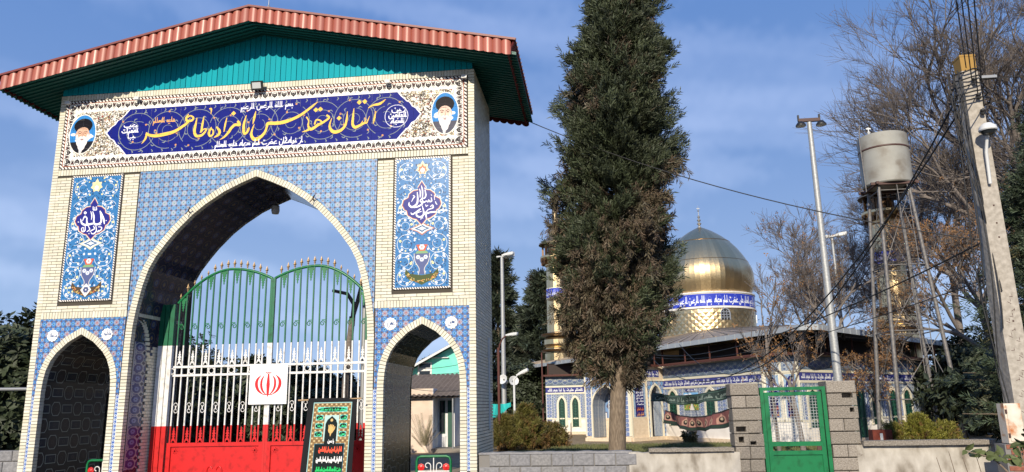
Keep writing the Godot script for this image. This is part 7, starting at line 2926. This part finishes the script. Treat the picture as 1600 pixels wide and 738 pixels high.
func build_trees() -> void:
	var fo := mat("foliage", Color(1, 1, 1), 0.62, 0.0, true)
	fo.backlight_enabled = true
	fo.backlight = Color(0.28, 0.28, 0.28)
	mat("bark", Color(1, 1, 1), 0.95)
	world_tex(mats["bark"], noise(0.05, 141, srgb(92, 80, 68), srgb(150, 134, 116), 256, 5), 1.4, grit, 1.5)
	mats["bark"].uv1_scale = Vector3(2.4, 0.5, 2.4)
	mat("bare bark", Color(1, 1, 1), 0.95)
	world_tex(mats["bare bark"], noise(0.04, 142, srgb(92, 85, 82), srgb(138, 129, 123), 256, 4), 1.2)
	# the tall cypress
	var reach := func(y: float, a: float) -> float:
		var edge: float
		if y < 3.2:
			edge = lerpf(0.6, 1.22, clampf((y - 2.2) / 1.0, 0, 1))
		elif y < 5.0:
			edge = lerpf(1.22, 1.56, (y - 3.2) / 1.8)
		elif y < 9.0:
			edge = lerpf(1.56, 1.46, (y - 5.0) / 4.0)
		else:
			edge = lerpf(1.46, 0.1, pow(clampf((y - 9.0) / 7.2, 0, 1), 1.25))
		return edge * (1.0 - 0.13 * cos(a) * clampf((11.0 - y) / 4.0, 0.0, 1.0)) * (0.92 + 0.15 * sin(a * 3 + y * 1.7) + 0.14 * sin(a * 5 - y * 2.9) + 0.13 * sin(y * 4.1 + a * 2))
	var dry := func(y: float, a: float) -> float:
		return clampf(0.62 - (y - 2.5) * 0.07 + 0.2 * sin(a * 2 + y), 0.06, 0.75)
	var cyp := conifer("cypress", "tall dense cypress with browned lower foliage standing before the dome", Vector3(5.75, 0.507, -2.62), [0.225, 0.08, 2.95], reach, 1150, 42, 0.8, Color(0.054, 0.069, 0.034), Color(0.125, 0.085, 0.058), dry, 5, 2.3, 16.2, 0.9)
	cyp.rotation.z = -0.05
	cyp.scale = Vector3.ONE * 0.683
	# slim dark conifers behind the lamp posts
	var cone := func(top: float, wide: float, low: float) -> Callable:
		return func(y: float, a: float) -> float:
			return maxf(0.0, wide * pow(clampf((top - y) / (top - low), 0, 1), 0.8) * (0.85 + 0.25 * sin(a * 4 + y * 2.3) + 0.15 * sin(y * 5.0 + a * 2)))
	var no_dry := func(_y: float, _a: float) -> float: return 0.08
	conifer("spruce", "narrow dark conifer behind the tall thin lamp post", Vector3(-2.6, 0, -50.1), [0.25, 0.05, 0.0], cone.call(14.2, 2.7, 1.0), 300, 16, 2.4, Color(0.040, 0.054, 0.032), Color(0.07, 0.05, 0.03), no_dry, 8, 0.8, 14.0, 0.2)
	conifer("spruce", "broad dark conifer left of the half hidden minaret", Vector3(1.4, 0, -47.5), [0.3, 0.05, 0.0], cone.call(12.0, 3.9, 0.5), 340, 16, 2.4, Color(0.040, 0.054, 0.032), Color(0.07, 0.05, 0.03), no_dry, 9, 0.5, 11.8, 0.1)
	# big shaggy conifer at the right edge
	var shaggy := func(y: float, a: float) -> float:
		var e := 3.5 * pow(clampf((10.6 - y) / 9.6, 0, 1), 0.75) * clampf((y - 0.2) / 1.0, 0.3, 1.0)
		return e * (0.85 + 0.22 * sin(a * 4 + y * 2.0) + 0.16 * sin(y * 4.4 + a * 3))
	conifer("pine", "big shaggy dark green conifer at the right edge behind the utility pole", Vector3(18.6, 0, -9.8), [0.25, 0.05, 0.0], shaggy, 1100, 30, 0.8, Color(0.042, 0.062, 0.034), Color(0.11, 0.10, 0.045), no_dry, 10, 0.7, 10.5, 0.15)
	# bare trees
	var tan := Color(0.22, 0.115, 0.045)
	bare_tree("tall bare tree behind the utility pole, its twigs filling the upper right", Vector3(25.0, 0, -23.5), 22.0, 0.3, 31, 0.75, 300, tan, Vector3(-0.02, 0, -0.02), 6, 1)
	bare_tree("bare tree at the right edge with a thick leaning trunk", Vector3(28.0, 0, -21.0), 22.0, 0.28, 32, 0.75, 300, tan, Vector3(-0.03, 0, -0.03), 6, 1)
	bare_tree("bare tree behind the water tower with a haze of brown leaves", Vector3(20.6, 0, -19.5), 10.0, 0.2, 33, 0.85, 3600, tan, Vector3(-0.05, 0, 0), 6)
	bare_tree("bare tree between the floodlight pole and the water tower", Vector3(15.0, 0, -21.5), 9.4, 0.12, 34, 0.85, 700, tan, Vector3.ZERO, 6)
	bare_tree("tall bare tree far beyond the water tower", Vector3(24.0, 0, -30.0), 16.5, 0.2, 35, 0.85, 300, tan, Vector3(-0.04, 0, 0), 6, 1)
	bare_tree("slender bare tree close behind the right minaret", Vector3(23.2, 0, -33.5), 13.5, 0.16, 41, 0.9, 200, tan, Vector3(-0.06, 0, 0), 6, 1)
	bare_tree("bare tree far behind the floodlight pole", Vector3(18.5, 0, -38.0), 12.5, 0.16, 39, 0.85, 300, tan, Vector3.ZERO, 6)
	bare_tree("small bare tree just behind the green gate", Vector3(11.2, 0, -11.8), 4.4, 0.075, 36, 0.8, 260, tan, Vector3(-0.06, 0, 0), 4)
	bare_tree("thin sapling left of the floodlight pole with a few dry leaves", Vector3(11.0, 0, -14.0), 7.4, 0.06, 37, 0.42, 60, tan, Vector3(-0.08, 0, 0), 3)
	bare_tree("low twiggy tree below the water tower, brown leaves on it", Vector3(15.9, 0, -19.2), 4.6, 0.08, 38, 0.9, 1300, tan, Vector3.ZERO, 5)
	# a turquoise sheet hung out between the posts
	var cl := Shape.new()
	for k in 12:
		var q := []
		for c: Array in [[k, 0], [k + 1, 0], [k + 1, 1], [k, 1]]:
			var u: float = c[0] / 12.0
			q.append(Vector3(0.2 + u * 1.5, 1.95 - 0.5 * u * (1.3 - u) - c[1] * (0.95 - 0.75 * u + 0.06 * sin(u * 12)), -21.3 + 0.1 * sin(u * 14 + c[1])))
		cl.quad(q[0], q[1], q[2], q[3])
		cl.quad(q[1] + Vector3(0, 0, -0.01), q[0] + Vector3(0, 0, -0.01), q[3] + Vector3(0, 0, -0.01), q[2] + Vector3(0, 0, -0.01))
	tag(obj("cloth_sheet", cl.mesh(), mat("turquoise cloth", lin(0.02, 0.42, 0.42), 0.8)), "turquoise cloth sheet hanging between the lamp posts", "cloth")
	# the lopped trunk behind the metal gate
	var lop := thing("lopped_tree", "pollarded brown trunk with two sawn limbs behind the metal gate", "tree", Vector3(0.42, 0, -3.8))
	var s := Shape.new()
	s.tube([Vector3(-0.1, 0, 0), Vector3(-0.08, 2.2, 0), Vector3(0.02, 3.5, 0)], [0.09, 0.075, 0.06], 8)
	obj("trunk", s.mesh(), mats["bare bark"], lop)
	s = Shape.new()
	s.tube([Vector3(0.02, 3.3, 0), Vector3(0.05, 3.75, 0), Vector3(-0.1, 3.98, 0), Vector3(-0.42, 4.06, 0)], [0.055, 0.05, 0.04, 0.035], 7)
	s.tube([Vector3(0.0, 3.4, 0), Vector3(0.12, 3.8, 0), Vector3(0.2, 4.2, 0)], [0.05, 0.045, 0.03], 7)
	obj("limb", s.mesh(), mats["bare bark"], lop)
	s = Shape.new()
	s.tube([Vector3(0, 0, 0), Vector3(0, 4.6, 0)], [0.06, 0.05], 8)
	tag(obj("grey_post", s.mesh(), mats["grey metal"], self, Vector3(0.86, 0, -3.3)), "grey pipe post close behind the metal gate's right leaf", "post")
	# dark evergreen trees behind and left of the gateway
	var deep := Color(0.032, 0.046, 0.020)
	var spots := [[Vector3(-5.4, 0, -2.6), 1.55, 1.65, "dark leafy citrus tree at the left edge beside the gateway"], [Vector3(-6.0, 0, -7.5), 1.7, 1.5, "dark leafy citrus tree farther back at the left edge"], [Vector3(-3.9, 0, -9.5), 1.5, 1.45, "dark leafy tree behind the left half of the metal gate"], [Vector3(-3.6, 0, -12.5), 1.5, 1.35, "dark leafy tree behind the emblem board"], [Vector3(-2.3, 0, -9.8), 1.1, 1.15, "dark leafy tree behind the right half of the metal gate"], [Vector3(-8.5, 0, -12.0), 2.2, 1.9, "dark leafy tree far behind the left arch"]]
	for k in spots.size():
		leafy("citrus_tree", spots[k][3], "tree", spots[k][0], Vector3(spots[k][1], spots[k][2], spots[k][1]), 5200, 1.0, deep, 50 + k, "dark citrus trees behind the gateway", 0.1)
	# a dark belt of trees behind the shrine's left and the far right
	for k in 4:
		leafy("evergreen_tree", ["dark evergreen beneath the conifers, left of the shrine", "dark evergreen mass behind the shrine's left wing", "dark evergreen beyond the water tower", "dark evergreen at the far right behind the pine"][k], "tree", [Vector3(-1.0, 0, -40), Vector3(-3.5, 0, -36), Vector3(25.0, 0, -26.0), Vector3(21.5, 0, -14.0)][k], [Vector3(3.0, 2.2, 2.0), Vector3(2.6, 2.4, 2.0), Vector3(5.0, 2.1, 2.5), Vector3(5.0, 1.6, 2.0)][k], 6500, 1.7, Color(0.034, 0.046, 0.024), 70 + k)


func build_shrubs() -> void:
	var cone := func(top: float, wide: float) -> Callable:
		return func(y: float, a: float) -> float:
			return maxf(0.0, wide * pow(clampf((top - y) / top, 0, 1), 1.0) * (0.9 + 0.16 * sin(a * 4 + y * 6) + 0.1 * sin(y * 11 + a * 2)))
	var rusty := func(y: float, _a: float) -> float: return clampf(0.42 - y * 0.15, 0.05, 0.5)
	var list := [[Vector3(2.55, 0, -19.0), 1.5, 0.95, "bronze-green conical thuja behind the block wall, the tallest of three", Color(0.13, 0.12, 0.025)], [Vector3(1.75, 0, -18.6), 1.15, 0.68, "bronze-green thuja against the gateway's flank", Color(0.125, 0.11, 0.025)], [Vector3(3.5, 0, -19.4), 0.75, 0.62, "low bronze-green thuja right of the tallest one", Color(0.125, 0.105, 0.025)],
		[Vector3(13.05, 0, -8.3), 1.12, 0.62, "yellow-green thuja below the water tower", Color(0.17, 0.165, 0.022)], [Vector3(12.4, 0, -8.1), 0.92, 0.36, "small yellow-green thuja by the red box", Color(0.17, 0.16, 0.022)], [Vector3(13.7, 0, -8.4), 0.9, 0.42, "low yellow-green thuja right of the bigger one", Color(0.16, 0.15, 0.022)]]
	for k in list.size():
		var q: Array = list[k]
		var t := conifer("thuja_shrub", q[3], q[0], [0.04, 0.01, 0.0], cone.call(q[1], q[2]), 170, 24, 0.42 if k > 2 else 0.6, q[4], Color(0.17, 0.085, 0.03), rusty, 80 + k, 0.03, q[1], 1.6)
		t.set_meta("category", "shrub")
		t.set_meta("group", "thuja shrubs behind the walls")
	# spiky palm-like plant in front of the low house
	var pm := thing("spiky_plant", "dusty grey-green spiky palm before the low house", "plant", Vector3(-1.05, 0, -17.0))
	var r := RandomNumberGenerator.new()
	r.seed = 99
	var s := Shape.new()
	for k in 26:
		var a := k * 2.39996
		var up := r.randf_range(0.5, 1.6)
		var dir := Vector3(cos(a) * 0.5, up, sin(a) * 0.5).normalized()
		var l := r.randf_range(0.9, 1.7)
		s.tint = Color(0.20, 0.17, 0.10) * r.randf_range(0.8, 1.4)
		for j in 22:
			var f := 0.2 + j / 27.0
			var p := dir * l * f + Vector3.DOWN * f * f * 0.12 + Vector3.UP * 0.1
			for e: float in [-1.0, 1.0]:
				var side := dir.cross(Vector3.UP).normalized() * e
				var tip := p + (side + dir * 0.8).normalized() * 0.15 * (1.1 - f * 0.6)
				s.tri(p, tip, p + dir * 0.022)
	obj("fronds", s.mesh(), mats["foliage"], pm)
	# weeds along the porch
	for k in 2:
		leafy("weed_clump", "small leafy weed at the foot of the shrine's left side" if k == 0 else "dry weed before the shrine's left wing", "weeds", [Vector3(9.2, 0, -22.6), Vector3(3.6, 0, -24.5)][k], Vector3(0.3, 0.22, 0.25), 60, 0.9, Color(0.07, 0.075, 0.03), 90 + k)
	# large-leaved shrub at the lower right corner: each leaf a piece of its own
	var bush := thing("leafy_branch", "glossy broad-leaved branches at the lower right corner", "plant", Vector3(9.75, 0.0, 2.75))
	var st := Shape.new()
	st.tube([Vector3(0.1, 0, 0), Vector3(0.0, 0.7, 0.0), Vector3(-0.25, 1.0, -0.02), Vector3(-0.48, 1.06, -0.05)], [0.02, 0.014, 0.009, 0.005], 6)
	st.tube([Vector3(0.1, 0, 0), Vector3(0.05, 0.8, 0.02), Vector3(0.0, 1.15, 0.0)], [0.02, 0.012, 0.005], 6)
	st.tube([Vector3(0.1, 0.3, 0), Vector3(0.15, 0.9, 0.02), Vector3(0.14, 1.3, 0.0)], [0.015, 0.01, 0.005], 6)
	for k in 4:
		var x := -0.75 + k * 0.13
		st.tube([Vector3(x + 0.05, 0.3, -0.1), Vector3(x + 0.02, 0.8, -0.1), Vector3(x - 0.02, 1.0 + 0.06 * (k % 2), -0.1)], [0.006, 0.005, 0.003], 5)
	obj("stem", st.mesh(), mats["bark"], bush)
	var lm := mat("broad leaf", Color(1, 1, 1), 0.5, 0.0, true)
	lm.metallic_specular = 0.25
	lm.backlight_enabled = true
	lm.backlight = Color(0.3, 0.3, 0.25)
	for k in 46:
		s = Shape.new()
		s.tint = Color(0.085, 0.105, 0.045) * r.randf_range(0.75, 1.35)
		var l := r.randf_range(0.09, 0.15)
		var w := l * 0.3
		for e: float in [-1.0, 1.0]:
			for q: Array in [[0.0, 0.0, 0.3, 0.8], [0.3, 0.8, 0.65, 0.85], [0.65, 0.85, 1.0, 0.0]]:
				var a := Vector3(0, q[0] * l, -0.3 * q[0] * q[0] * l)
				var b := Vector3(0, q[2] * l, -0.3 * q[2] * q[2] * l)
				var ao := a + Vector3(e * w * q[1], 0, 0.014 * q[1])
				var bo := b + Vector3(e * w * q[3], 0, 0.014 * q[3])
				if e > 0:
					s.quad(b, bo, ao, a)
				else:
					s.quad(bo, b, a, ao)
		var f := r.randf()
		var at: Vector3
		if k < 20:
			at = Vector3(-0.5 + 0.5 * f, 1.04 - 0.12 * f * f, -0.03)
		elif k < 34:
			at = Vector3(0.03 * r.randf(), 0.75 + 0.42 * f, 0.01)
		else:
			at = Vector3(0.13, 0.75 + 0.55 * f, 0.01)
		at += Vector3(r.randf_range(-1, 1), r.randf_range(-1, 1), r.randf_range(-1, 1)) * 0.04
		obj("leaf", s.mesh(), lm, bush, at, Basis.from_euler(Vector3(r.randf_range(-0.9, 0.9), r.randf_range(-1.2, 1.2), r.randf_range(-2.2, 2.2))))
